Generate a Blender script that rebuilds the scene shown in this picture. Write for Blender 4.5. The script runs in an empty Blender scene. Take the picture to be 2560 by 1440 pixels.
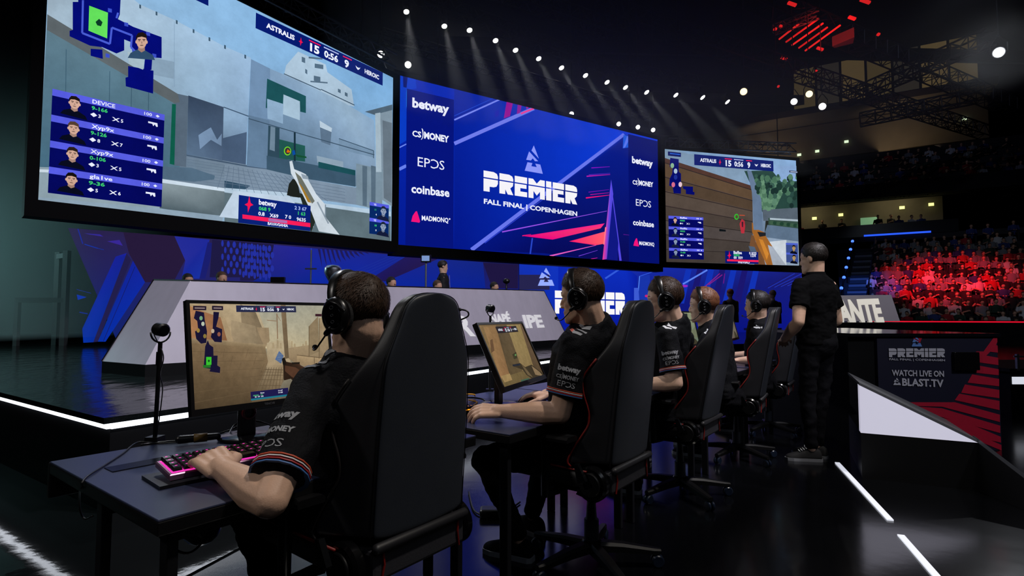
import bpy, bmesh, math, random
from math import sin, cos, pi, radians, sqrt, atan2
from mathutils import Vector as V, Matrix, noise
from mathutils.bvhtree import BVHTree
C = bpy.context.scene.collection
SC = bpy.context.scene
RND = random.Random(7)
# ------------------------------------------------------------------ camera, world, exposure
FPX, EYE = 1367.0, V((0, 0, 1.22))
PITCH = math.atan(70 / FPX)
cam = bpy.data.objects.new('camera', bpy.data.cameras.new('camera')); C.objects.link(cam)
cam.location = EYE; cam.rotation_euler = (pi / 2 + PITCH, 0, 0)
cam.data.sensor_width = 36; cam.data.lens = 36 * FPX / 2560; cam.data.clip_start = .02; cam.data.clip_end = 300
SC.camera = cam
SC.view_settings.view_transform = 'Standard'; SC.view_settings.look = 'None'
SC.view_settings.exposure = 0; SC.view_settings.gamma = 1; SC.view_settings.use_curve_mapping = False
SC.cycles.max_bounces = 6; SC.cycles.diffuse_bounces = 2; SC.cycles.glossy_bounces = 4; SC.cycles.volume_bounces = 0
SC.cycles.caustics_reflective = False; SC.cycles.caustics_refractive = False
SC.cycles.sample_clamp_indirect = 3; SC.cycles.use_adaptive_sampling = True
SC.cycles.volume_step_rate = 4
w = bpy.data.worlds.new('arena_dark'); SC.world = w; w.use_nodes = True
w.node_tree.nodes['Background'].inputs[0].default_value = (.30, .42, .75, 1)
w.node_tree.nodes['Background'].inputs[1].default_value = .0012

def SP_(t, q, z): return V((20.5, 25.0, z)) + V((.87, -.5, 0)) * t + V((.5, .87, 0)) * q
def lamp(name, kind, loc, target, power, col=(1, 1, 1), size=.3, angle=40, blend=.5, shape=None):
    d = bpy.data.lights.new(name, kind); d.energy = power; d.color = col
    if kind == 'SPOT': d.spot_size = radians(angle); d.spot_blend = blend; d.shadow_soft_size = size
    elif kind == 'AREA': d.size = size
    else: d.shadow_soft_size = size
    o = bpy.data.objects.new(name, d); C.objects.link(o); o.location = loc
    if target is not None:
        o.rotation_euler = (V(target) - V(loc)).to_track_quat('-Z', 'Y').to_euler()
    return o
# stage rig light from out of view, plus added fill lamps that have no fixture
lamp('rig_key', 'SPOT', (3.9, .6, 9.6), (0.5, 3.0, .9), 1450, (1, .92, .82), .25, 44, .7)
lamp('rig_back', 'SPOT', (-5.0, 9.0, 8.8), (-.2, 2.6, .9), 900, (.95, .96, 1), .25, 42, .7)
lamp('rig_podium', 'SPOT', (5.0, 2.2, 9.0), (-2.2, 8.0, 1.3), 3700, (.93, .90, 1), .3, 62, .6)
lamp('added_podium_fill', 'SPOT', (-6.5, -.5, 8.5), (-4.3, 6.2, 1.3), 900, (.93, .92, 1), .3, 22, .8)  # added lamp without a fixture, lifts the dim left facet of the podium
lamp('rig_podium_far', 'SPOT', (17.0, 14.0, 10.0), (14.5, 23.0, 1.6), 2600, (.95, .94, 1), .3, 40, .6)
lamp('rig_crowd_red', 'SPOT', (13.0, 20.0, 12.5), (22.6, 28.6, 3.6), 21000, (1, .02, .05), .3, 25, 1)
lamp('rig_crowd_white', 'SPOT', (8.0, 8.0, 13.0), (25.0, 26.5, 2.5), 1500, (.75, .85, 1), .3, 40, 1)
lamp('added_counter_fill', 'SPOT', (5.5, -1.5, 7.0), (4.0, 5.0, .6), 900, (.95, .95, 1), .25, 26, .7)  # added lamp to brighten the counter lettering, no fixture there
lamp('added_left_fill', 'SPOT', (-5.8, -1.2, 6.2), (.2, 3.0, 1.0), 330, (1, .95, .9), .3, 40, .7)  # added lamp from camera left, keeps the players' near sides from going dark
lamp('added_soft_fill', 'AREA', (2.5, -3.5, 6.5), (.8, 3.2, .8), 30, (.8, .88, 1), 3.0)  # added soft fill for the chair backs, not a fixture of the rig
lamp('rig_haze_teal', 'SPOT', (-14.2, 10.2, 3.4), (-9.4, 11.2, 2.0), 800, (.42, .88, .9), .4, 95, 1)
lamp('added_upper_fill', 'SPOT', (12.0, 18.0, 19.0), SP_(0, 16, 11), 800, (.55, .62, 1), .3, 42, 1)  # added bluish ambient for the upper stand, stands for no real lamp
lamp('rig_stairs_blue', 'SPOT', (14.0, 20.0, 12.0), SP_(-3.7, 5.0, 2.4), 7000, (.05, .18, 1), .3, 17, .7)

# ------------------------------------------------------------------ helpers
def ray(px, py):
    u = (px - 1280) / FPX; v = (720 - py) / FPX
    return V((u, cos(PITCH) - v * sin(PITCH), sin(PITCH) + v * cos(PITCH)))
def onz(px, py, z):
    r = ray(px, py); return EYE + r * ((z - EYE.z) / r.z)
def aty(px, py, Y):
    r = ray(px, py); return EYE + r * (Y / r.y)
def lin(c):
    c = c / 255.0
    return c / 12.92 if c <= .04045 else ((c + .055) / 1.055) ** 2.4
def rgb(r, g, b): return (lin(r), lin(g), lin(b), 1)

MATS = {}
def mat(name, col, rough=.5, metal=0, emit=0, var=.12, scale=18, bump=0, bscale=60, spec=.5, sheen=0, trans=0, ecol=None, stretch=None):
    """col is sRGB 0-255; a noise varies the colour a little, and bumps the surface"""
    if name in MATS: return MATS[name]
    m = bpy.data.materials.new(name); m.use_nodes = True; MATS[name] = m
    nt = m.node_tree; b = nt.nodes['Principled BSDF']; c = rgb(*col)
    b.inputs['Roughness'].default_value = rough; b.inputs['Metallic'].default_value = metal
    b.inputs['Specular IOR Level'].default_value = spec
    if trans: b.inputs['Transmission Weight'].default_value = trans
    if sheen: b.inputs['Sheen Weight'].default_value = sheen
    tc = nt.nodes.new('ShaderNodeTexCoord'); n = nt.nodes.new('ShaderNodeTexNoise'); n.inputs['Scale'].default_value = scale
    n.inputs['Detail'].default_value = 4
    src = tc.outputs['Object']
    if stretch:
        mp = nt.nodes.new('ShaderNodeMapping'); mp.inputs['Scale'].default_value = stretch; nt.links.new(src, mp.inputs[0]); src = mp.outputs[0]
    nt.links.new(src, n.inputs['Vector'])
    mx = nt.nodes.new('ShaderNodeMix'); mx.data_type = 'RGBA'
    mx.inputs[6].default_value = tuple(x * (1 - var) for x in c[:3]) + (1,); mx.inputs[7].default_value = tuple(min(1, x * (1 + var)) for x in c[:3]) + (1,)
    nt.links.new(n.outputs[0], mx.inputs[0]); nt.links.new(mx.outputs[2], b.inputs['Base Color'])
    if emit:
        b.inputs['Emission Color'].default_value = rgb(*(ecol or col)); b.inputs['Emission Strength'].default_value = emit
    if bump:
        n2 = nt.nodes.new('ShaderNodeTexNoise'); n2.inputs['Scale'].default_value = bscale; n2.inputs['Detail'].default_value = 5
        nt.links.new(src, n2.inputs['Vector'])
        bp = nt.nodes.new('ShaderNodeBump'); bp.inputs['Strength'].default_value = bump; bp.inputs['Distance'].default_value = .02
        nt.links.new(n2.outputs[0], bp.inputs['Height']); nt.links.new(bp.outputs[0], b.inputs['Normal'])
    return m
def pixel_mat(name, gain=1.0, grain=.0, gscale=3, gamma=1.0, sat=1.0):
    """LED / LCD picture: emits the colour of each drawn shape, a noise grains it like pixels of a photo"""
    m = bpy.data.materials.new(name); m.use_nodes = True; MATS[name] = m; nt = m.node_tree; nt.nodes.clear()
    out = nt.nodes.new('ShaderNodeOutputMaterial'); e = nt.nodes.new('ShaderNodeEmission'); a = nt.nodes.new('ShaderNodeAttribute'); a.attribute_name = 'Col'
    e.inputs[1].default_value = gain; gm = nt.nodes.new('ShaderNodeGamma'); gm.inputs[1].default_value = gamma; nt.links.new(a.outputs['Color'], gm.inputs[0]); hs = nt.nodes.new('ShaderNodeHueSaturation'); hs.inputs['Saturation'].default_value = sat; nt.links.new(gm.outputs[0], hs.inputs['Color']); src = hs.outputs[0]
    if grain:
        tc = nt.nodes.new('ShaderNodeTexCoord'); n = nt.nodes.new('ShaderNodeTexNoise'); n.inputs['Scale'].default_value = gscale; n.inputs['Detail'].default_value = 8; n.inputs['Roughness'].default_value = .7
        nt.links.new(tc.outputs['Object'], n.inputs[0])
        mr = nt.nodes.new('ShaderNodeMapRange'); mr.inputs[1].default_value = .3; mr.inputs[2].default_value = .7; mr.inputs[3].default_value = 1 - grain; mr.inputs[4].default_value = 1 + grain
        nt.links.new(n.outputs[0], mr.inputs[0])
        vm = nt.nodes.new('ShaderNodeVectorMath'); vm.operation = 'SCALE'; nt.links.new(src, vm.inputs[0]); nt.links.new(mr.outputs[0], vm.inputs[3]); src = vm.outputs[0]
    nt.links.new(src, e.inputs[0]); nt.links.new(e.outputs[0], out.inputs[0])
    return m
def glow(name, col, s):
    return mat(name, col, .4, 0, s, 0)

def tag(o, label=None, cat=None, group=None, kind=None):
    if label: o['label'] = label
    if cat: o['category'] = cat
    if group: o['group'] = group
    if kind: o['kind'] = kind
    return o
def thing(name, label, cat, loc=(0, 0, 0), rz=0, group=None):
    o = bpy.data.objects.new(name, None); C.objects.link(o); o.location = loc; o.rotation_euler = (0, 0, rz); o.empty_display_size = .1
    return tag(o, label, cat, group)
def dup(o, parent=None):
    c = o.copy(); C.objects.link(c)
    if parent is not None: c.parent = parent
    for ch in list(o.children): dup(ch, c)
    return c

class MB:
    """collects geometry and links it as ONE mesh object"""
    def __init__(s): s.v = []; s.f = []; s.c = []; s.mi = []; s.cm = 0
    def add(s, vs, fs, col=None):
        o = len(s.v); s.v += [tuple(p) for p in vs]
        for f in fs:
            s.f.append([i + o for i in f]); s.c.append(col); s.mi.append(s.cm)
    def box(s, c, size, M=None):
        x, y, z = (a / 2 for a in size); P = [V((i * x, j * y, k * z)) for i in (-1, 1) for j in (-1, 1) for k in (-1, 1)]
        if M is not None: P = [M @ p for p in P]
        s.add([V(c) + p for p in P], [(0, 1, 3, 2), (4, 6, 7, 5), (0, 4, 5, 1), (2, 3, 7, 6), (0, 2, 6, 4), (1, 5, 7, 3)])
    def beam(s, a, b, w, h=None, up=(0, 0, 1)):
        a = V(a); b = V(b); d = (b - a); L = d.length; d.normalize(); h = h or w
        x = d.cross(V(up))
        if x.length < 1e-4: x = d.cross(V((1, 0, 0)))
        x.normalize(); z = x.cross(d)
        P = [p + x * (i * w / 2) + z * (k * h / 2) for p in (a, b) for i, k in ((-1, -1), (1, -1), (1, 1), (-1, 1))]
        s.add(P, [(3, 2, 1, 0), (4, 5, 6, 7), (0, 1, 5, 4), (1, 2, 6, 5), (2, 3, 7, 6), (3, 0, 4, 7)])
    def tube(s, pts, r, n=8, cap=True, flat=1.0):
        pts = [V(p) for p in pts]; rs = r if isinstance(r, (list, tuple)) else [r] * len(pts); rings = []; ref = None
        for i, p in enumerate(pts):
            t = (pts[min(i + 1, len(pts) - 1)] - pts[max(i - 1, 0)])
            t = t.normalized() if t.length > 1e-9 else V((0, 0, 1))
            if ref is None: ref = t.orthogonal().normalized()
            ref = (ref - t * ref.dot(t))
            ref = ref.normalized() if ref.length > 1e-6 else t.orthogonal().normalized()
            q = t.cross(ref)
            rings.append([p + (ref * cos(2 * pi * k / n) + q * sin(2 * pi * k / n) * flat) * rs[i] for k in range(n)])
        s.loft(rings, cap)
    def loft(s, rings, cap=True, col=None):
        n = len(rings[0]); vs = [p for r in rings for p in r]; fs = []
        for i in range(len(rings) - 1):
            for k in range(n):
                a = i * n + k; b = i * n + (k + 1) % n; fs.append((a, b, b + n, a + n))
        if cap: fs.append(tuple(range(n))[::-1]); fs.append(tuple((len(rings) - 1) * n + k for k in range(n)))
        s.add(vs, fs, col)
    def capsule(s, a, b, ra, rb, n=12, m=4):
        a = V(a); b = V(b); t = (b - a)
        t = t.normalized() if t.length > 1e-6 else V((0, 0, 1)); x = t.orthogonal().normalized(); y = t.cross(x); rings = []
        for i in range(m + 1):
            th = -pi / 2 + (pi / 2) * i / m * .999 + .001
            rings.append([a + t * (ra * sin(th)) + (x * cos(2 * pi * k / n) + y * sin(2 * pi * k / n)) * max(ra * cos(th), 1e-4) for k in range(n)])
        for i in range(m + 1):
            th = (pi / 2) * i / m * .999
            rings.append([b + t * (rb * sin(th)) + (x * cos(2 * pi * k / n) + y * sin(2 * pi * k / n)) * max(rb * cos(th), 1e-4) for k in range(n)])
        s.loft(rings)
    def ell(s, c, r, M=None, n=16, m=10):
        rings = []
        for i in range(m + 1):
            th = -pi / 2 + pi * (i + .02) / (m + .04)
            rg = [V((r[0] * cos(th) * cos(2 * pi * k / n), r[1] * cos(th) * sin(2 * pi * k / n), r[2] * sin(th))) for k in range(n)]
            rings.append([V(c) + (M @ p if M is not None else p) for p in rg])
        s.loft(rings)
    def disc(s, c, axis, r, h, n=24, bevel=.0):
        ax = V(axis).normalized(); x = ax.orthogonal().normalized(); y = ax.cross(x); c = V(c); b = bevel
        prof = [(r - b, -h / 2), (r, -h / 2 + b), (r, h / 2 - b), (r - b, h / 2)] if b else [(r, -h / 2), (r, h / 2)]
        s.loft([[c + ax * q + (x * cos(2 * pi * k / n) + y * sin(2 * pi * k / n)) * rr for k in range(n)] for rr, q in prof])
    def prism(s, pts, ext):
        """polygon pts (3d) extruded by vector ext"""
        n = len(pts); P = [V(p) for p in pts]; Q = [p + V(ext) for p in P]
        s.add(P + Q, [tuple(range(n))[::-1], tuple(range(n, 2 * n))] + [(i, (i + 1) % n, (i + 1) % n + n, i + n) for i in range(n)])
    def poly(s, pts, col=None): s.add(pts, [tuple(range(len(pts)))], col)
    def build(s, name, m, parent=None, smooth=False, off=None, label=None, normals=True):
        me = bpy.data.meshes.new(name)
        vs = s.v if off is None else [tuple(V(p) - V(off)) for p in s.v]
        me.from_pydata(vs, [], s.f)
        for mm in (m if isinstance(m, (list, tuple)) else [m]): me.materials.append(mm)
        if any(c is not None for c in s.c):
            at = me.color_attributes.new('Col', 'FLOAT_COLOR', 'CORNER'); i = 0
            for f, c in zip(s.f, s.c):
                for k in range(len(f)):
                    at.data[i].color = (c[k] if isinstance(c[0], (tuple, list)) else c) if c else (0, 0, 0, 1); i += 1
        if any(s.mi): me.polygons.foreach_set('material_index', s.mi)
        if normals:
            bm = bmesh.new(); bm.from_mesh(me); bmesh.ops.recalc_face_normals(bm, faces=bm.faces); bm.to_mesh(me); bm.free()
        if smooth:
            me.polygons.foreach_set('use_smooth', [True] * len(me.polygons))
            if smooth != 1: me.set_sharp_from_angle(angle=radians(smooth))
        o = bpy.data.objects.new(name, me); C.objects.link(o)
        if parent is not None: o.parent = parent
        if label: o['label'] = label
        return o
def mod(o, kind, **k):
    m = o.modifiers.new(kind, kind)
    for a, b in k.items(): setattr(m, a, b)
    return m
def bevel(o, w=.004, seg=2): return mod(o, 'BEVEL', width=w, segments=seg, limit_method='ANGLE', angle_limit=radians(35))
def bake(o):
    """apply the modifiers of o"""
    bpy.context.view_layer.update(); dg = bpy.context.evaluated_depsgraph_get()
    me = bpy.data.meshes.new_from_object(o.evaluated_get(dg), depsgraph=dg); old = o.data; o.modifiers.clear(); o.data = me; bpy.data.meshes.remove(old)
    return o
def struct(name, mb, m, smooth=False):
    o = mb.build(name, m, None, smooth); o['kind'] = 'structure'; return o
def spline(pts, n=8):
    """Catmull-Rom through pts"""
    P = [V(p) for p in pts]; P = [P[0] * 2 - P[1]] + P + [P[-1] * 2 - P[-2]]; out = []
    for i in range(1, len(P) - 2):
        for k in range(n):
            t = k / n; a, b, c, d = P[i - 1], P[i], P[i + 1], P[i + 2]
            out.append(.5 * ((2 * b) + (c - a) * t + (2 * a - 5 * b + 4 * c - d) * t * t + (3 * b - a - 3 * c + d) * t ** 3))
    return out + [P[-2]]

TXT = {}
def textgeo(s, bold=.0):
    """flat outline of a word: (points with cap height 1, faces, width)"""
    k = (s, bold)
    if k in TXT: return TXT[k]
    cu = bpy.data.curves.new('word', 'FONT'); cu.body = s; cu.size = 1; cu.offset = bold; cu.resolution_u = 2; cu.dimensions = '2D'; cu.fill_mode = 'BOTH'
    o = bpy.data.objects.new('word', cu); C.objects.link(o); bpy.context.view_layer.update()
    dg = bpy.context.evaluated_depsgraph_get(); me = o.evaluated_get(dg).to_mesh()
    vs = [(v.co.x, v.co.y) for v in me.vertices]; fs = [tuple(p.vertices) for p in me.polygons]
    o.evaluated_get(dg).to_mesh_clear(); bpy.data.objects.remove(o); bpy.data.curves.remove(cu)
    if not vs: TXT[k] = ([], [], 1); return TXT[k]
    h = .729; x0 = min(v[0] for v in vs); x1 = max(v[0] for v in vs)
    TXT[k] = ([((x - x0) / h, y / h) for x, y in vs], fs, (x1 - x0) / h)
    return TXT[k]
PREM = {'P': (.95, [[(0, .68), (0, 1), (.7, 1), (.93, .93), (1, .8), (1, .68)], [(0, 0), (0, .62), (1, .62), (1, .45), (.9, .3), (.7, .25), (.42, .25), (.42, 0)]]),
        'R': (.95, [[(0, .68), (0, 1), (.7, 1), (.93, .93), (1, .8), (1, .68)], [(0, 0), (0, .62), (1, .62), (.97, .45), (.78, .32), (1, 0), (.6, 0), (.42, .24), (.42, 0)]]),
        'E': (.88, [[(0, .68), (0, 1), (1, 1), (1, .68)], [(0, 0), (0, .62), (.95, .62), (.95, .42), (.45, .42), (.45, .25), (1, .25), (1, 0)]]),
        'M': (1.2, [[(0, .68), (0, 1), (.28, 1), (.5, .78), (.72, 1), (1, 1), (1, .68)], [(0, 0), (0, .62), (1, .62), (1, 0), (.7, 0), (.7, .38), (.5, .16), (.3, .38), (.3, 0)]]),
        'I': (.4, [[(0, .68), (0, 1), (1, 1), (1, .68)], [(0, 0), (0, .62), (1, .62), (1, 0)]])}
def premier():
    vs = []; fs = []; x = 0
    for ch in 'PREMIER':
        wd, ps = PREM[ch]
        for p in ps:
            fs.append(tuple(range(len(vs), len(vs) + len(p)))); vs += [(x + a * wd, b) for a, b in p]
        x += wd + .1
    return vs, fs, x - .1
TRI = [[(.5, 1), (.78, .54), (.37, .79)], [(.24, .74), (.74, .44), (.56, .42), (.44, .51), (.34, .42), (.08, .41)],
       [(.15, .33), (.42, .33), (.36, .21), (.66, .21), (.58, .33), (.86, .33), (1, 0), (0, 0)]]
TXT[('PREMIER', 'logo')] = premier()
TXT[('TRI', 'logo')] = ([p for t in TRI for p in t], [tuple(range(sum(len(q) for q in TRI[:i]), sum(len(q) for q in TRI[:i + 1]))) for i in range(3)], 1)

class Screen:
    """a flat picture surface: origin o, unit u (to the right), unit v (up); shapes are flat layers a hair in front of it"""
    def __init__(s, o, u, v, eps=.003):
        s.o = V(o); s.u = V(u).normalized(); s.v = V(v).normalized(); s.n = s.u.cross(s.v).normalized(); s.eps = eps; s.parts = {}; s.cur = 'picture'; s.L = 0
        s.left = None
    def at(s, px, py):
        r = ray(px, py); t = (s.o - EYE).dot(s.n) / r.dot(s.n); p = EYE + r * t - s.o
        return p.dot(s.u), p.dot(s.v)
    def w(s, q, L=None): return s.o + s.u * q[0] + s.v * q[1] + s.n * (s.eps * (s.L if L is None else L))
    def clip(s, q, c):
        if not getattr(s, 'W', 0): return q, c
        tl = getattr(s, 'top', (s.H, s.H)); k = (tl[1] - tl[0]) / s.W
        for fn in (lambda p: p[0], lambda p: s.W - p[0], lambda p: p[1], lambda p: tl[0] + k * p[0] - p[1]):
            out = []; oc = []; g = isinstance(c, list); n = len(q)
            for i in range(n):
                a, b = q[i - 1], q[i]; da = fn(a); db = fn(b)
                if (da >= 0) != (db >= 0):
                    t = da / (da - db); out.append((a[0] + (b[0] - a[0]) * t, a[1] + (b[1] - a[1]) * t))
                    if g: oc.append(tuple(x + (y - x) * t for x, y in zip(c[i - 1], c[i])))
                if db >= 0:
                    out.append(b)
                    if g: oc.append(c[i])
            q = out; c = oc if g else c
        return q, c
    def mb(s): return s.parts.setdefault(s.cur, MB())
    def poly(s, pts, col, uv=False):
        q = pts if uv else [s.at(*p) for p in pts]
        c = [rgb(*x) for x in col] if isinstance(col[0], (tuple, list)) else rgb(*col)
        q, c = s.clip(q, c)
        s.tick = (getattr(s, 'tick', 0) + 1) % 31; L = s.L + s.tick * .03
        if len(q) > 2: s.mb().add([s.w(p, L) for p in q], [tuple(range(len(q)))], c)
    def rect(s, a, b, col, uv=True): s.poly([(a[0], a[1]), (b[0], a[1]), (b[0], b[1]), (a[0], b[1])], col, True)
    def bar(s, a, b, h, col):
        """horizontal band: px points a (upper left) and b (upper right), h px tall at a"""
        A = s.at(*a); B = s.at(*b); D = s.at(a[0], a[1] + h)
        s.rect((A[0], D[1]), (B[0], A[1]), col)
    def line(s, a, b, wd, col, wd2=None):
        (ax, ay), (bx, by) = a, b; L = sqrt((bx - ax) ** 2 + (by - ay) ** 2); nx, ny = -(by - ay) / L, (bx - ax) / L; w2 = wd if wd2 is None else wd2
        s.poly([(ax + nx * wd / 2, ay + ny * wd / 2), (bx + nx * w2 / 2, by + ny * w2 / 2), (bx - nx * w2 / 2, by - ny * w2 / 2), (ax - nx * wd / 2, ay - ny * wd / 2)], col)
    def oval(s, c, rx, ry, col, n=14): s.poly([(c[0] + rx * cos(2 * pi * k / n), c[1] + ry * sin(2 * pi * k / n)) for k in range(n)], col)
    def text(s, word, a, b, h, col, bold=.015, it=0):
        """px baseline from a to b, cap height h px at a"""
        vs, fs, wd = textgeo(word, bold) if (word, bold) not in TXT else TXT[(word, bold)]
        A = s.at(*a); B = s.at(*b); D = s.at(a[0], a[1] - h); ux = (B[0] - A[0]) / wd; hh = D[1] - A[1]
        s.mb().add([s.w((A[0] + x * ux + y * it * hh, A[1] + (B[1] - A[1]) * x / wd + y * hh)) for x, y in vs], fs, rgb(*col))
    def face(s, c, h, skin=(214, 176, 158), hair=(40, 30, 28), shirt=(16, 20, 40), grey=False):
        """head and shoulders portrait, h px tall head"""
        if grey: skin = (150, 165, 190); hair = (40, 50, 70); shirt = (30, 38, 70)
        x, y = c
        s.L += 1; s.poly([(x - h * .95, y + h * 1.15), (x - h * .75, y + h * .8), (x - h * .25, y + h * .55), (x + h * .25, y + h * .62), (x + h * .8, y + h * .95), (x + h * .95, y + h * 1.3)], shirt)
        s.L += 1; s.poly([(x - h * .2, y + h * .2), (x + h * .22, y + h * .2), (x + h * .24, y + h * .65), (x, y + h * .78), (x - h * .24, y + h * .6)], tuple(int(k * .8) for k in skin))
        s.L += 1; s.oval((x, y), h * .36, h * .52, skin, 18); s.oval((x - h * .37, y + h * .05), h * .06, h * .12, skin, 8); s.oval((x + h * .37, y + h * .07), h * .06, h * .12, skin, 8)
        s.L += 1; s.poly([(x - h * .38, y - h * .02), (x - h * .4, y - h * .3), (x - h * .25, y - h * .56), (x + h * .08, y - h * .62), (x + h * .34, y - h * .44), (x + h * .39, y + h * .02), (x + h * .3, y - h * .22), (x, y - h * .3), (x - h * .28, y - h * .24)], hair)
        dk = tuple(int(k * .42) for k in skin); md = tuple(int(k * .78) for k in skin)
        for q in (-.16, .16):
            s.poly([(x + (q - .1) * h, y - h * .08), (x + (q + .1) * h, y - h * .08), (x + (q + .1) * h, y - h * .13), (x + (q - .1) * h, y - h * .13)], hair)
            s.oval((x + q * h, y - h * .02), h * .07, h * .03, dk, 8)
        s.poly([(x, y - h * .02), (x + h * .07, y + h * .17), (x - h * .05, y + h * .18)], md); s.oval((x, y + h * .3), h * .13, h * .03, dk, 8)
        s.L -= 4
    def gun(s, x, y, k, col=(235, 240, 250)):
        s.poly([(x - 11 * k, y - 3 * k), (x + 8 * k, y - 3 * k), (x + 8 * k, y + 1 * k), (x + 11 * k, y + 6 * k), (x + 8 * k, y + 7 * k), (x + 4 * k, y + 1 * k), (x + 1 * k, y + 1 * k), (x, y + 6 * k), (x - 3 * k, y + 5 * k), (x - 2 * k, y + 1 * k), (x - 11 * k, y)], col)
    def build(s, parent, m, off=None):
        out = {}
        for nme, mb in s.parts.items():
            nm_ = nme.split('#')[0]; out[nme] = mb.build(nm_, m if not isinstance(m, dict) else m.get(nm_, m['picture']), parent, off=off, normals=False)
        return out
# ------------------------------------------------------------------ setting: floor, decks, shell
R_ = V((.6, .8, 0)); D_ = V((-.8, .6, 0)); UP = V((0, 0, 1))
M_floor = mat('gloss_black_floor', (9, 10, 13), .16, 0, 0, .5, .7, .06, 3.5, .6)
M_deck = mat('wet_black_deck', (14, 18, 19), .11, 0, 0, .5, .8, .55, 5, .7, stretch=(1, .45, 1))
M_black = mat('matt_black', (5, 6, 9), .6, spec=.15)
M_blk2 = mat('black_plastic', (12, 12, 14), .38, spec=.5, bump=.03, bscale=300)
M_gloss = mat('gloss_black_plastic', (10, 10, 12), .18)
M_dark = mat('dark_drape', (7, 8, 11), .9, bump=.2, bscale=3)
M_alu = mat('truss_aluminium', (120, 124, 132), .4, .8, bump=.1, bscale=40)
M_dtruss = mat('dark_truss_paint', (30, 30, 34), .5, .4)
M_strip = glow('white_led', (238, 244, 255), 2.6)
M_strip2 = glow('dim_white_led', (225, 228, 240), .85)
M_redled = glow('red_led', (255, 20, 50), .9)
M_beton = mat('balcony_concrete', (96, 90, 78), .85, var=.2, scale=1.5)

f = MB(); f.poly([(-40, -12, 0), (60, -12, 0), (60, 90, 0), (-40, 90, 0)]); struct('floor', f, M_floor)
# dark wet flooring left of the desks
f = MB(); f.prism([(-9, -4, .002), (-1.95, -4, .002), (-1.95, 1.2, .002), (-1.35, 3.2, .002), (-1.0, 4.9, .002), (-2.3, 3.6, .002), (-9, 8, .002)], (0, 0, .006)); struct('floor_wet', f, mat('wet_floor', (12, 15, 16), .05, 0, 0, .5, 1.2, .05, 7, .5))
f = MB(); f.box((10, 90.2, 12), (100, .4, 24)); struct('wall_back', f, M_dark)
f = MB(); f.box((-20.2, 38, 12), (.4, 105, 24)); struct('wall_left', f, M_dark)
f = MB(); f.box((60.2, 38, 12), (.4, 105, 24)); struct('wall_right', f, M_dark)
f = MB(); f.box((20, 38, 24.2), (82, 105, .4)); struct('ceiling', f, mat('black_ceiling', (12, 12, 14), .9))
f = MB()
for k in range(6): f.beam((-20, 20 + k * 9, 21), (60, 24 + k * 9, 21), .35, .9)
struct('ceiling_beam', f, M_dtruss)

c0 = V((-2.48, 3.36, 0)); dl = V((-.83, .555, 0)).normalized(); dr = V((.535, .845, 0)).normalized()
pl = c0 + dl * 12; pr = c0 + dr * 9.3; pe = pr + V((.93, .36, 0)) * 8.4
deck = [pl, c0, pr, pe, V((16.7, 20, 0)), V((16.7, 24, 0)), V((-8, 29, 0)), V((-19, 16, 0))]
f = MB(); f.prism([p + UP * .562 for p in deck], (0, 0, .038)); struct('floor_stage_deck', f, M_deck)
inn = V((-.0, .055, 0))
f = MB(); f.prism([p + inn for p in deck], (0, 0, .524)); struct('wall_stage_skirt', f, M_black)
def strip_between(name, a, b, z0, z1, m, label, group=None, th=.02):
    d = (b - a).normalized(); nrm = V((d.y, -d.x, 0)) * th
    mb = MB(); mb.prism([a + UP * z0, b + UP * z0, b + UP * z1, a + UP * z1], nrm)
    return tag(mb.build(name, m), label, 'light strip', group)
strip_between('led_strip', pl + inn, c0 + inn, .525, .561, M_strip, 'bright white LED strip under the left edge of the stage, ending at its corner')
strip_between('led_strip', c0 + inn, pr + inn, .525, .561, M_strip, 'bright white LED strip under the stage edge that runs behind the players')

# ------------------------------------------------------------------ big LED screens
PIX = {'picture': pixel_mat('led_picture', 1.04, .16, 1.4, 1.14), 'flat': pixel_mat('led_graphics', 1.0, .03, 2)}
M_frame = mat('screen_frame_black', (5, 5, 7), .7, spec=.08)
def led_screen(label, A, B, z0, z1, margins=(.16, .16, .27, .12), z1r=None):
    root = thing('led_screen', label, 'screen', (A.x, A.y, z0)); u = (B - A); u.z = 0; W = u.length; u.normalize(); n = u.cross(UP)
    S = Screen((A.x, A.y, z0), u, UP, .006); S.W = W; S.H = z1 - z0; hr = (z1r or z1) - z0; S.top = (S.H, hr)
    l, r, b, t = margins; q = MB(); o = V((A.x, A.y, z0)) - n * .02
    # casing: a shallow tray around the picture with its front lip
    q.prism([o - u * l - UP * b, o + u * (W + r) - UP * b, o + u * (W + r) + UP * (hr + t), o - u * l + UP * (S.H + t)], -n * .3)
    q.build('casing', M_frame, root, off=root.location)
    e = MB(); k = n * .05
    for a1, b1, c1, d1 in (((-l, -b), (W + r, -b), (W + r, 0), (-l, 0)), ((-l, S.H), (W + r, hr), (W + r, hr + t), (-l, S.H + t)), ((-l, 0), (0, 0), (0, S.H), (-l, S.H)), ((W, 0), (W + r, 0), (W + r, hr), (W, hr))):
        e.prism([o + u * g_[0] + UP * g_[1] for g_ in (a1, b1, c1, d1)], k)
    e.build('bezel', M_frame, root, off=root.location)
    for q in (.12, .88):
        c = MB(); p = o + u * (W * q) - n * .15; c.tube([p + UP * (min(S.H, hr) + t - .02), V((p.x, p.y, 24.05))], .02, 6); c.build('hanging_cable', M_dtruss, root, off=root.location)
    return root, S
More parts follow.
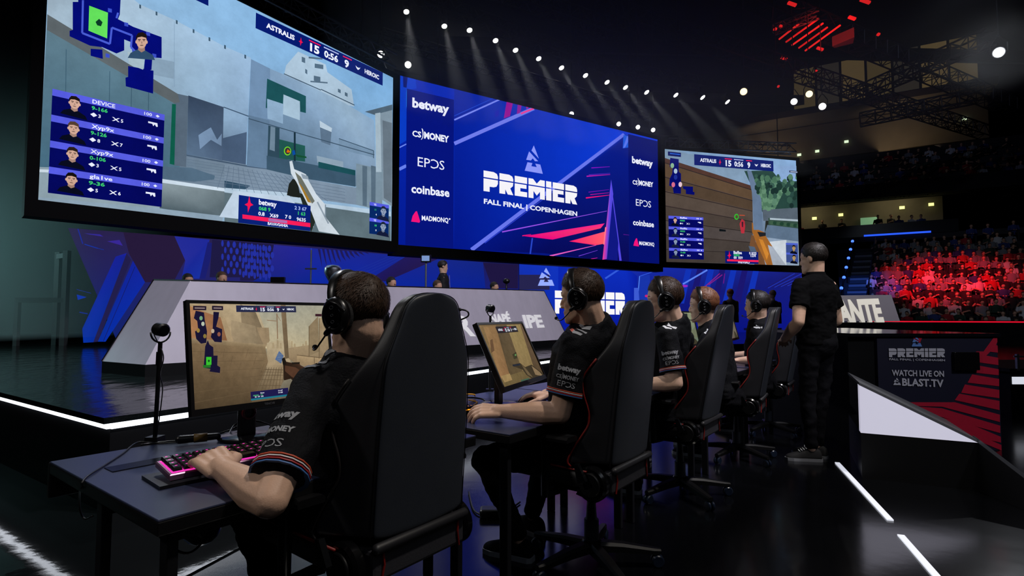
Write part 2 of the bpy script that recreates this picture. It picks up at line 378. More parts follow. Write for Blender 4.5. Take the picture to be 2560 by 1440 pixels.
def epos():
    a = textgeo('EP', 0); c = textgeo('C', 0); s_ = textgeo('S', 0); vs = list(a[0]); fs = list(a[1]); x = a[2] + .08
    vs2 = [(x + c[2] - p[0], p[1]) for p in c[0]]; fs += [tuple(i + len(vs) for i in q) for q in c[1]]; vs += vs2; x += c[2] + .06
    fs += [tuple(i + len(vs) for i in q) for q in s_[1]]; vs += [(x + p[0], p[1]) for p in s_[0]]
    return vs, fs, x + s_[2]
TXT[('EPOS', 'logo')] = epos()
def csmoney():
    a = textgeo('CS', .03); m = textgeo('MONEY', .045); vs = [(x, y * .82) for x, y in a[0]]; fs = list(a[1]); x = a[2] + .05
    br = [(0, 1.25), (.12, 1.3), (.3, 1.1), (.36, .5), (.26, .0), (.02, -.3), (-.1, -.26), (.12, -.02), (.2, .35), (.16, .42), (.22, .55), (.15, .66), (.2, .8), (.1, .9), (.13, 1.02)]
    fs.append(tuple(range(len(vs), len(vs) + len(br)))); vs += [(x + p[0], p[1]) for p in br]; x += .46
    fs += [tuple(i + len(vs) for i in q) for q in m[1]]; vs += [(x + p[0] * .95, p[1] * .92) for p in m[0]]
    return vs, fs, x + m[2] * .95
TXT[('CSMONEY', 'logo')] = csmoney()
def crop(S, x0, y0, k):
    base = Screen.at
    S.at = lambda px, py: base(S, x0 + px / k, y0 + py / k)
LAV = (98, 104, 226); NAVY = (10, 16, 104); WHT = (236, 240, 255); GRN = (70, 205, 120); PNK = (240, 30, 90); SCB = (14, 36, 120)
def frac(A, B): return lambda x, y: (A[0] + (B[0] - A[0]) * x, A[1] + (B[1] - A[1]) * y)
def textuv(S, word, p, h, col, bold=.015, wmax=None):
    vs, fs, wd = TXT[(word, bold)] if (word, bold) in TXT else textgeo(word, bold)
    kx = h if wmax is None else wmax / wd
    S.mb().add([S.w((p[0] + x * kx, p[1] + y * h)) for x, y in vs], fs, rgb(*col))
def star(S, p, h, col=PNK):
    S.poly([(p[0], p[1] + h), (p[0] + h * .18, p[1] + h * .2), (p[0] + h * .5, p[1]), (p[0] + h * .16, p[1] - h * .2), (p[0] - h * .1, p[1] - h), (p[0] - h * .16, p[1] - h * .25), (p[0] - h * .5, p[1] - h * .1), (p[0] - h * .14, p[1] + h * .15)], col, True)
def wings(S, p, h, col=WHT):
    S.poly([(p[0] - h, p[1] + h * .7), (p[0] - h * .2, p[1] + h * .2), (p[0], p[1] + h * .45), (p[0] + h * .2, p[1] + h * .2), (p[0] + h, p[1] + h * .7), (p[0] + h * .6, p[1] - h * .1), (p[0], p[1] - h * .6), (p[0] - h * .6, p[1] - h * .1)], col, True)
def score_bar(S, A, B, t1='ASTRALIS', t2='HEROIC', clock='0:56', bg=SCB):
    S.cur = 'score_bar'; S.L += 1; S.rect((A[0], B[1]), (B[0], A[1]), bg); S.L += 1
    F = frac((A[0], B[1]), (B[0], A[1])); h = A[1] - B[1]; w_ = B[0] - A[0]
    textuv(S, t1, F(.07, .36), h * .33, WHT, .04, w_ * .20); star(S, F(.315, .46), h * .3)
    S.rect(F(.375, .78), F(.465, .86), PNK); S.rect(F(.49, .78), F(.61, .86), (190, 200, 240)); S.rect(F(.645, .78), F(.72, .86), PNK)
    textuv(S, '15', F(.385, .16), h * .54, WHT, .04, w_ * .072); textuv(S, clock, F(.495, .2), h * .46, WHT, .035, w_ * .112); textuv(S, '9', F(.66, .16), h * .52, WHT, .04, w_ * .038)
    wings(S, F(.775, .45), h * .2); textuv(S, t2, F(.835, .34), h * .32, WHT, .04, w_ * .13)
    S.L -= 2
def player_panel(S, A, B, names, grey=()):
    S.cur = 'player_panel'; S.L += 1; S.rect((A[0], B[1]), (B[0], A[1]), NAVY)
    n = len(names); H = (A[1] - B[1]) / n; W = B[0] - A[0]
    for i, (nm, hp, a, b) in enumerate(names):
        y1 = A[1] - H * i; y0 = y1 - H; F = frac((A[0], y0), (B[0], y1)); S.L += 1
        S.rect(F(0, .74), F(1, 1), LAV); S.L += 1
        textuv(S, nm, F(.33, .79), H * .16, WHT, .02, W * .2); textuv(S, hp, F(.325, .53), H * .15, GRN, .03, W * .14)
        textuv(S, '100', F(.80, .80), H * .13, WHT, .02, W * .075)
        for q in (.93, ): S.poly([F(q - .02, .86), F(q, .92), F(q + .02, .86), F(q, .80)], WHT, True)
        S.poly([F(.315, .33), F(.345, .42), F(.375, .33), F(.345, .24)], WHT, True); textuv(S, a, F(.385, .26), H * .14, WHT, .02)
        S.poly([F(.505, .25), F(.52, .25), F(.575, .41), F(.56, .41)], WHT, True); S.poly([F(.56, .25), F(.575, .25), F(.52, .41), F(.505, .41)], WHT, True); textuv(S, b, F(.585, .26), H * .14, WHT, .02)
        gx, gy = F(.89, .5); k = W * .05
        S.poly([(gx - k, gy + k * .3), (gx + k * .8, gy + k * .3), (gx + k * .9, gy - .5 * k), (gx + k * .6, gy - .6 * k), (gx + k * .3, gy - .1 * k), (gx, gy - .6 * k), (gx - .2 * k, gy - .1 * k), (gx - k, gy - .1 * k)], WHT, True)
        # portrait, in picture metres
        cx, cy = F(.18, .62); hh = H * .44; old = S.at; S.at = lambda x, y: (cx + x, cy - y)
        S.face((0, 0), hh, grey=(i in grey), hair=[(38, 28, 26), (96, 74, 60), (52, 40, 36), (30, 24, 24)][i % 4]); S.at = old
        S.L -= 2
    S.L -= 1

# ---- left screen
A = onz(95, 500, 3.05); B = onz(978, 603, 3.05)
root, S = led_screen('large LED screen at the left showing a pale street game view and four player portraits', A, B, 3.05, 7.84, z1r=7.14)
SL = S
S.poly([(0, 0), (S.W, 0), (S.W, S.H), (0, S.H)], [(150, 180, 205), (160, 190, 215), (128, 178, 222), (158, 196, 228)], True)
S.L = 1; crop(S, 560, 0, 2.323)
S.poly([(430, 300), (590, 375), (600, 420), (740, 520), (755, 620), (480, 560), (345, 450), (360, 380)], (178, 200, 218))                     # tower behind
S.L = 2
for a, b, c, d in ((450, 330, 470, 360), (470, 400, 482, 425), (520, 440, 558, 470), (660, 515, 676, 535), (700, 535, 716, 556), (525, 370, 575, 395), (500, 470, 600, 478), (490, 330, 570, 340)):
    S.poly([(a, b), (c, b + 8), (c, d + 8), (a, d)], (95, 118, 138))
S.poly([(155, 345), (265, 400), (480, 490), (700, 600), (870, 700), (880, 1000), (760, 1085), (480, 1040), (130, 965)], [(150, 176, 202), (140, 168, 196), (165, 190, 212), (160, 186, 208), (150, 178, 205), (140, 165, 190), (105, 128, 148), (92, 118, 140), (88, 108, 130)])
S.poly([(820, 650), (975, 610), (975, 1200), (900, 1150), (880, 670)], (138, 156, 170)); 
S.L = 3
S.poly([(155, 345), (265, 400), (265, 700), (140, 670)], (122, 150, 180)); S.poly([(140, 670), (262, 700), (245, 980), (130, 965)], (108, 134, 160))
S.poly([(815, 650), (975, 608), (975, 640), (870, 668)], (92, 112, 128)); S.poly([(875, 660), (905, 655), (912, 1000), (880, 1000)], (172, 190, 202))
S.poly([(918, 700), (973, 715), (970, 1180), (925, 1150)], (112, 126, 138))
S.poly([(248, 458), (473, 560), (473, 658), (440, 650), (438, 590), (343, 550), (340, 605), (248, 575), (248, 630), (240, 628)], (38, 92, 98))
S.poly([(343, 550), (438, 590), (438, 700), (340, 665)], (172, 196, 214)); S.poly([(248, 575), (340, 605), (340, 720), (250, 690)], (150, 178, 204))
for a, b in (((140, 690), (480, 790)), ((480, 790), (870, 900)), ((345, 430), (560, 525)), ((560, 520), (755, 612))): S.line(a, b, 5, (70, 92, 112))
S.poly([(255, 730), (320, 745), (318, 930), (250, 915)], (58, 84, 100)); S.poly([(268, 735), (295, 742), (292, 880), (262, 870)], (120, 142, 160)); S.poly([(318, 810), (468, 848), (468, 940), (318, 922)], (44, 98, 92))
S.line((408, 770), (408, 960), 11, (34, 58, 72)); S.poly([(245, 905), (530, 960), (760, 1010), (760, 1085), (480, 1040), (245, 985)], (70, 96, 116)); S.poly([(545, 940), (760, 990), (760, 1020), (545, 975)], (36, 88, 96))
S.poly([(553, 702), (625, 745), (622, 768), (555, 740)], (188, 206, 220)); S.poly([(555, 740), (622, 768), (615, 845), (562, 825)], (104, 126, 148)); S.poly([(665, 808), (865, 875), (865, 915), (675, 870), (665, 935)], (128, 154, 178))
S.line((665, 806), (866, 876), 4, (60, 84, 104)); S.line((866, 876), (866, 920), 4, (60, 84, 104)); S.poly([(535, 905), (690, 940), (690, 975), (540, 945)], (146, 166, 182))
S.poly([(765, 950), (920, 985), (915, 1225), (765, 1190)], (132, 152, 166))
S.L = 4
for x in (800, 850): S.poly([(x, 962), (x + 28, 968), (x + 26, 1200), (x + 2, 1194)], (98, 118, 134))
S.L = 3
# ground
S.poly([(0, 955), (250, 985), (480, 1040), (765, 1090), (765, 1190), (540, 1160), (80, 1105), (0, 1090)], (132, 150, 168))
S.L = 4
for k in range(16):
    t = k / 15; S.line((0 + 400 * t, 960 + 70 * t), (-40 + 640 * t, 1095 + 75 * t), 2.5, (104, 122, 142))
for k in range(5): S.line((0, 975 + k * 22), (700, 1100 + k * 18), 2.5, (108, 126, 146))
S.poly([(0, 1050), (150, 1080), (110, 1108), (0, 1090)], (62, 90, 112))
S.poly([(0, 1092), (380, 1120), (560, 1180), (965, 1230), (965, 1260), (0, 1120)], (186, 206, 222)); S.poly([(0, 1118), (965, 1258), (965, 1400), (0, 1300)], (104, 122, 130)); S.poly([(55, 1110), (380, 1145), (520, 1320), (-30, 1260)], (196, 212, 228))
# left half
S.L = 1; crop(S, 60, 0, 2.572)
S.poly([(150, 0), (560, -120), (745, 30), (980, 135), (1290, 300), (1458, 372), (1440, 750), (1425, 1062), (1040, 1000), (900, 700), (150, 180)], [(158, 176, 190), (168, 190, 208), (176, 200, 220), (172, 198, 220), (164, 192, 218), (160, 188, 216), (150, 178, 206), (100, 122, 148), (92, 116, 142), (150, 176, 196), (170, 190, 205)])
S.L = 2
S.poly([(1000, 985), (1660, 1100), (1660, 1250), (860, 1190), (880, 1040)], [(120, 138, 156), (140, 158, 174), (128, 146, 164), (112, 130, 148), (104, 124, 142)])
for k in range(9): S.line((1010 + k * 8, 1000 + k * 20), (1660, 1110 + k * 15), 2.2, (104, 122, 142))
S.poly([(1055, 615), (1282, 690), (1275, 1035), (1045, 985)], [(62, 78, 100), (72, 88, 110), (92, 112, 138), (100, 122, 146)]); S.poly([(1275, 890), (1430, 850), (1425, 1060), (1272, 1030)], (84, 104, 130)); S.poly([(1120, 870), (1150, 850), (1200, 820), (1240, 900), (1270, 860), (1268, 940), (1200, 900), (1130, 960)], (128, 152, 180))
S.line((1282, 690), (1445, 750), 6, (70, 92, 116)); S.line((1040, 998), (1600, 1100), 9, (80, 100, 122))
for x, y in ((745, 30), (850, 75), (980, 130), (1088, 188), (1190, 240), (1290, 290), (1420, 352)): S.poly([(x - 5, y), (x + 6, y + 4), (x + 6, y + 28), (x - 5, y + 24)], (70, 96, 116))
S.poly([(820, 370), (965, 400), (965, 510), (820, 480)], (146, 170, 190)); S.line((965, 140), (965, 560), 3, (140, 166, 190))
S.poly([(145, 180), (960, 640), (1000, 660), (1000, 1075), (95, 1080)], [(104, 132, 146), (98, 130, 146), (90, 120, 138), (88, 122, 140), (82, 118, 138)])
S.L = 3
S.poly([(148, 95), (985, 605), (1000, 660), (960, 665), (145, 195)], (104, 112, 116)); S.line((146, 185), (960, 660), 8, (150, 165, 172))
for x in (270, 550, 690, 800): S.line((x, 260 + (x - 150) * .5), (x - 8, 1070), 5, (74, 104, 122))
S.poly([(965, 600), (1055, 620), (1040, 1075), (960, 1065)], (98, 114, 130)); S.poly([(950, 670), (975, 672), (965, 1062), (935, 1055)], (24, 104, 86)); S.poly([(860, 1070), (1075, 1080), (1225, 1130), (1220, 1155), (1090, 1170), (880, 1150)], (92, 116, 136))
S.poly([(95, 1075), (880, 1100), (880, 1340), (88, 1290)], (150, 168, 178)); S.poly([(880, 1170), (1340, 1235), (1280, 1400), (870, 1340)], [(150, 164, 170), (112, 126, 132), (96, 112, 120), (88, 104, 112)])
S.poly([(95, 1090), (160, 1092), (155, 1110), (92, 1108)], (205, 218, 228)); S.poly([(88, 1268), (900, 1345), (1280, 1390), (1270, 1430), (86, 1300)], (150, 170, 186)); S.poly([(875, 1150), (1345, 1220), (1338, 1240), (880, 1175)], (206, 220, 232))
# minimap
S.cur = 'minimap'; S.L = 8; BL = (10, 20, 128)
S.poly([(310, 20), (345, 20), (345, -60), (620, -60), (612, 100), (600, 130), (700, 180), (880, 245), (880, 380), (820, 375), (815, 455), (765, 460), (775, 360), (690, 330), (690, 280), (640, 260), (640, 330), (590, 350), (500, 310), (420, 300), (290, 240), (290, 205), (310, 200)], BL)
S.poly([(425, 320), (500, 325), (503, 385), (425, 365)], BL); S.poly([(665, 430), (828, 460), (825, 607), (650, 560), (648, 505), (665, 500)], BL)
S.L = 9
for a, b in (((375, 10), (370, 220)), ((370, 220), (548, 290)), ((548, 290), (560, 185)), ((560, 185), (690, 235)), ((690, 235), (682, 310)), ((682, 310), (722, 350)), ((600, 90), (590, 125))): S.line(a, b, 13, (84, 104, 214))
for a in ((535, 60), (640, 150), (780, 210), (820, 350), (690, 330), (520, 350)): S.poly([(a[0], a[1]), (a[0] + 25, a[1] + 6), (a[0] + 25, a[1] + 30), (a[0], a[1] + 24)], (70, 90, 200))
S.poly([(415, 45), (535, 90), (530, 255), (410, 205)], (112, 226, 104)); S.L = 10; S.poly([(455, 150), (478, 130), (500, 152), (490, 178), (466, 172)], (20, 70, 50)); S.poly([(466, 150), (490, 146), (484, 160)], (120, 226, 110))
S.poly([(660, 340), (740, 350), (770, 345), (760, 455), (670, 420)], (176, 196, 206)); S.L = 11; S.face((748, 275), 92, shirt=(60, 90, 120))
S.cur = 'score_bar'; S.L = 8; S.poly([(1085, -60), (1180, -20), (1180, 45), (1085, 0)], SCB)
F1 = S.at(178, 580); F2 = S.at(876, 1335); S.L = 12
player_panel(S, F1, F2, [('DEVICE', '9-166', '3', '5'), ('Xyp9x', '9-126', '8', '7'), ('Xyp9x', '0-106', '3', '5'), ('gla1ve', '9-36', '5', '6')])
crop(S, 560, 0, 2.323); S.L = 10
bw = S.w; S.w = lambda q, L=None: bw((q[0], q[1] - .0864 * (q[0] - 3.22)), L); kW = S.W; S.W = 0; score_bar(S, (3.22, 4.345), (6.23, 4.02)); S.W = kW; S.w = bw
# weapon in the game view
S.cur = 'picture'; S.L = 7
S.poly([(372, 1070), (395, 1040), (420, 1050), (440, 1150), (395, 1145), (360, 1135)], (40, 44, 40)); S.poly([(430, 1120), (500, 1150), (540, 1250), (500, 1350), (470, 1250)], (46, 54, 48))
S.L = 8
S.poly([(374, 940), (390, 936), (402, 985), (440, 1000), (470, 1015), (482, 1045), (530, 1130), (582, 1190), (582, 1260), (665, 1365), (545, 1345), (500, 1230), (450, 1130), (415, 1060), (383, 1010)], (206, 216, 224)); S.L = 9
S.poly([(405, 1000), (440, 1030), (520, 1170), (505, 1185), (430, 1070)], (118, 122, 112)); S.poly([(425, 1060), (450, 1090), (500, 1180), (480, 1175)], (170, 130, 48)); S.poly([(440, 1010), (480, 1025), (485, 1045), (450, 1040)], (150, 164, 176)); S.line((535, 1175), (600, 1300), 9, (150, 164, 176)); S.line((582, 1190), (582, 1262), 6, (130, 146, 160))
S.oval((362, 880), 21, 26, (130, 220, 50)); S.L = 10; S.oval((362, 880), 16, 20, (70, 60, 70)); S.poly([(355, 888), (362, 870), (380, 886), (365, 890)], (220, 120, 20)); S.poly([(388, 880), (402, 874), (408, 900), (392, 906)], (20, 90, 170)); S.poly([(405, 900), (470, 912), (472, 922), (420, 915)], (30, 90, 60))
S.cur = 'sponsor_panel'; S.L = 12
S.rect(*(lambda a, b: ((a[0], b[1]), (b[0], a[1])))(S.at(78, 1135), S.at(491, 1345)), (18, 44, 130)); S.L = 13
star(S, S.at(136, 1190), .17); textuv(S, 'betway', S.at(193, 1190), .11, WHT, .03, .36)
for q, t_, cc in (((193, 1222), '068 9', GRN), ((190, 1252), '0.8', WHT), ((255, 1262), 'X69', WHT), ((400, 1218), '2 3 67', (170, 190, 240)), ((420, 1250), '1 63', GRN), ((345, 1270), '7 0', WHT), ((412, 1284), '9635', WHT)): textuv(S, t_, S.at(*q), .075, cc, .03)
S.poly([(98, 1248), (491, 1298), (491, 1322), (98, 1272)], (244, 40, 100)); S.L = 14; S.poly([(248, 1270), (356, 1285), (356, 1300), (248, 1288)], (180, 120, 180)); textuv(S, 'BAVAVSANIA', S.at(244, 1308), .06, WHT, .03, .42)
S.cur = 'side_panel'; S.L = 12
a = S.at(836, 1175); b = S.at(945, 1372); S.rect((a[0], b[1]), (b[0], a[1]), (14, 50, 110)); S.L = 13; h2 = (a[1] - b[1]) / 2
for i in (0, 1):
    y = a[1] - i * h2; S.rect((a[0], y - h2 * .22), (b[0], y), LAV); F = frac((a[0], y - h2), (b[0], y)); S.L = 14
    textuv(S, 'YE', F(.2, .82), h2 * .12, WHT, .02); textuv(S, ('11', '08')[i], F(.25, .5), h2 * .12, GRN, .02); textuv(S, ('4', '0')[i], F(.3, .2), h2 * .12, WHT, .02)
    cx, cy = F(.68, .55); old = S.at; S.at = lambda x, y: (cx + x, cy - y); S.face((0, 0), h2 * .5, grey=True); S.at = old; S.L = 13
S.build(root, PIX, off=root.location)

# ---- centre screen
A = onz(995, 612, 3.05); B = onz(1648, 660, 3.05)
root, S = led_screen('wide blue LED screen in the middle with the tournament title and sponsor names', A, B, 3.05, 7.5)
SCn = S; crop(S, 980, 160, 2.769); PK = (236, 6, 126)
S.poly([(0, 0), (S.W, 0), (S.W, S.H), (0, S.H)], [(4, 26, 146), (8, 16, 96), (14, 58, 214), (8, 40, 176)], True); S.L = 1
S.poly([(430, 60), (1600, 480), (545, 1285), (430, 1285)], [(8, 36, 160), (14, 62, 220), (4, 24, 140), (4, 24, 138)])
S.poly([(1605, 485), (1640, 500), (1640, 1380), (1050, 1310), (560, 1287)], [(14, 50, 190), (10, 30, 140), (10, 10, 84), (6, 10, 90), (4, 20, 124)])
S.poly([(50, 60), (160, 90), (170, 170), (100, 180), (98, 530), (48, 560)], (10, 60, 196)); S.poly([(75, 65), (110, 70), (100, 165), (78, 160)], (10, 20, 110)); S.poly([(100, 180), (120, 190), (98, 310), (98, 200)], (30, 110, 210))
S.L = 2
S.line((48, 580), (98, 555), 8, (110, 136, 240)); S.line((48, 730), (98, 705), 22, (104, 128, 238))
S.line((430, 388), (745, 246), 11, (120, 136, 240)); S.line((430, 360), (700, 238), 5, (30, 70, 200)); S.line((430, 552), (980, 308), 26, (112, 124, 236)); S.line((890, 345), (980, 308), 12, (240, 60, 150))
S.poly([(792, 262), (835, 272), (815, 362), (772, 378)], (150, 18, 146)); S.poly([(868, 282), (896, 286), (885, 340), (862, 348)], (140, 18, 150)); S.poly([(712, 330), (740, 315), (735, 360), (712, 372)], (30, 30, 170)); S.poly([(925, 292), (950, 298), (930, 315)], (160, 30, 160))
S.line((548, 1287), (1605, 487), 28, (104, 118, 236), 22); S.line((640, 1240), (1120, 880), 8, (40, 60, 200), 5)
S.poly([(1600, 492), (1685, 510), (1680, 570), (1595, 585)], (30, 90, 220)); S.poly([(1625, 500), (1650, 505), (1610, 580), (1597, 582)], (90, 120, 240))
for a, b, w1, cc in (((1378, 720), (1505, 712), 7, (130, 20, 190)), ((1345, 778), (1508, 766), 8, (190, 30, 170)), ((1360, 768), (1508, 757), 5, (90, 40, 190)), ((1358, 888), (1500, 870), 6, (110, 20, 170)), ((1340, 928), (1503, 908), 9, (244, 20, 120)), ((1370, 905), (1500, 892), 5, (190, 20, 150)),
                     ((760, 1163), (1485, 1018), 9, (150, 80, 230)), ((1090, 1330), (1410, 1255), 11, (226, 90, 190)), ((900, 1190), (960, 1180), 7, (240, 20, 120)), ((1290, 1330), (1420, 1290), 5, (110, 60, 210)), ((1375, 1350), (1420, 1342), 5, (200, 30, 150)), ((1600, 1180), (1640, 1185), 5, (90, 20, 140))): S.line(a, b, w1, cc, 3)
S.poly([(912, 1192), (1470, 1104), (1442, 1138), (1110, 1216)], [PK, (250, 40, 140), (246, 60, 110), PK]); S.poly([(1225, 1228), (1475, 1160), (1468, 1244), (1408, 1255)], [(250, 20, 110), (255, 90, 110), (255, 90, 100), (250, 50, 110)])
S.poly([(1515, 800), (1530, 900), (1488, 1350), (1455, 1355)], [(90, 80, 230), (80, 70, 220), (90, 60, 210), (240, 60, 140)]); S.poly([(1515, 820), (1588, 1362), (1572, 1362), (1525, 940)], (84, 72, 226)); S.poly([(1525, 940), (1565, 1240), (1560, 1360), (1485, 1352)], (16, 24, 130)); S.line((1478, 1130), (1465, 1250), 9, (255, 120, 140)); S.line((970, 1205), (955, 1315), 10, (40, 70, 200))
S.poly([(100, 72), (425, 158), (425, 1283), (96, 1250)], (6, 22, 126)) if False else None
S.L = 3
a = S.at(100, 300); b = S.at(427, 300); S.rect((a[0], .01), (b[0], S.H * .93), (6, 20, 124)); a = S.at(1636, 900); S.rect((a[0], .01), (S.W - .02, S.H * .985), (5, 16, 110))
def sponsors(col2=False):
    S.L = 4
    if not col2:
        S.cur = 'sponsor_name#1'; S.text('betway', (138, 298), (392, 345), 66, WHT, .04); S.cur = 'sponsor_name#2'; S.text('CSMONEY', (138, 500), (392, 545), 50, WHT, 'logo'); S.cur = 'sponsor_name#3'; S.text('EPOS', (175, 708), (360, 736), 68, WHT, 'logo'); S.cur = 'sponsor_name#4'; S.text('coinbase', (131, 890), (395, 921), 60, WHT, .03); S.cur = 'sponsor_name#5'; S.text('MADMONQ', (203, 1082), (388, 1099), 34, WHT, .03)
        S.poly([(130, 1092), (140, 1052), (160, 1022), (170, 1020), (180, 1050), (192, 1090), (186, 1100), (165, 1096)], (244, 20, 122)); S.oval((396, 1074), 5, 6, WHT)
    else:
        S.cur = 'sponsor_name#6'; S.text('betway', (1658, 684), (1802, 712), 46, WHT, .04); S.cur = 'sponsor_name#7'; S.text('CSMONEY', (1662, 832), (1805, 852), 36, WHT, 'logo'); S.cur = 'sponsor_name#8'; S.text('EPOS', (1685, 980), (1790, 996), 48, WHT, 'logo'); S.cur = 'sponsor_name#9'; S.text('coinbase', (1665, 1114), (1810, 1131), 40, WHT, .03); S.cur = 'sponsor_name#10'; S.text('MADMONQ', (1708, 1252), (1812, 1262), 26, WHT, .03)
        S.poly([(1667, 1258), (1674, 1230), (1686, 1207), (1692, 1208), (1700, 1240), (1706, 1264)], (244, 20, 122))
sponsors(); sponsors(True)
S.cur = 'tournament_title'; S.L = 5
S.cur = 'title'; S.text('PREMIER', (630, 880), (1278, 975), 142, (246, 244, 250), 'logo'); S.cur = 'subtitle'; S.text('FALL FINAL | COPENHAGEN', (632, 966), (1278, 1053), 34, WHT, .035); S.cur = 'emblem'; S.text('TRI', (915, 740), (1040, 762), 188, (140, 152, 250), 'logo')
S.build(root, {'picture': PIX['flat']}, off=root.location)

# ---- right screen
A = onz(1665, 655, 3.3); B = onz(2005, 663, 3.3); B = A + (B - A); B.y = 22.6; B.x = A.x + (onz(2005, 663, 3.3).x - A.x)
root, S = led_screen('LED screen at the right end showing a brown plank wall game view', A, B, 3.3, 7.72)
crop(S, 1620, 340, 4)
S.poly([(0, 0), (S.W, 0), (S.W, S.H), (0, S.H)], [(92, 84, 76), (110, 120, 128), (150, 185, 225), (140, 170, 200)], True); S.L = 1
S.poly([(150, 130), (1000, 290), (1000, 480), (960, 470), (150, 230)], (138, 162, 186)); S.poly([(150, 230), (1040, 510), (1050, 960), (990, 1300), (175, 1265)], [(104, 84, 74), (98, 82, 74), (92, 84, 82), (82, 76, 74), (74, 74, 76)]); S.L = 2
S.poly([(150, 215), (1040, 500), (1042, 540), (150, 262)], (92, 66, 58))
BR = [(104, 84, 66), (92, 76, 62), (96, 84, 76), (84, 74, 68), (90, 82, 80), (80, 72, 68), (78, 70, 66)]
for k in range(7):
    t = k / 7; y0 = 262 + 145 * k; y1 = 542 + 105 * k; S.poly([(150 + k * 4, y0 + 8), (1042, y1 + 5), (1045, y1 + 98), (154 + k * 4, y0 + 134)], BR[k]); S.line((150 + k * 4, y0 + 2), (1042, y1), 8, (58, 50, 48))
S.poly([(960, 350), (1520, 340), (1525, 720), (1140, 760), (1040, 520)], (52, 82, 76)); S.poly([(1200, 300), (1510, 300), (1515, 450), (1330, 460)], (150, 180, 220)); S.L = 3
for k in range(60):
    x = RND.uniform(1050, 1500); y = RND.uniform(380, 700); r0 = RND.uniform(14, 34); S.oval((x, y), r0, r0 * 1.2, RND.choice([(40, 66, 60), (66, 100, 88), (84, 122, 100), (36, 58, 56), (100, 138, 116)]), 7)
for (x, y), (x2, y2) in (((1180, 720), (1130, 380)), ((1200, 720), (1260, 420)), ((1240, 720), (1370, 480)), ((1170, 740), (1080, 440))):
    for k in range(8):
        t = k / 8; S.oval((x + (x2 - x) * t, y + (y2 - y) * t), 32 - t * 14, 34, (92, 130, 106) if k % 2 else (112, 150, 124), 7)
S.poly([(985, 340), (1030, 350), (1130, 640), (1145, 960), (1060, 960), (1035, 560)], (112, 132, 158)); S.poly([(1180, 740), (1210, 740), (1230, 1010), (1160, 1010)], (48, 52, 48))
S.poly([(1140, 740), (1525, 715), (1530, 840), (1150, 850)], (98, 110, 122)); S.poly([(1200, 820), (1530, 850), (1530, 930), (1200, 890)], (64, 88, 78)); S.poly([(1215, 820), (1530, 838), (1530, 858), (1215, 838)], (176, 190, 200)); S.poly([(1190, 890), (1532, 930), (1535, 1060), (1150, 1010)], (104, 124, 146)); S.poly([(1140, 1010), (1535, 1060), (1535, 1295), (1000, 1290)], (150, 168, 188))
S.L = 4
for k in range(9): S.oval((1230 + k * 34, 868 + k * 4), 22, 20, (44, 76, 60) if k % 2 else (70, 100, 80), 7)
S.poly([(1190, 1060), (1380, 1040), (1380, 1290), (1330, 1290)], (206, 214, 222))
S.L = 5
S.poly([(1030, 990), (1060, 1000), (1070, 1060), (1120, 1100), (1170, 1290), (1060, 1290), (1010, 1090)], (124, 88, 60)); S.poly([(1000, 1100), (1060, 1110), (1100, 1200), (1020, 1160)], (90, 108, 130)); S.L = 6
S.poly([(1032, 870), (1044, 870), (1050, 940), (1100, 940), (1170, 970), (1170, 1000), (1240, 1110), (1370, 1290), (1180, 1290), (1080, 1080), (1035, 960)], (168, 112, 54)); S.L = 7
S.poly([(1085, 960), (1170, 968), (1170, 1000), (1110, 1010)], (44, 46, 52)); S.poly([(1190, 1090), (1240, 1110), (1370, 1290), (1240, 1290)], (170, 178, 190)); S.poly([(1100, 1030), (1140, 1040), (1200, 1180), (1180, 1240)], (206, 140, 60))
S.oval((878, 810), 23, 30, (60, 190, 60)); S.L = 8; S.oval((878, 810), 14, 18, (90, 90, 60)); S.L = 7; S.poly([(930, 830), (958, 850), (965, 900), (955, 975), (925, 975), (915, 920), (908, 880)], (190, 60, 74)); S.L = 8; S.poly([(928, 860), (945, 860), (942, 915), (930, 910)], (80, 40, 60)); S.rect(*(lambda a, b: ((a[0], b[1]), (b[0], a[1])))(S.at(905, 790), S.at(960, 800)), (210, 90, 60)); S.poly([(705, 930), (770, 940), (770, 958), (705, 955)], (24, 30, 34))
S.cur = 'minimap'; S.L = 8
S.poly([(215, 222), (300, 235), (300, 360), (322, 380), (322, 580), (250, 575), (240, 510), (205, 500), (210, 430), (235, 380), (240, 330), (210, 310)], (12, 20, 118)); S.cur = 'minimap#2'; S.poly([(340, 505), (442, 510), (442, 560), (458, 565), (456, 592), (372, 582), (370, 540), (345, 530)], (12, 20, 118)); S.cur = 'round_bar'; S.poly([(192, 158), (322, 172), (322, 214), (192, 200)], (12, 26, 108)); S.cur = 'minimap'; S.L = 9
for x, y, cc in ((235, 300, (150, 190, 160)), (268, 355, (180, 200, 220)), (245, 490, (220, 120, 150)), (315, 488, (230, 200, 210)), (268, 415, (40, 60, 160))): S.oval((x, y), 18, 26, cc)
S.line((210, 178), (312, 190), 10, (50, 110, 220)); S.poly([(1402, 348), (1508, 356), (1508, 380), (1402, 368)], (60, 70, 110)); S.L = 10; S.line((1412, 360), (1500, 368), 8, (190, 200, 220)); S.L = 9
player_panel(S, S.at(195, 800), S.at(549, 1238), [('Baffea', '0000', '0', '3')] + [('Raffia', '0055', '0', '0'), ('Raffia', '9-00', '0', '0'), ('Baffea', '9-00', '9', '0')], (1, 2, 3))
score_bar(S, S.at(452, 186), S.at(1245, 358))
S.cur = 'sponsor_panel'; S.L = 9; a = S.at(762, 1150); b = S.at(1095, 1282); S.rect((a[0], b[1]), (b[0], a[1]), (18, 34, 124)); S.L = 10; F = frac((a[0], b[1]), (b[0], a[1])); star(S, F(.12, .65), .18)
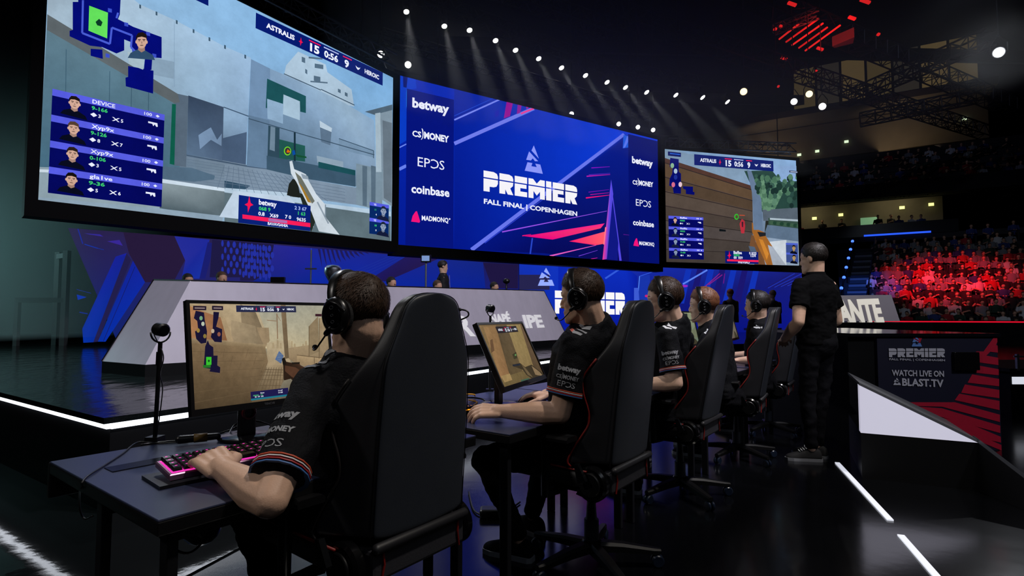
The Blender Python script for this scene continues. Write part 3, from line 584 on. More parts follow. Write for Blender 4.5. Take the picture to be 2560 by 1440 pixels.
textuv(S, 'Baffea', F(.25, .78), .12, WHT, .03); textuv(S, '0000', F(.25, .58), .1, GRN, .03); textuv(S, '00  059', F(.25, .38), .1, WHT, .03); textuv(S, '0 0/25', F(.72, .78), .1, WHT, .03); textuv(S, '1234', F(.76, .58), .1, WHT, .03); S.rect(F(.05, .16), F(1, .32), (240, 44, 96)); textuv(S, 'FREVERD', F(.38, .03), .1, WHT, .03)
S.cur = 'side_panel'; a = S.at(1368, 1070); b = S.at(1492, 1268); S.L = 9; S.rect((a[0], b[1]), (b[0], a[1]), (70, 90, 150)); h2 = (a[1] - b[1]) / 2; S.L = 10
for i in (0, 1):
    y = a[1] - i * h2; S.rect((a[0], y - h2 * .2), (b[0], y), (90, 110, 210)); F = frac((a[0], y - h2), (b[0], y)); cx, cy = F(.62, .5); old = S.at; S.at = lambda x, y: (cx + x, cy - y); S.face((0, 0), h2 * .5, skin=(190, 160, 110)); S.at = old
S.build(root, PIX, off=root.location)
# ------------------------------------------------------------------ low LED wall behind the stage
A = onz(170, 570, 2.98); B = onz(1297, 655, 2.98); A.z = B.z = .6
root = thing('led_wall', 'dim blue and purple LED wall low behind the left podium, under the big screens', 'LED wall', A)
u = (B - A).normalized(); S = Screen(A, u, UP, .004); S.W = (B - A).length; S.H = 2.38
crop(S, 0, 500, 3.6); S.cur = 'graphics'
p = [(606, 250), (4700, 558), (4700, 1400), (750, 1290)]
S.W0 = S.W; S.W = 0
S.poly([(0, S.H), (S.W0, S.H), (S.W0, 0), (.9, 0)], [(42, 34, 74), (26, 26, 84), (16, 34, 150), (14, 34, 110)], True); S.W = S.W0; S.L = 1
S.poly([(1140, 478), (1160, 505), (840, 1280), (750, 1285), (740, 1160), (1040, 510)], [(30, 36, 160), (22, 34, 140), (6, 44, 150), (6, 48, 160), (8, 46, 150), (24, 34, 150)]); S.poly([(1200, 540), (1305, 740), (950, 1275), (880, 1275)], [(20, 34, 150), (16, 40, 160), (6, 46, 165), (8, 46, 150)])
S.line((1215, 600), (930, 1270), 5, (20, 26, 90)); S.poly([(1140, 478), (1180, 540), (880, 1275), (840, 1280)], (34, 30, 74))
S.poly([(1075, 360), (1105, 412), (965, 372)], (56, 40, 150)); S.poly([(760, 300), (900, 310), (930, 330), (800, 310)], (52, 42, 150)); S.line((700, 255), (745, 395), 10, (24, 40, 150)); S.line((760, 398), (880, 435), 8, (20, 50, 160)); S.line((880, 435), (935, 448), 5, (20, 50, 150))
S.poly([(690, 850), (780, 875), (700, 900)], (14, 50, 160)); S.line((690, 805), (820, 840), 5, (24, 44, 130)); S.line((715, 1010), (790, 1025), 10, (22, 44, 130))
S.poly([(1110, 290), (1570, 322), (1666, 540), (1560, 740), (1305, 740), (1160, 480)], (38, 26, 58)); crop(S, 0, 540, 3.13)
S.poly([(1365, 158), (1640, 185), (1560, 490), (1420, 490), (1450, 350)], [(36, 44, 150), (30, 40, 150), (24, 48, 160), (22, 40, 150), (36, 44, 150)]); S.poly([(1625, 205), (1680, 215), (1605, 490), (1560, 490)], (26, 30, 110))
S.poly([(1660, 185), (2160, 225), (2110, 480), (1640, 480)], (30, 26, 66)); crop(S, 600, 560, 3.556); S.poly([(0, 160), (305, 185), (260, 420), (130, 505), (0, 505)], (30, 26, 68)); S.L = 2
crop(S, 0, 540, 3.13)
for i in range(9):
    for j in range(5):
        x = 1740 + i * 46 + (j % 2) * 22; y = 215 + j * 52 + i * 5
        if x < 2150: S.oval((x, y), 10 + (i % 3) * 2, 26, (36, 48, 160), 8)
crop(S, 600, 560, 3.556)
for i in range(5):
    for j in range(5): S.oval((30 + i * 50 + (j % 2) * 25, 200 + j * 62 + i * 6), 12, 30, (34, 46, 156), 8)
S.L = 1
S.poly([(300, 185), (640, 215), (620, 525), (110, 510), (260, 430)], [(40, 40, 140), (34, 36, 150), (14, 36, 140), (14, 34, 130), (30, 36, 130)]); S.poly([(640, 215), (2160, 340), (2180, 570), (620, 525)], [(28, 40, 150), (20, 38, 130), (10, 34, 140), (14, 40, 160)]); S.L = 2
S.poly([(1480, 285), (1760, 310), (1300, 510), (1130, 505)], [(34, 26, 90), (38, 26, 76), (30, 22, 80), (28, 24, 96)])
for i in range(14):
    x = 690 + i * 38; S.poly([(x, 222), (x + 22, 224), (x + 40 + i * 4, 390 - i * 12), (x + 26, 330 - i * 8)], (30, 26, 84))
for k in range(4): S.line((900 + k * 60, 470), (1330 + k * 50, 285), 7, (26, 44, 150))
S.line((632, 215), (628, 525), 6, (40, 80, 170)); S.poly([(2160, 345), (2470, 360), (2470, 575), (2240, 570)], (30, 22, 64))
S.build(root, {'picture': PIX['flat']}, off=root.location)
q = MB(); q.prism([A + UP * 2.38 - S.n * .01, B + UP * 2.38 - S.n * .01, B - S.n * .01, A + u * .9 - S.n * .01], -S.n * .12); q.build('backing', M_frame, root, off=root.location)
A = onz(1298, 655, 2.98); B = onz(2004, 682, 2.98); A.z = B.z = .6
root = thing('led_wall', 'bright blue LED wall with white title letters, low behind the row of players', 'LED wall', A)
u = (B - A).normalized(); S = Screen(A, u, UP, .004); S.W = (B - A).length; S.H = 2.38; S.cur = 'graphics'; crop(S, 1280, 640, 3.2)
S.poly([(0, 0), (S.W, 0), (S.W, S.H), (0, S.H)], [(6, 14, 120), (10, 20, 130), (24, 30, 120), (22, 50, 190)], True); S.L = 1
S.poly([(50, 60), (370, 60), (370, 600), (50, 600)], [(20, 50, 180), (18, 52, 190), (10, 40, 170), (24, 30, 90)]); S.poly([(50, 150), (300, 150), (300, 270), (50, 270)], (38, 36, 78)); S.poly([(370, 60), (900, 85), (1000, 160), (1000, 600), (370, 620)], [(12, 40, 180), (14, 46, 190), (10, 30, 160), (8, 24, 150), (8, 26, 150)]); S.L = 2
S.line((745, 180), (885, 88), 14, (50, 90, 220)); S.poly([(1020, 160), (1100, 150), (1110, 300), (1060, 440), (1000, 400)], (24, 52, 170)); S.line((1020, 160), (1000, 380), 7, (80, 130, 240)); S.line((1025, 160), (1190, 105), 6, (50, 90, 220)); S.line((1110, 200), (1080, 440), 6, (40, 70, 210)); S.poly([(975, 255), (1010, 255), (1020, 390), (975, 380)], (60, 90, 210))
for k in range(7):
    x = 1330 + k * 90; S.poly([(x + 60, 105), (x + 105, 110), (x + 45, 380), (x - 10, 380)], (26, 22, 110) if k % 2 else (18, 50, 180))
for k in range(9): S.line((2020 + k * 26, 260 - k * 3), (2230 + k * 30, 140), 4, (40, 60, 190) if k % 2 else (30, 26, 90))
S.L = 3; S.line((1365, 225), (1560, 112), 13, (90, 130, 240)); S.line((1480, 300), (1660, 140), 6, (150, 30, 130)); S.line((1570, 230), (1680, 150), 8, (130, 30, 130)); S.oval((1380, 240), 25, 10, (150, 40, 190)); S.oval((1075, 320), 14, 10, (200, 40, 120)); S.line((1690, 220), (1700, 140), 6, (120, 20, 130))
S.cur = 'emblem'; S.L = 4
S.text('TRI', (205, 238), (337, 238), 145, (150, 172, 255), 'logo'); S.cur = 'title_letters'; S.text('PREMIER', (342, 460), (902, 470), 184, (250, 248, 250), 'logo')
S.parts['title_letters'] = S.parts['title_letters']
S.build(root, {'picture': PIX['flat']}, off=root.location)
# only the first letters are lit: the others run off behind the heads (dark part of the loop)
q = MB(); q.prism([A + UP * 2.38 - S.n * .01, B + UP * 2.38 - S.n * .01, B - S.n * .01, A - S.n * .01], -S.n * .12); q.build('backing', M_frame, root, off=root.location)

# ------------------------------------------------------------------ team podiums on the stage
M_pod = mat('podium_lacquer', (182, 176, 190), .42, var=.13, scale=1.2, stretch=(6, 6, .6), spec=.3)
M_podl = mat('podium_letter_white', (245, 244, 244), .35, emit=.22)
M_plinth = mat('podium_plinth', (12, 14, 16), .35)
def on_plane(px, py, o, n):
    r = ray(px, py); return EYE + r * ((o - EYE).dot(n) / r.dot(n))
bl = onz(363, 912, .725); br = onz(1421, 848, .725); e = (br - bl).normalized(); dd = V((-e.y, e.x, 0))
up = (UP * .93 + dd * .36).normalized(); n = e.cross(up)
root = thing('podium', 'long white slanted podium of the opposing team on the stage, behind the nearest monitor', 'podium', (bl.x, bl.y, .6))
tl = on_plane(476, 701, bl, n); tr = on_plane(1360, 727, bl, n)
el = onz(255, 903, .725); et = on_plane(385, 699, el, (bl - el).cross(tl - el))
bk = dd * .9
P = MB(); fr = [bl, br, tr, tl]
P.poly([bl, br, tr, tl]); P.poly([el, bl, tl, et]); P.build('front_panel', M_pod, root, off=root.location, normals=False); P = MB()
b2 = dd * .35 + e * .5
P.poly([et, tl, tr, tr + bk, et + b2]); P.poly([br, br + bk * 1.4, tr + bk, tr]); P.poly([el, et, et + b2, el + b2]); P.poly([et + b2, tr + bk, br + bk * 1.4, el + b2]); P.poly([el, el + b2, br + bk * 1.4, br, bl])
P.build('body', M_black, root, off=root.location)
P = MB(); P.prism([V((a.x, a.y, .6)) for a in (el, bl, br, br + bk, el + b2)], (0, 0, .124)); P.build('plinth', M_plinth, root, off=root.location)
P = MB()
for a, b in ((tl, tr), (et, tl), (tr, br), (et, el)): P.beam(a, b, .014, .014)
P.build('edge_trim', M_blk2, root, off=root.location)
S = Screen(bl, e, up, .012); S.L = 1; S.W = 0; crop(S, 1140, 640, 3.13)
for t_, a, b, h in (('R', (22, 620), (150, 622), 160), ('NAPÉ', (278, 530), (432, 520), 72), ('IPE', (545, 562), (690, 556), 100)): S.cur = 'letter_group#' + t_; S.text(t_, a, b, h, (255, 255, 255), .04)
o = S.build(root, M_podl, off=root.location) if False else {k: m_.build(k.split('#')[0], M_podl, root, off=root.location, normals=False) for k, m_ in S.parts.items()}
[mod(q_, 'SOLIDIFY', thickness=.02, offset=-1) for q_ in o.values()]
# far podium, standing on a riser at the right
g = 23.0
a = aty(1918, 815, g); b = aty(2250, 806, g); c = aty(2228, 737, g + .35); d = aty(1930, 741, g + .35); a.z = b.z = 1.0
root = thing('podium', 'grey slanted podium with large cut out white letters, beside the standing man', 'podium', (a.x, a.y, 1.0))
bk = V((-.2, .98, 0)) * .8; e = (b - a).normalized(); n = e.cross((d - a).normalized())
P = MB(); P.poly([a, b, c, d]); P.poly([d, c, c + bk, d + bk]); P.poly([b, b + bk, c + bk, c]); P.poly([a, d, d + bk, a + bk]); P.poly([a, a + bk, b + bk, b]); P.poly([a + bk, d + bk, c + bk, b + bk]); P.build('front_panel', mat('podium_grey', (134, 128, 138), .5, var=.08, scale=2), root, off=root.location)
upv = n.cross(e).normalized(); S = Screen(a, e, upv, .03); S.cur = 'team_letters'; S.L = 1; crop(S, 1980, 380, 3)
S.text('AVANTE', (200, 1290), (690, 1272), 172, (255, 255, 255), .05)
P = S.parts['team_letters'].build('team_letters', mat('letter_warm_white', (250, 242, 226), .4, emit=.30), root, off=root.location, normals=False); mod(P, 'SOLIDIFY', thickness=.12, offset=-1)
P = MB(); P.prism([V((9, 22.4, .6)), V((16.8, 21.9, .6)), V((16.8, 25.5, .6)), V((10, 26, .6))], (0, 0, .36)); struct('floor_riser', P, M_gloss)
root = None
strip_between('led_strip', SP_(-3.6, -1.05, 0), SP_(6, -1.05, 0), .94, .99, glow('red_led_thick', (240, 16, 46), .9), 'thin red LED line along the barrier in front of the crowd')
P = MB(); P.prism([SP_(-3.7, -1.0, 0), SP_(6, -1.0, 0), SP_(6, -.75, 0), SP_(-3.7, -.75, 0)], (0, 0, 1.02)); tag(P.build('crowd_barrier', M_black), 'low black barrier between the stage and the seated crowd', 'barrier')

# ------------------------------------------------------------------ arena stands
SX = V((.87, -.5, 0)); QX = V((.5, .87, 0)); P0 = V((20.5, 25.0, 0))
def SP(t, q, z): return P0 + SX * t + QX * q + UP * z
M_tier = mat('stand_concrete', (40, 40, 46), .85, var=.2, scale=2)
M_seat = mat('stand_seat', (24, 24, 30), .6)
def tier(name, t0, t1, q0, nq, z0, dq, dz, m):
    mb = MB()
    for i in range(nq): mb.prism([SP(t0, q0 + i * dq, z0 + i * dz - .4), SP(t1, q0 + i * dq, z0 + i * dz - .4), SP(t1, q0 + (i + 1) * dq, z0 + i * dz - .4), SP(t0, q0 + (i + 1) * dq, z0 + i * dz - .4)], (0, 0, .4 + (0 if i else 0)))
    return struct(name, mb, m)
tier('floor_lower_stand', -4.6, 7, -.25, 14, .2, .85, .42, M_tier)
tier('floor_upper_stand', -9.5, 9, 13, 8, 9.7, .85, .62, M_tier)
def TL(q): return -4.85 + .125 * q
root = thing('stairs', 'blue lit stairs climbing beside the red lit crowd', 'stairs', SP(-4.8, 0, 0)); off = root.location
mb = MB(); nz = MB()
for i in range(13):
    q0 = -.3 + i * .85; z = .1 + i * .42
    for k in range(2):
        qa = q0 + k * .425; zt = z + k * .21; mb.prism([SP(TL(qa), qa, -.1), SP(TL(qa) + .98, qa, -.1), SP(TL(qa) + .98, qa + .43, -.1), SP(TL(qa), qa + .43, -.1)], (0, 0, zt + .1))
    nz.prism([SP(TL(q0), q0 - .03, z - .12), SP(TL(q0) + .98, q0 - .03, z - .12), SP(TL(q0) + .98, q0 - .03, z + .012), SP(TL(q0), q0 - .03, z + .012)], QX * .06)
mb.build('flight', mat('stair_grey', (60, 62, 72), .8), root, off=off); nz.build('nosing', mat('stair_nosing', (120, 124, 134), .6), root, off=off)
for i, dt in enumerate((-.12, 1.1)):
    root = thing('handrail', ('handrail on the outer side of the blue stairs, with small blue lights', 'handrail between the blue stairs and the seated crowd')[i], 'handrail', SP(TL(0) + dt, 0, 0)); off = root.location
    for k in range(6):
        q = .1 + k * 2.1; mb = MB(); mb.tube([SP(TL(q) + dt, q, .1 + k * 1.03), SP(TL(q) + dt, q, 1.15 + k * 1.04)], .025, 6); mb.build('post', M_blk2, root, off=off)
    mb = MB(); mb.tube([SP(TL(.1) + dt, .1, 1.15), SP(TL(10.6) + dt, 10.6, 6.35)], .025, 6); mb.build('rail', M_blk2, root, off=off)
    if i == 0:
        for k in range(8):
            q = .6 + k * 1.35; mb = MB(); mb.ell(SP(TL(q) + dt, q, 1.42 + k * .67), (.09, .09, .09), n=8, m=5); mb.build('lamp', glow('stair_lamp_blue', (60, 100, 255), 3), root, off=off)
# concourse between the stands
mb = MB(); mb.prism([SP(-13, 15.2, 6.2), SP(1.8, 15.2, 6.2), SP(1.8, 15.2, 9.5), SP(-13, 15.2, 9.5)], QX * .3); struct('wall_concourse', mb, M_beton)
mb = MB(); mb.prism([SP(-13, 11.6, 6.2), SP(9, 11.6, 6.2), SP(9, 15.2, 6.2), SP(-13, 15.2, 6.2)], (0, 0, .35)); struct('floor_concourse', mb, M_tier)
mb = MB(); mb.prism([SP(-9, 11.6, 6.5), SP(2, 11.6, 6.5), SP(2, 11.6, 7.35), SP(-9, 11.6, 7.35)], QX * .06); tag(mb.build('balcony_rail', mat('dark_glass_rail', (14, 16, 30), .2)), 'dark balcony front with a blue light line above the crowd', 'balcony')
mb = MB(); mb.prism([SP(-3.0, 11.5, 6.55), SP(.6, 11.5, 6.55), SP(.6, 11.5, 6.66), SP(-3.0, 11.5, 6.66)], QX * .05); tag(mb.build('light_line', glow('blue_line', (40, 90, 255), 1.1)), 'blue light line along the balcony front above the crowd', 'light strip')
mb = MB(); mb.prism([SP(-9.5, 12.6, 9.3), SP(9, 12.6, 9.3), SP(9, 12.6, 10.3), SP(-9.5, 12.6, 10.3)], QX * .3); struct('wall_upper_fascia', mb, M_dark)
lamp('concourse_light', 'AREA', SP(-6.5, 13.6, 9.2), SP(-6.5, 15.2, 7.2), 26, (1, .86, .5), 2.5)
lamp('concourse_light', 'AREA', SP(-1.0, 13.6, 9.2), SP(-1.0, 15.2, 7.2), 26, (1, .86, .5), 2.5)
# soffit bands and lounge, high up at the back
mb = MB(); mb.prism([SP(-26, 20.5, 14.5), SP(5.5, 20.5, 14.5), SP(5.5, 20.5, 17.4), SP(-26, 20.5, 17.4)], QX * .4); struct('wall_soffit_band', mb, M_beton)
mb = MB(); mb.prism([SP(-16, 17.5, 17.5), SP(5.5, 17.5, 17.5), SP(5.5, 21, 17.5), SP(-16, 21, 17.5)], (0, 0, .5)); struct('ceiling_soffit', mb, M_beton)
lamp('soffit_light', 'AREA', SP(-9, 18.9, 15.2), SP(-8, 20.5, 17), 30, (1, .72, .45), 4)
lamp('soffit_light', 'AREA', SP(0, 18.9, 15.2), SP(1, 20.5, 17), 30, (1, .72, .45), 4)
for k in range(7):
    mb = MB(); x0 = -7.4 + k * 1.9; mb.prism([SP(x0, 24, 20.3), SP(x0 + 1.7, 24, 20.3), SP(x0 + 1.7, 24, 23.9), SP(x0, 24, 23.9)], QX * .1)
    mm = mat('lounge_glass_%d' % (k % 3), [(96, 82, 52), (70, 64, 50), (112, 94, 60)][k % 3], .3, emit=.55, ecol=[(84, 72, 44), (52, 48, 40), (100, 84, 52)][k % 3], var=.5, scale=1.4)
    o = struct('window_%d' % (k + 1), mb, mm)
mb = MB(); mb.prism([SP(4.6, 22, 25.0), SP(7.4, 22, 24.6), SP(7.4, 22, 28.6), SP(4.6, 22, 28.6)], QX * .1); struct('window_8', mb, mat('lounge_glass_bright', (120, 104, 60), .3, emit=.6, ecol=(104, 90, 50), var=.5, scale=1))
def dot_light(px, py, q, name, label, cat, col, s, size, group=None):
    n = QX; r = ray(px, py); P_ = EYE + r * (((P0 + QX * q) - EYE).dot(n) / r.dot(n)); mb = MB(); mb.box(P_, (size * 1.5, size * .3, size), Matrix.Rotation(-.52, 3, 'Z')); return tag(mb.build(name, glow('glow_%s' % '_'.join(map(str, col)), col, s)), label, cat, group)
for x, y in ((2412, 296), (2116, 354), (2043, 378), (1998, 387)): dot_light(x, y, 20.3, 'exit_sign', 'small pale exit sign glowing on the brown band high above the crowd', 'exit sign', (215, 240, 200), 1.3, .2, 'exit signs on the high band')
for x, y in ((2036, 546), (2102, 537), (2255, 519), (2328, 511)): dot_light(x, y, 14.9, 'concourse_lamp', 'yellow lamp on the lit wall behind the standing spectators', 'lamp', (250, 250, 150), 1.3, .2, 'lamps on the concourse wall')
dot_light(2376, 462, 13, 'exit_sign', 'tiny white light on the dark edge of the upper stand', 'light', (230, 235, 230), 1.3, .2); dot_light(2173, 556, 14.9, 'wall_sign', 'round pale green sign on the concourse wall', 'sign', (120, 170, 130), .5, .7)

# ------------------------------------------------------------------ rigging
def truss(name, label, a, b, w_=.4, m=None, n=None, group=None, r=.028):
    """box truss: four chord tubes and zigzag lacing"""
    a = V(a); b = V(b); root = thing(name, label, 'truss', a, 0, group); d = (b - a); L = d.length; d.normalize(); x = d.cross(UP).normalized(); z = x.cross(d); h = w_ / 2
    C4 = [x * i * h + z * j * h for i, j in ((-1, -1), (1, -1), (1, 1), (-1, 1))]; mb = MB()
    for c in C4: mb.tube([c, c + d * L], r, 6)
    mb.build('chord', m or M_alu, root); mb = MB(); n = n or max(2, int(L / (w_ * 1.1)))
    for i in range(n):
        p, q = d * (L * i / n), d * (L * (i + 1) / n)
        for k in range(4):
            c, e = (C4[k], C4[(k + 1) % 4]) if i % 2 else (C4[(k + 1) % 4], C4[k]); mb.tube([c + p, e + q], r * .55, 5); mb.tube([C4[k] + p, C4[(k + 1) % 4] + p], r * .55, 5)
    mb.build('lacing', m or M_alu, root); return root
truss('stage_truss', 'silver truss along the top of the left screen', V((-7.45, 8.65, 8.25)), V((-3.0, 13.4, 7.55)), .34)
truss('stage_truss', 'silver truss along the top of the right screen', onz(1668, 360, 8.1), V((11.6, 22.2, 8.1)), .36)
LA = [(1016, 30), (1111, 66), (1174, 76), (1239, 102), (1289, 126), (1347, 147), (1404, 170), (1464, 189), (1518, 206), (1564, 219), (1617, 231), (1690, 238), (1757, 244), (1819, 255)]
LB = [(952, 136), (1020, 162), (1429, 285), (1547, 310), (1595, 318), (1633, 325)]
ptsA = [onz(x, y, 9.5) for x, y in LA]; ptsB = [onz(x, y, 8.15) for x, y in LB]
for i in range(0, 12, 4):
    a = ptsA[i] + V((0, 0, .55)); b = ptsA[min(i + 4, 13)] + V((0, 0, .55)); truss('lighting_truss', ('dark truss carrying the nearest lamps of the long spotlight row', 'dark truss carrying the middle lamps of the long spotlight row', 'dark truss carrying the farthest lamps of the long spotlight row')[i // 4], a, b, .35, M_dtruss)
truss('lighting_truss', 'dark truss just above the middle screen', ptsB[0] + V((0, 0, .5)), ptsB[-1] + V((0, 0, .5)), .3, M_dtruss)
def spotlight(P, label, group, aim, size=.1, lensm=None, power=0, col=(1, 1, 1), ang=16, yoke=.5, hang=True):
    root = thing('spotlight', label, 'spotlight', P, 0, group); d = (V(aim) - V(P)).normalized(); x = d.cross(UP).normalized()
    mb = MB(); z_ = V((0, 0, 0)); prof = [(-3.4, .55), (-3.2, .85), (-1.2, .95), (-.9, 1.15), (-.1, 1.25), (0, 1.2), (-.12, 1.05)]
    y = d.cross(x); mb.loft([[d * (q * size) + (x * cos(2 * pi * k / 14) + y * sin(2 * pi * k / 14)) * (r * size) for k in range(14)] for q, r in prof]); mb.build('housing', M_blk2, root, smooth=40)
    mb = MB(); mb.disc(-d * size * .06, d, size * 1.0, size * .1, 18); mb.build('lens', lensm, root)
    mb = MB(); c = -d * size * 1.7; mb.tube([c + x * size * 1.0, c + x * size * 1.5, c + x * size * 1.5 + UP * size * 2, UP * yoke + x * size * .3, UP * yoke - x * size * .3, c - x * size * 1.5 + UP * size * 2, c - x * size * 1.5, c - x * size], size * .14, 6); mb.build('yoke', M_blk2, root)
    if hang: mb = MB(); mb.tube([UP * (yoke - .02), UP * (24.05 - P[2])], .018, 6); mb.build('hanging_pipe', M_dtruss, root)
    if power:
        l = lamp('beam', 'SPOT', V(P) + d * .12, V(P) + d * 3, power, col, .06, ang, .7)
    return root
LENS = glow('lamp_lens_white', (255, 252, 246), 9); LENSW = glow('lamp_lens_warm', (255, 226, 170), 3)
for i, P in enumerate(ptsA): spotlight(P, 'round white spotlight in the long diagonal row of the ceiling rig', 'spotlights in the long ceiling row', P + V((.30 + .05 * i, -.62, -1.5 - .0 * i)), .072 + .002 * i, LENS, 330, (.95, .98, 1), yoke=.72, hang=False)
for i, P in enumerate(ptsB): spotlight(P, ('bright white spotlight above the right corner of the left screen', 'white spotlight above the left corner of the middle screen', 'white spotlight low above the top edge of the middle screen', 'first of three white spotlights above the right end of the middle screen', 'second of three white spotlights above the right end of the middle screen', 'third of three white spotlights above the right end of the middle screen')[i], None, P + V((.2, -1.4, -1)), .085 if i < 2 else .075, LENS, 0)
for (x, y), z_, lb, lm, sz in (((1859, 229), 10, 'squarish warm spotlight past the end of the long lamp row', LENSW, .13), ((1985, 254), 10, 'warm white round spotlight near the lit lounge windows', LENS, .12), ((2023, 235), 10.2, 'dim yellowish spotlight turned sideways near the lounge windows', LENSW, .13), ((2056, 266), 9.8, 'cool white round spotlight nearest the lounge windows', LENS, .13)):
    P = onz(x, y, z_); spotlight(P, lb, None, P + V((-.9, -1.6, -.5)), sz, lm)
P = onz(2497, 131, 9.0); spotlight(P, 'very bright white followspot high above the crowd at the right', None, P + V((-1.3, -1.4, -.7)), .13, glow('followspot_lens', (240, 244, 255), 30), 500, (.9, .93, 1), 22)
# dark ceiling trusses and the red lit cluster
for i, (a, b, z0, z1, w_, lb) in enumerate((((1150, -60), (1530, 75), 12, 12, .5, 'dark ceiling truss above the long lamp row'), ((1440, 90), (1530, 70), 12, 12, .4, 'short dark truss stub hanging above the lamp row'), ((1500, 20), (2460, 330), 13.5, 13.5, .7, 'long dark truss crossing the ceiling towards the lounge windows'), ((1760, -60), (2560, 280), 15, 13.5, .8, 'long dark truss above the red lit cluster'), ((2110, 250), (2480, 90), 12.5, 12.5, .6, 'dark truss crossing in front of the lounge windows'), ((2150, 300), (2440, 240), 12.0, 12.3, .6, 'lower dark truss in front of the lounge windows'))):
    truss('ceiling_truss', lb, onz(a[0], a[1], z0) if a[1] > -1000 else a, onz(b[0], b[1], z1), w_, M_dtruss, r=.045)
M_rt = mat('red_washed_truss', (150, 150, 155), .5, .2)
Zr = 14.0
def up_(x, y): return onz(x, y, Zr)
root = truss('ceiling_truss', 'truss bay washed in red light high above the standing man', up_(1935, 75), up_(2045, 33), .35, M_rt)
for i, (a, b) in enumerate((((1948, 90), (1996, 52)), ((1965, 97), (2046, 38)), ((1980, 105), (2057, 50)), ((1997, 112), (2068, 60)), ((2013, 119), (2100, 55)))):
    mb = MB(); mb.tube([up_(*a) - UP * .15, up_(*b) - UP * .15], .04, 8); tag(mb.build('light_tube', glow('red_lit_rung_%d' % (i % 2), (235, 40, 36), .85 - .3 * (i % 2))), 'truss rung in the slanted row of five, its red light put in as glow', 'truss rung', 'red glowing rungs')  # truss rungs under red light: that light is put in as their own glow
for i, (x, y, sx) in enumerate(((1960, 146, .3), (2050, 122, .3), (1980, 10, .35), (2163, 3, .4), (2130, 45, .3), (1938, 73, .12), (1952, 66, .12), (2040, 178, .1), (2196, 86, .1), (1946, 216, .09))):
    P = up_(x, y); mb = MB(); mb.box(P, (sx, .12, .09), Matrix.Rotation(.35, 3, 'Y')); tag(mb.build('red_lamp', glow('red_lamp', (240, 36, 36), .8)), 'small red lamp among the dark ceiling trusses', 'lamp', 'small red ceiling lamps')
lamp('red_wash', 'SPOT', onz(2060, 110, 12.0), onz(2060, 60, 15.5), 420, (1, .04, .03), .1, 60, .8)
mb = MB(); mb.prism([up_(2080, 92), up_(2135, 68), up_(2132, 84), up_(2085, 96)], (0, 0, -.45)); tag(mb.build('speaker_box', M_rt), 'dark box hanging under the red lit truss', 'speaker')

# ------------------------------------------------------------------ haze
def haze(name, c, size, dens, col, label):
    m = bpy.data.materials.new(name); m.use_nodes = True; nt = m.node_tree; nt.nodes.clear(); out = nt.nodes.new('ShaderNodeOutputMaterial'); v = nt.nodes.new('ShaderNodeVolumeScatter')
    v.inputs['Color'].default_value = (*col, 1); v.inputs['Density'].default_value = dens; v.inputs['Anisotropy'].default_value = .25; nt.links.new(v.outputs[0], out.inputs['Volume'])
    mb = MB(); mb.box(c, size); return tag(mb.build(name, m), label, 'haze', None, 'stuff')
haze('stage_haze', (-12.4, 11.2, 3.6), (8.2, 5.0, 5.6), .10, (.8, .95, .92), 'pale green grey haze hanging at the left end of the stage')
haze('beam_haze', (4.0, 15.6, 8.0), (16.0, 9.0, 3.4), .035, (.95, .97, 1), 'thin haze under the long spotlight row showing its beams')
# ------------------------------------------------------------------ people
M_skin = mat('skin', (222, 180, 154), .5, var=.10, scale=30, bump=.08, bscale=220, spec=.4)
M_skin2 = mat('skin_pale', (228, 188, 164), .5, var=.10, scale=30, bump=.08, bscale=220, spec=.4)
M_jersey = mat('jersey_black', (12, 13, 18), .75, var=.5, scale=70, bump=.25, bscale=160, spec=.15)
M_trou = mat('trousers_black', (15, 15, 19), .9, spec=.1, bump=.2, bscale=120)
M_polo = mat('polo_black', (8, 8, 10), .9, spec=.1, bump=.15, bscale=200)
M_hair = mat('hair_dark_brown', (62, 43, 30), .55, var=.35, scale=60, spec=.35); M_hairg = mat('hair_ginger_brown', (112, 68, 42), .55, var=.3, scale=60); M_hairb = mat('hair_near_black', (32, 25, 22), .55, var=.3, scale=60)
M_print = mat('print_white', (222, 224, 228), .6); M_printd = mat('print_grey', (150, 152, 158), .6); M_orange = mat('print_orange', (216, 84, 52), .6); M_redt = mat('trim_red', (190, 40, 44), .55); M_bluet = mat('trim_blue', (70, 120, 190), .55)
M_eye = mat('eye_white', (205, 200, 196), .25); M_iris = mat('iris_dark', (40, 30, 26), .2); M_brow = M_hair
M_foam = mat('ear_cushion', (16, 16, 18), .8, bump=.2, bscale=90); M_head = mat('headset_black', (13, 13, 15), .3, var=.05); M_logo = mat('headset_logo_grey', (110, 112, 116), .4)
def organic(name, mb, m, parent, voxel, it=6, off=None, wr=0, wscale=9):
    o = mb.build(name, m, parent, off=off)
    md = mod(o, 'REMESH', mode='VOXEL', voxel_size=voxel, use_smooth_shade=True); mod(o, 'SMOOTH', factor=.5, iterations=it); bake(o)
    if wr:
        me = o.data; no = [v.normal.copy() for v in me.vertices]
        for v, nn in zip(me.vertices, no):
            p = v.co; q = V((p.x * wscale, p.y * wscale, p.z * wscale * 1.5)); v.co += nn * wr * (noise.noise(q) + .6 * abs(noise.noise(q * 2.1 + V((3, 1, 7)))) - .2)
    me = o.data; me.polygons.foreach_set('use_smooth', [True] * len(me.polygons)); return o
def frame(o, f, u):
    """matrix of a head-like frame: x right, y forward, z up"""
    f = V(f).normalized(); u = V(u); x = f.cross(u).normalized(); u = x.cross(f).normalized()
    return Matrix(((x.x, f.x, u.x, o[0]), (x.y, f.y, u.y, o[1]), (x.z, f.z, u.z, o[2]), (0, 0, 0, 1)))
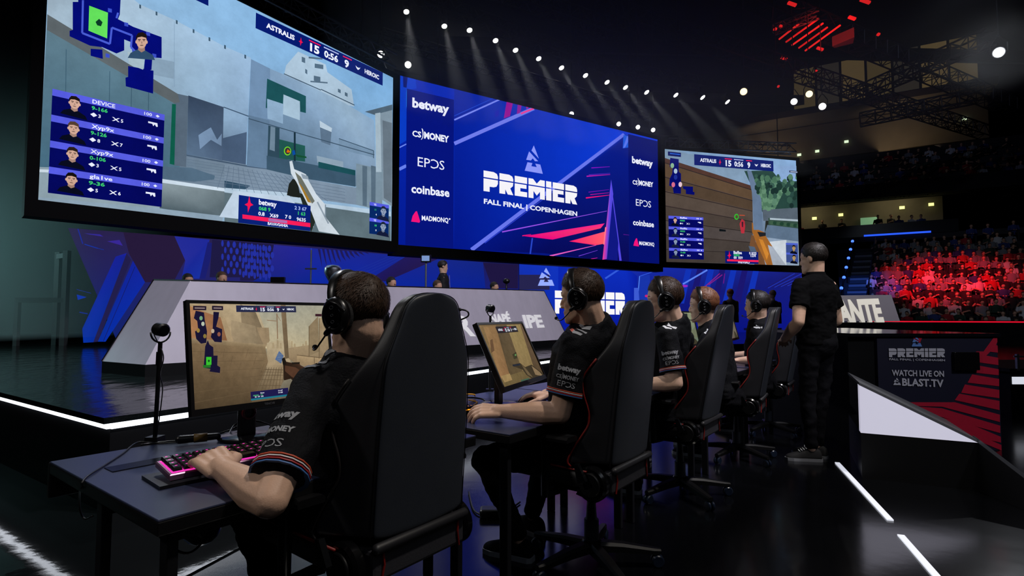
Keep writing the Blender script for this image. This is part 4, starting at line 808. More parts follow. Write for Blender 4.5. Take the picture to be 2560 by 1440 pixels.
def head_shape(mb, M, k):
    T = lambda p: M @ (V((p[0], p[1] * (.87 if p[1] > 0 else 1), p[2])) * k); R3 = M.to_3x3()
    def E(c, r): mb.ell(T(c), [r[0] * k, r[1] * k * (.92 if c[1] > 0 else 1), r[2] * k], R3, 20, 14)
    def Cp(a, b, ra, rb): mb.capsule(T(a), T(b), ra * k, rb * k, 12, 4)
    E((0, -.012, .038), (.077, .099, .084)); E((0, .022, -.035), (.062, .068, .088)); E((0, .046, -.06), (.048, .046, .058))
    E((0, .04, .03), (.066, .055, .06))
    Cp((-.008, .080, -.102), (.008, .080, -.102), .020, .020); Cp((-.012, .070, -.09), (.012, .070, -.09), .026, .026)
    for s in (-1, 1):
        Cp((s * .051, .006, -.045), (s * .045, .022, -.078), .013, .014); Cp((s * .045, .022, -.078), (s * .014, .074, -.103), .015, .017)
        E((s * .033, .060, -.025), (.025, .024, .022)); Cp((s * .012, .091, .028), (s * .045, .076, .024), .012, .011)
        E((s * .013, .105, -.034), (.009, .011, .008)); E((s * .079, -.012, -.002), (.010, .022, .033)); E((s * .074, -.004, -.006), (.012, .014, .022))
        Cp((s * .02, .088, .0), (s * .042, .08, -.002), .0075, .0075)
    Cp((0, .092, .014), (0, .110, -.020), .0075, .0095); E((0, .107, -.027), (.0115, .009, .0075))
    Cp((-.017, .092, -.061), (.017, .092, -.061), .008, .008); Cp((-.015, .090, -.074), (.015, .090, -.074), .009, .009); Cp((0, .098, -.061), (0, .098, -.06), .0065, .0065)
    E((0, .066, -.05), (.03, .03, .02))
HL = [(-.12, -.075), (-.06, -.07), (-.025, -.035), (.0, .005), (.02, .012), (.035, .02), (.05, .052), (.075, .07), (.11, .078)]
def hairline(y):
    for (a, za), (b, zb) in zip(HL, HL[1:]):
        if y <= b: return za + (zb - za) * max(0, (y - a)) / (b - a)
    return .08
def hair(name, parent, M, k, m, n, off, top=.022, fringe=.0, seed=1):
    rn = random.Random(seed); mb = MB(); R3 = M.to_3x3(); c0_ = V((0, -.012, .038)); rx, ry, rz = .080, .102, .088
    NU, NV = 40, 28; vs = []
    def surf(th, ph, ext=0):
        d = V((cos(th) * cos(ph), cos(th) * sin(ph), sin(th))); p = c0_ + V((d.x * rx, d.y * ry, d.z * rz)); hl = hairline(p.y)
        t = max(0, min(1, (p.z - hl) / .095)); grow = (.002 + top * max(0, t) ** .8 * (.55 + .45 * max(0, d.z)))
        if p.z < hl: return None, p, d, 0
        return p + d * grow, p, d, t
    rings = []
    for i in range(NV + 1):
        th = -pi / 2 + pi * (i + .02) / (NV + .04); rg = []
        for j in range(NU):
            q, p, d, t = surf(th, 2 * pi * j / NU)
            if q is None: q = c0_ + (p - c0_) * .86
            else: q = q + d * (noise.noise(q * 55) * .0035 * (t + .2))
            rg.append(M @ (q * k))
        rings.append(rg)
    mb.loft(rings)
    for _ in range(n):
        th = rn.uniform(-.9, 1.5); ph = rn.uniform(-pi, pi); q, p, d, t = surf(th, ph)
        if q is None: continue
        # hair falls away from the crown, forward on top
        crown = V((.01, -.06, .11)); fl = (p - crown); fl = fl - d * fl.dot(d)
        fl = fl.normalized() if fl.length > 1e-5 else V((0, 1, 0)); fl = (fl + V((rn.gauss(0, .35), rn.gauss(0, .35) + .25 * t, rn.gauss(0, .3))))
        fl = (fl - d * fl.dot(d)).normalized(); L = (.006 + (.013 + fringe * max(0, p.y / .1)) * t) * rn.uniform(.7, 1.4); w_ = .0007 + .0007 * t
        base = q - d * .003; sd = d.cross(fl) * w_; tip = base + fl * L + d * (L * rn.uniform(-.05, .22))
        mid = base + fl * L * .5 + d * L * .16
        mb.add([M @ (x * k) for x in (base - sd, base + sd, mid + sd * .7, mid - sd * .7, tip)], [(0, 1, 2, 3), (3, 2, 4)])
    return mb.build(name, m, parent, off=off, smooth=1, normals=False)
def headset(M, k, label, mic=True, rough=None):
    root = thing('headset', label, 'headset', M @ V((0, 0, 0))); off = root.location; T = lambda p: M @ (V(p) * k); R3 = M.to_3x3()
    X = R3 @ V((1, 0, 0)); Y = R3 @ V((0, 1, 0)); Z = R3 @ V((0, 0, 1))
    arc = []
    for i in range(17):
        a = pi * i / 16; arc.append(T((-.100 * cos(a), .008 + .012 * sin(a), .022 + .128 * sin(a))))
    mb = MB()
    rings = []
    for i, p in enumerate(arc):
        t = (arc[min(i + 1, 16)] - arc[max(i - 1, 0)]).normalized(); out = Y.cross(t).normalized(); w_ = (.011 + .007 * sin(pi * i / 16)) * k; h = .0055 * k
        rings.append([p + Y * a * w_ + out * b * h for a, b in ((-1, -.6), (-.7, -1), (.7, -1), (1, -.6), (1, .6), (.7, 1), (-.7, 1), (-1, .6))])
    mb.loft(rings); mb.build('headband', M_head, root, off=off, smooth=50)
    mb = MB(); rings = []
    for i in range(4, 13):
        p = arc[i]; t = (arc[i + 1] - arc[i - 1]).normalized(); out = Y.cross(t).normalized(); ww = .016 * k; rings.append([p - out * (.009 * k if out.dot(p - M.to_translation()) > 0 else -.009 * k) + Y * a * ww + out * b * .005 * k for a, b in ((-1, -1), (1, -1), (1, 1), (-1, 1))])
    mb.loft(rings); mb.build('headband_pad', M_foam, root, off=off, smooth=50)
    for s in (-1, 1):
        def ring(x, ry, rz, y0=.0, z0=-.006, n=26): return [T((s * x, y0 - .008 + ry * cos(2 * pi * i / n), z0 + rz * sin(2 * pi * i / n))) for i in range(n)]
        mb = MB(); mb.loft([ring(.094, .036, .044), ring(.094, .046, .056), ring(.106, .049, .059), ring(.114, .047, .057), ring(.120, .041, .051), ring(.121, .034, .043), ring(.118, .030, .039), ring(.118, .001, .001)])
        cup = mb.build('ear_cup', M_head, root, off=off, smooth=35)
        mb = MB(); mb.loft([ring(.074, .030, .040), ring(.074, .042, .052), ring(.084, .048, .058), ring(.094, .044, .054)]); mb.build('ear_cushion', M_foam, root, off=off, smooth=40)
        mb = MB(); mb.loft([ring(.1185, .030, .039), ring(.1225, .027, .036), ring(.1235, .001, .001)]); mb.build('cup_plate', M_gloss, cup, off=off, smooth=40)
        mb = MB()
        for zz, rr in ((.018, .007), (-.006, .005), (-.026, .006)):
            c = T((s * .1245, -.008, zz)); mb.tube([c + (Y * cos(2 * pi * i / 12) + Z * .7 * sin(2 * pi * i / 12)) * rr * k for i in range(13)], .0007 * k, 4)
        mb.build('cup_emblem', M_logo, cup, off=off)
        mb = MB(); mb.tube([T((s * .100, .010, .03)), T((s * .113, .012, .045)), T((s * .120, -.008, .035)), T((s * .122, -.03, .025)), T((s * .118, -.05, .0))], .0048 * k, 8); mb.build('ear_cup_arm', M_head, root, off=off, smooth=60)
    if mic:
        mb = MB(); pts = spline([T((-.112, .022, -.052)), T((-.112, .055, -.082)), T((-.105, .080, -.098)), T((-.088, .104, -.096)), T((-.068, .116, -.088))], 6); mb.tube(pts, .0028 * k, 7); mb.capsule(T((-.112, .01, -.045)), T((-.112, .028, -.056)), .011 * k, .009 * k); mb.build('microphone_boom', M_head, root, off=off, smooth=60)
        mb = MB(); mb.ell(T((-.062, .118, -.086)), (.010 * k, .008 * k, .008 * k), R3, 12, 8); mb.build('microphone', M_foam, root, off=off, smooth=60)
    return root
def hand(mb, w_, f, side, palm=(0, 0, -1), curl=(.5, .5, .5, .5), k=1.0, spread=.16, thumb=.5, lift=.0):
    """palm, four fingers and thumb from the wrist w_; side -1 left, 1 right; f points along the fingers"""
    f = V(f).normalized(); pn = V(palm); pn = (pn - f * pn.dot(f)).normalized(); lat = f.cross(-pn).normalized()      # lat: to the right, palm down
    w_ = V(w_)
    mb.capsule(w_ - f * .02, w_ + f * .02 * k, .027 * k, .028 * k)
    for i in range(4):
        u = (i - 1.5) * .0205 * k; mb.capsule(w_ + f * .015 * k + lat * u * .75, w_ + f * (.088 - .004 * abs(i - 1.5)) * k + lat * u - pn * .004, .0145 * k, .0125 * k, 10, 3)
    mb.ell(w_ + f * .05 * k + lat * (-side) * .022 * k + pn * .008 * k, (.024 * k, .034 * k, .016 * k), frame((0, 0, 0), f, -pn).to_3x3())
    order = [0, 1, 2, 3] if side == 1 else [3, 2, 1, 0]           # index on the thumb's side
    LN = [.074, .083, .077, .060]
    for j in range(4):
        i = order[j]; u = (i - 1.5) * .0205 * k; p = w_ + f * (.088 - .004 * abs(i - 1.5)) * k + lat * u - pn * .004; a = curl[j]; sp = (i - 1.5) * spread * .5
        d = (f + lat * sp).normalized(); ang = -.12 + .15 * a; L = LN[j] * k
        for s_, (fr, ra, rb) in enumerate(((.45, .0105, .0095), (.31, .0095, .0088), (.24, .0088, .0072))):
            ang += a * (.55, .75, .5)[s_]; dd_ = d * cos(ang) + pn * sin(ang); q = p + dd_ * (L * fr); mb.capsule(p, q, ra * k, rb * k, 10, 3); p = q
    tl_ = -side; p = w_ + f * .022 * k + lat * tl_ * .026 * k + pn * .006
    d1 = (f * .72 + lat * tl_ * .62 + pn * .28).normalized(); q = p + d1 * .045 * k; mb.capsule(p, q, .0155 * k, .0125 * k)
    d2 = (f * .9 + lat * tl_ * (.35 - .5 * thumb) + pn * (.2 + .2 * thumb)).normalized(); r = q + d2 * .032 * k; mb.capsule(q, r, .0118 * k, .0105 * k); mb.capsule(r, r + (d2 + f * .1).normalized() * .024 * k, .0105 * k, .008 * k)
def arm(mb, s_, e, w_, k=1.15, up=True):
    s_, e, w_ = V(s_), V(e), V(w_)
    if up: mb.capsule(s_, s_ + (e - s_) * .5, .054 * k, .051 * k); mb.capsule(s_ + (e - s_) * .45, e, .050 * k, .041 * k)
    q = e + (w_ - e) * .28; mb.capsule(e, q, .041 * k, .047 * k); mb.capsule(q, e + (w_ - e) * .6, .047 * k, .039 * k); mb.capsule(e + (w_ - e) * .55, w_, .040 * k, .028 * k)
def torso(mb, pts, lat, grow=0, n=20):
    rings = []
    for i, (p, a, b) in enumerate(pts):
        t = (V(pts[min(i + 1, len(pts) - 1)][0]) - V(pts[max(i - 1, 0)][0])).normalized(); x = (V(lat) - t * V(lat).dot(t)).normalized(); y = t.cross(x); rg = []
        for k in range(n):
            c, s_ = cos(2 * pi * k / n), sin(2 * pi * k / n); e = .8
            rg.append(V(p) + x * (a + grow) * (abs(c) ** e) * (1 if c >= 0 else -1) + y * (b + grow) * (abs(s_) ** e) * (1 if s_ >= 0 else -1))
        rings.append(rg)
    mb.loft(rings)
def printed(name, o, pieces, m, parent, off):
    """lays flat shapes on the surface of o: pieces = (points2d, faces, origin, u, v, n); n points away from the surface"""
    bm = bmesh.new(); bm.from_mesh(o.data); bv = BVHTree.FromBMesh(bm); bm.free(); mb = MB(); d0 = V(off)
    for vs, fs, org, u, v, n in pieces:
        P = []
        for x, y in vs:
            p = V(org) - d0 + u * x + v * y; h = bv.ray_cast(p + n * .25, -n)
            P.append((h[0] + n * .0022 if h[0] is not None else None))
        good = [f_ for f_ in fs if all(P[i] is not None for i in f_)]
        if good: mb.add([p if p is not None else V((0, 0, 0)) for p in P], good)
    if not mb.f: return None
    used = sorted({i for f_ in mb.f for i in f_}); ix = {a: b for b, a in enumerate(used)}; mb.v = [mb.v[i] for i in used]; mb.f = [[ix[i] for i in f_] for f_ in mb.f]
    q = mb.build(name, m, parent, normals=False); return q
def gridpatch(poly4, nx=8, ny=3):
    (a, b, c, d) = [V((p[0], p[1], 0)) for p in poly4]; vs = []; fs = []
    for j in range(ny + 1):
        for i in range(nx + 1):
            s_, t = i / nx, j / ny; p = (a * (1 - s_) + b * s_) * (1 - t) + (d * (1 - s_) + c * s_) * t; vs.append((p.x, p.y))
    for j in range(ny):
        for i in range(nx): k = j * (nx + 1) + i; fs.append((k, k + 1, k + nx + 2, k + nx + 1))
    return vs, fs
def shoe(mb, a, d, k=1.0):
    """trainer at ankle a pointing along d; ground at z of the sole"""
    d = V(d).normalized(); x = d.cross(UP)
    def sec(t, w_, h0, h1): return [V(a) + d * t + x * (w_ * c) + UP * (h0 + (h1 - h0) * s_) for c, s_ in ((-1, 0), (-.98, .3), (-.8, .75), (-.4, 1), (.4, 1), (.8, .75), (.98, .3), (1, 0))]
    mb.loft([sec(-.075, .022, 0, .05), sec(-.065, .034, 0, .085), sec(-.02, .036, 0, .095), sec(.04, .036, 0, .085), (sec(.10, .042, 0, .062)), sec(.155, .044, 0, .045), sec(.19, .034, 0, .034), sec(.205, .016, 0, .018)])
    return d, x
def person(label, H, hf, hu, hk, SL, EL, WL, SR, ER, WR, spine, lat, legs, handL, handR, hairm, skin=None, vox=.006, strands=1800, top=.016, fringe=0., jersey=True, jm=None, group=None, seed=1, fl=1.0, neck=None, base=None, hem=1.0, shoe_col=None, sleeve=.74, hands=(1, 1)):
    skin = skin or M_skin; base = base or V((spine[0][0].x, spine[0][0].y, 0)); root = thing('person', label, 'person', base, 0, group); off = root.location
    M = frame(H, hf, hu); mb = MB(); head_shape(mb, M, hk)
    nb = V(spine[-1][0]); nk = M @ V((0, -.03, -.055)) * 1.0; mb.capsule(nb - UP * .03, nk, .068, .062)
    mb.capsule(nb - UP * .02, M @ (V((0, -.035, -.03)) * hk), .066, .060)
    torso(mb, spine, lat)
    for s_, e, w_, side, hd in ((SL, EL, WL, -1, handL), (SR, ER, WR, 1, handR)):
        arm(mb, s_, e, w_); hand(mb, w_, hd[0], side, hd[1], hd[2], fl)
    for hip, kn, an, ft in legs: mb.capsule(hip, kn, .07, .045); mb.capsule(kn, an, .045, .034)
    body = organic('body', mb, skin, root, vox, 5, off)
    for s in (-1, 1):
        e = MB(); c = M @ (V((s * .031, .0665, .0085)) * hk); e.ell(c, (.0125 * hk,) * 3, None, 14, 10); eo = e.build('eye', M_eye, root, off=off, smooth=1)
        e = MB(); e.disc(c + (M.to_3x3() @ V((0, 1, -.12))).normalized() * .0118 * hk, M.to_3x3() @ V((0, 1, -.12)), .0058 * hk, .002, 14); e.build('iris', M_iris, eo, off=off)
        e = MB(); e.tube([M @ (V(q) * hk) for q in ((s * .014, .0865, .034), (s * .03, .082, .038), (s * .046, .071, .033))], [.0022, .003, .0015], 6, flat=.7); e.build('eyebrow', hairm, root, off=off)
    hair('hair', root, M, hk, hairm, strands, off, top, fringe, seed)
    jm = jm or M_jersey
    mb = MB(); sp = [(p, a, b) for p, a, b in spine]; torso(mb, sp, lat, .013)
    for s_, e in ((SL, EL), (SR, ER)):
        s_, e = V(s_), V(e); q = s_ + (e - s_) * sleeve; mb.capsule(s_, q - (e - s_).normalized() * .04, .070, .072); mb.loft([[p + a for a in ring_] for p, ring_ in ((s_, ringof(e - s_, .069)), (s_ + (q - s_) * .5, ringof(e - s_, .073)), (q, ringof(e - s_, .082 * hem)))])
    shirt = organic('jersey' if jersey else 'polo_shirt', mb, jm, root, max(vox, .008), 5, off, .009 if jersey else .012, 9)
    mb = MB()
    for hip, kn, an, ft in legs:
        mb.capsule(hip, kn, .092, .066); mb.capsule(kn, V(kn) + (V(an) - V(kn)) * .5, .066, .058); mb.capsule(kn, V(kn) + (V(an) - V(kn)) * .93, .06, .052)
    mb.ell(spine[0][0], (.17, .15, .13)); mb.ell(V(spine[0][0]) + UP * .05, (.16, .13, .12))
    organic('trousers', mb, M_trou, root, .012, 5, off, .012, 11)
    for i, (hip, kn, an, ft) in enumerate(legs):
        mb = MB(); d, x = shoe(mb, (an[0], an[1], 0.015), ft); so = mb.build('shoe', shoe_col or M_trou, root, off=off); mod(so, 'SUBSURF', levels=1, render_levels=2)
        mb = MB(); a = V((an[0], an[1], 0.0)); mb.prism([a + d * t + x * w_ for t, w_ in ((-.08, -.02), (-.06, -.037), (.04, -.037), (.15, -.047), (.195, -.034), (.213, 0), (.195, .034), (.15, .047), (.04, .037), (-.06, .037), (-.08, .02))], (0, 0, .024)); mb.build('sole', mat('sole_white', (130, 132, 138), .6), so, off=off)
        if shoe_col:
            mb = MB()
            for t in (.045, .062, .079, .096): mb.tube([a + d * t + x * .026 + UP * (.105 - (t - .045) * .5), a + d * (t + .008) + UP * (.114 - (t - .045) * .5), a + d * t - x * .026 + UP * (.105 - (t - .045) * .5)], .0035, 5)
            mb.build('laces', M_print, so, off=off)
    return root, M, body, shirt
def ringof(ax, r, n=16):
    ax = V(ax).normalized(); x = ax.orthogonal().normalized(); y = ax.cross(x); return [(x * cos(2 * pi * k / n) + y * sin(2 * pi * k / n)) * r for k in range(n)]
def sleeve_prints(root, shirt, S_, E_, n, th, side=-1, sleeve=.74, k=1.0, chev=True, rw=1.0, accent=True):
    """sponsor words, hem stripes and shoulder chevrons of a team jersey sleeve; n: outward direction of the printed face"""
    off = root.location; S_, E_ = V(S_), V(E_); ax = (E_ - S_).normalized(); L = (E_ - S_).length; n = V(n); n = (n - ax * n.dot(ax)).normalized(); u = (-ax).cross(n).normalized(); up_v = -ax; pcs = []
    for word, key, fr, h, wd in (('betway', .045, .52, .021, .085), ('CSMONEY', 'logo', .66, .016, .085), ('EPOS', 'logo', .80, .021, .066)):
        vs, fs, w0 = TXT[(word, key)] if (word, key) in TXT else textgeo(word, key); sx = wd * k / w0
        pcs.append(([(x * sx - wd * k / 2, y * h * k) for x, y in vs], fs, S_ + ax * (L * sleeve * fr * 1.05), u, up_v, n))
    printed('sponsor_print', shirt, pcs, M_printd, root, off)
    for q, (m_, fr, r0) in enumerate(((M_redt, .965, .0835), (M_print, .94, .0825), (M_orange, .915, .0818), (M_bluet, .99, .084))):
        c = S_ + ax * (L * sleeve * fr); mb = MB(); ra = [c + a for a in ringof(ax, r0 * rw)]; rb = [c + ax * (-.0034) + a for a in ringof(ax, r0 * rw)]; rc = [c + a for a in ringof(ax, r0 * rw - .012)]; rd = [c - ax * .0034 + a for a in ringof(ax, r0 * rw - .012)]
        mb.loft([ra, rb, rd, rc, ra], cap=False); mb.build('sleeve_stripe', m_, root, off=off, smooth=40, label=('red', 'white', 'orange', 'blue')[q] + ' sleeve hem stripe')
    if chev:
        cn = (n * .62 + UP * .78).normalized(); fw = th.cross(cn).normalized(); v = cn.cross(fw).normalized()
        if v.dot(th) < 0: v = -v
        for q in range(3):
            org = S_ + th * (-.005 + .042 * q); pcs = []
            for sg in (-1, 1): pcs.append((*gridpatch([(0, -.010), (sg * .030, .006), (sg * .030, .024), (0, .008)], 6, 3), org, fw, v, cn))
            printed('shoulder_chevron', shirt, pcs, M_printd if accent else M_print, root, off)
            if accent and q < 2: printed('chevron_accent', shirt, [(*gridpatch([(-.008, -.0055), (-.030, .006), (-.030, .024), (-.008, .0125)], 6, 3), org + cn * .002, fw, v, cn)], M_orange, root, off)

def seat_pose(c, r0, lean, shz=1.0, w_=.17, neckz=None, hipz=.56):
    """spine of a seated player in the frame of chair base c: r0 sideways, lean forward at the chest"""
    b = V((c[0], c[1], 0)) + R_ * r0
    return [(b + D_ * .02 + UP * (hipz - .02), .155, .115), (b + D_ * (.02 + lean * .2) + UP * (hipz + .14), .145, .11), (b + D_ * (.015 + lean * .5) + UP * (shz - .22), .165, .118), (b + D_ * (-.01 + lean * .8) + UP * (shz - .07), .178, .112), (b + D_ * (0 + lean) + UP * (shz + .02), .135, .085), (b + D_ * (.01 + lean * 1.1) + UP * (shz + .065), .065, .058)]
def seated_legs(c, r0=0, tuck=.3, spreadL=-.2, kz=.53):
    b = V((c[0], c[1], 0)) + R_ * r0; out = []
    for s in (-1, 1):
        kn = b + R_ * (s * .19 + (spreadL if s < 0 else 0) * .3) + D_ * .40 + UP * kz; out.append((b + R_ * s * .09 + D_ * .0 + UP * .55, kn, b + R_ * s * .15 + D_ * (tuck + (.12 if s > 0 else 0)) + UP * .1, D_ * 1 + R_ * s * .15))
    return out
CH = [V((-.46, 1.93, 0)), V((.39, 2.74, 0)), V((1.15, 3.80, 0)), V((1.94, 4.78, 0)), V((2.68, 5.78, 0))]
REST = ((.35, .4, .45, .5))
# player 1
c = CH[0]; H = V((-.510, 1.78, 1.222)); sp = seat_pose(c, -.10, -.03, 1.01)
sp[-1] = (V((-.515, 1.80, 1.118)), .066, .06); sp[-2] = (V((-.52, 1.815, 1.062)), .125, .085)
SL, EL, WL = V((-.615, 1.725, 1.005)), V((-.625, 1.44, .745)), V((-.828, 1.60, .775)); SR = V((-.415, 2.00, 1.005)); ER = c + R_ * .34 + D_ * .10 + UP * .76; WR = c + R_ * .27 + D_ * .36 + UP * .765
r1, M1, b1, j1 = person('seated player nearest the camera, seen from behind, one hand on a pink glowing keyboard', H, V((-.95, .36, -.16)), UP + D_ * .14, .985, SL, EL, WL, SR, ER, WR, sp, R_, seated_legs(c), (V((-.77, .58, .24)), (.14, .26, -.95), (.78, .82, .85, .8)), (D_, (0, 0, -1), REST), M_hair, vox=.0045, strands=9500, seed=3, fl=1.2, sleeve=.84, hem=.97)
sleeve_prints(r1, j1, SL, EL, V((-.45, -.85, .25)), R_, k=1.25, sleeve=.84, rw=.965)
headset(M1, 1.0, 'black headset worn by the nearest player, ear cup and microphone boom in full view')
# player 2
c = CH[1]; H = V((.318, 2.56, 1.304)); sp = seat_pose(c, -.10, -.02, 1.115); sp[-1] = (V((.375, 2.575, 1.215)), .066, .06); sp[-2] = (V((.385, 2.60, 1.165)), .13, .088)
SL, EL, WL = V((.285, 2.495, 1.095)), V((.215, 2.47, .785)), V((-.045, 2.53, .785)); SR = V((.505, 2.80, 1.05)); ER = c + R_ * .36 + D_ * .12 + UP * .79; WR = V((.215, 3.13, .775))
r2, M2, b2, j2 = person('seated player in profile behind the second monitor, forearm on the desk, hand on mouse', H, V((-.94, .33, -.12)), UP + V((-.1, .02, 0)), .95, SL, EL, WL, SR, ER, WR, sp, R_, seated_legs(c, 0, .33, -.5), (V((-.95, .12, -.03)), (.05, .45, -.85), (.55, .62, .7, .78)), (V((-.86, .1, -.02)), (0, 0, -1), (.5, .5, .55, .6)), M_hair, vox=.0045, strands=8000, top=.020, fringe=.012, seed=5, fl=1.14)
sleeve_prints(r2, j2, SL, EL, V((-.10, -.98, .1)), R_, k=1.2)
headset(M2, .94, 'black headset worn by the player in profile at the second desk')
# player 3
c = CH[2]; H = V((.995, 3.60, 1.318)); sp = seat_pose(c, -.15, .02, 1.125); sp[-1] = (V((1.06, 3.615, 1.225)), .066, .06); sp[-2] = (V((1.07, 3.64, 1.175)), .13, .088)
SL, EL, WL = V((.985, 3.50, 1.09)), V((1.02, 3.44, .80)), V((.80, 3.50, .785)); SR = V((1.21, 3.86, 1.055)); ER = c + R_ * .36 + D_ * .12 + UP * .79; WR = c + R_ * .3 + D_ * .45 + UP * .775
r3, M3, b3, j3 = person('seated player in profile with pale chevrons on the shoulder, third from the camera', H, V((-.975, .18, -.1)), UP + V((-.1, .02, 0)), 1.10, SL, EL, WL, SR, ER, WR, sp, R_, seated_legs(c), (V((-.9, .2, -.03)), (0, 0, -1), (.6,) * 4), (V((-.86, .1, -.02)), (0, 0, -1), (.5,) * 4), M_hair, M_skin2, vox=.006, strands=5000, top=.020, fringe=.014, seed=8)
sleeve_prints(r3, j3, SL, EL, V((-.22, -.97, .1)), R_, k=1.2, accent=False)
headset(M3, 1.10, 'black headset worn by the third player from the camera')
# player 4
c = CH[3]; H = V((1.60, 4.60, 1.30)); sp = seat_pose(c, -.25, .12, 1.06); sp[-1] = (V((1.635, 4.62, 1.185)), .066, .06); sp[-2] = (V((1.665, 4.62, 1.14)), .13, .088)
SL, EL, WL = V((1.60, 4.47, 1.03)), c + R_ * -.40 + D_ * .22 + UP * .8, V((1.32, 4.62, .785)); SR = V((1.80, 4.80, 1.03)); ER = c + R_ * .3 + D_ * .2 + UP * .79; WR = c + R_ * .25 + D_ * .48 + UP * .775
r4, M4, b4, j4 = person('seated player with ginger brown hair, half hidden by the third chair', H, V((-.96, .26, -.06)), UP + V((-.05, .02, 0)), 1.10, SL, EL, WL, SR, ER, WR, sp, R_, seated_legs(c), (V((-.9, .2, -.03)), (0, 0, -1), (.6,) * 4), (D_, (0, 0, -1), (.5,) * 4), M_hairg, M_skin2, vox=.008, strands=1800, top=.024, seed=9)
sleeve_prints(r4, j4, SL, EL, V((-.3, -.95, .1)), R_, k=1.2, accent=False); headset(M4, 1.10, 'black headset worn by the ginger brown haired player')
# player 5
c = CH[4]; H = V((2.465, 5.52, 1.325)); sp = seat_pose(c, -.25, .02, 1.09); sp[-1] = (V((2.50, 5.53, 1.225)), .066, .06); sp[-2] = (V((2.51, 5.545, 1.18)), .13, .088)
SL, EL, WL = V((2.40, 5.38, 1.05)), V((2.44, 5.27, .80)), V((2.22, 5.38, .785)); SR = V((2.62, 5.72, 1.05)); ER = c + R_ * .3 + D_ * .12 + UP * .79; WR = c + R_ * .25 + D_ * .45 + UP * .775
r5, M5, b5, j5 = person('seated dark haired player farthest along the row, elbow bare, beside the standing man', H, V((-.86, .48, -.06)), UP, 1.10, SL, EL, WL, SR, ER, WR, sp, R_, seated_legs(c), (V((-.9, .3, -.03)), (0, 0, -1), (.6,) * 4), (D_, (0, 0, -1), (.5,) * 4), M_hairb, M_skin2, vox=.008, strands=1800, seed=11)
sleeve_prints(r5, j5, SL, EL, V((-.3, -.95, .1)), R_, k=1.2, accent=False); headset(M5, 1.10, 'black headset worn by the dark haired player farthest along the row')
# standing man
fw = V((-.42, .91, 0)).normalized(); rt = fw.cross(UP); b = V((2.62, 4.72, 0)); z_ = UP
sp = [(b + z_ * .98, .165, .12), (b + z_ * 1.12, .155, .115), (b + fw * .01 + z_ * 1.27, .175, .125), (b + fw * -.0 + z_ * 1.43, .195, .125), (b - fw * .015 + z_ * 1.53, .15, .09), (b - fw * .01 + z_ * 1.575, .066, .06)]
H = b + fw * .02 + z_ * 1.712 - rt * .0
SL = b - rt * .185 + z_ * 1.475; EL = b - rt * .285 + z_ * 1.17 - fw * .05; WL = b - rt * .20 + fw * .16 + z_ * 1.02; SR = b + rt * .185 + z_ * 1.475; ER = b + rt * .27 + z_ * 1.18 + fw * .0; WR = b + rt * .16 + fw * .22 + z_ * 1.10
lg = [(b - rt * .09 + z_ * .95, b - rt * .10 + fw * .03 + z_ * .52, b - rt * .10 - fw * .0 + z_ * .1, V((-.95, .22, 0))), (b + rt * .09 + z_ * .95, b + rt * .08 + fw * .03 + z_ * .52, b + rt * .055 + fw * .06 + z_ * .1, V((-.7, .7, 0)))]
r6, M6, b6, j6 = person('man in a black polo shirt and dark trousers standing with his back to the camera', H, fw + V((-.35, 0, -.08)), UP, 1.03, SL, EL, WL, SR, ER, WR, sp, rt, lg, (V((.3, .9, -.2)), (0.3, 0, -1), (.8,) * 4), (V((-.5, .8, .1)), (0, 0, -1), (.8,) * 4), M_hairb, vox=.007, strands=2200, top=.016, jersey=False, jm=M_polo, seed=13, shoe_col=mat('canvas_black', (18, 18, 20), .8), sleeve=.60)

mb = MB(); c_ = sp[-1][0] - UP * .012; mb.loft([[c_ + V((cos(2 * pi * k / 24) * r, sin(2 * pi * k / 24) * r * .95, z)) for k in range(24)] for r, z in ((.072, .035), (.082, .0), (.098, -.022), (.090, -.024), (.072, .0), (.066, .034), (.072, .035))], cap=False); mb.build('collar', M_polo, r6, smooth=60, off=r6.location)
# ------------------------------------------------------------------ gaming chairs
M_lea = mat('chair_leather', (48, 52, 60), .42, var=.12, scale=12, bump=.035, bscale=260, spec=.45); M_lea2 = mat('chair_leather_side', (32, 32, 36), .48, var=.1, bump=.035, bscale=260)
M_pipe = mat('red_piping', (128, 22, 16), .5); M_steel = mat('chair_steel', (22, 24, 28), .3, .6); M_caster = mat('caster_blue_black', (20, 30, 48), .3)
M_grey = mat('chair_grey_panel', (44, 44, 50), .6, bump=.1, bscale=150)
CZ = [(.545, .198, .075, .155), (.571, .2, .08, .17), (.629, .2, .07, .15), (.687, .2, .06, .12), (.738, .2, .047, .10), (.797, .2, .05, .104), (.868, .199, .06, .13), (.932, .197, .066, .142), (.97, .195, .06, .13), (1.03, .193, .045, .095), (1.088, .186, .026, .06), (1.14, .165, .016, .048), (1.20, .140, .012, .046), (1.24, .127, .010, .043), (1.265, .112, .007, .039), (1.282, .088, .005, .033), (1.291, .055, .004, .024), (1.294, .022, .002, .012)]
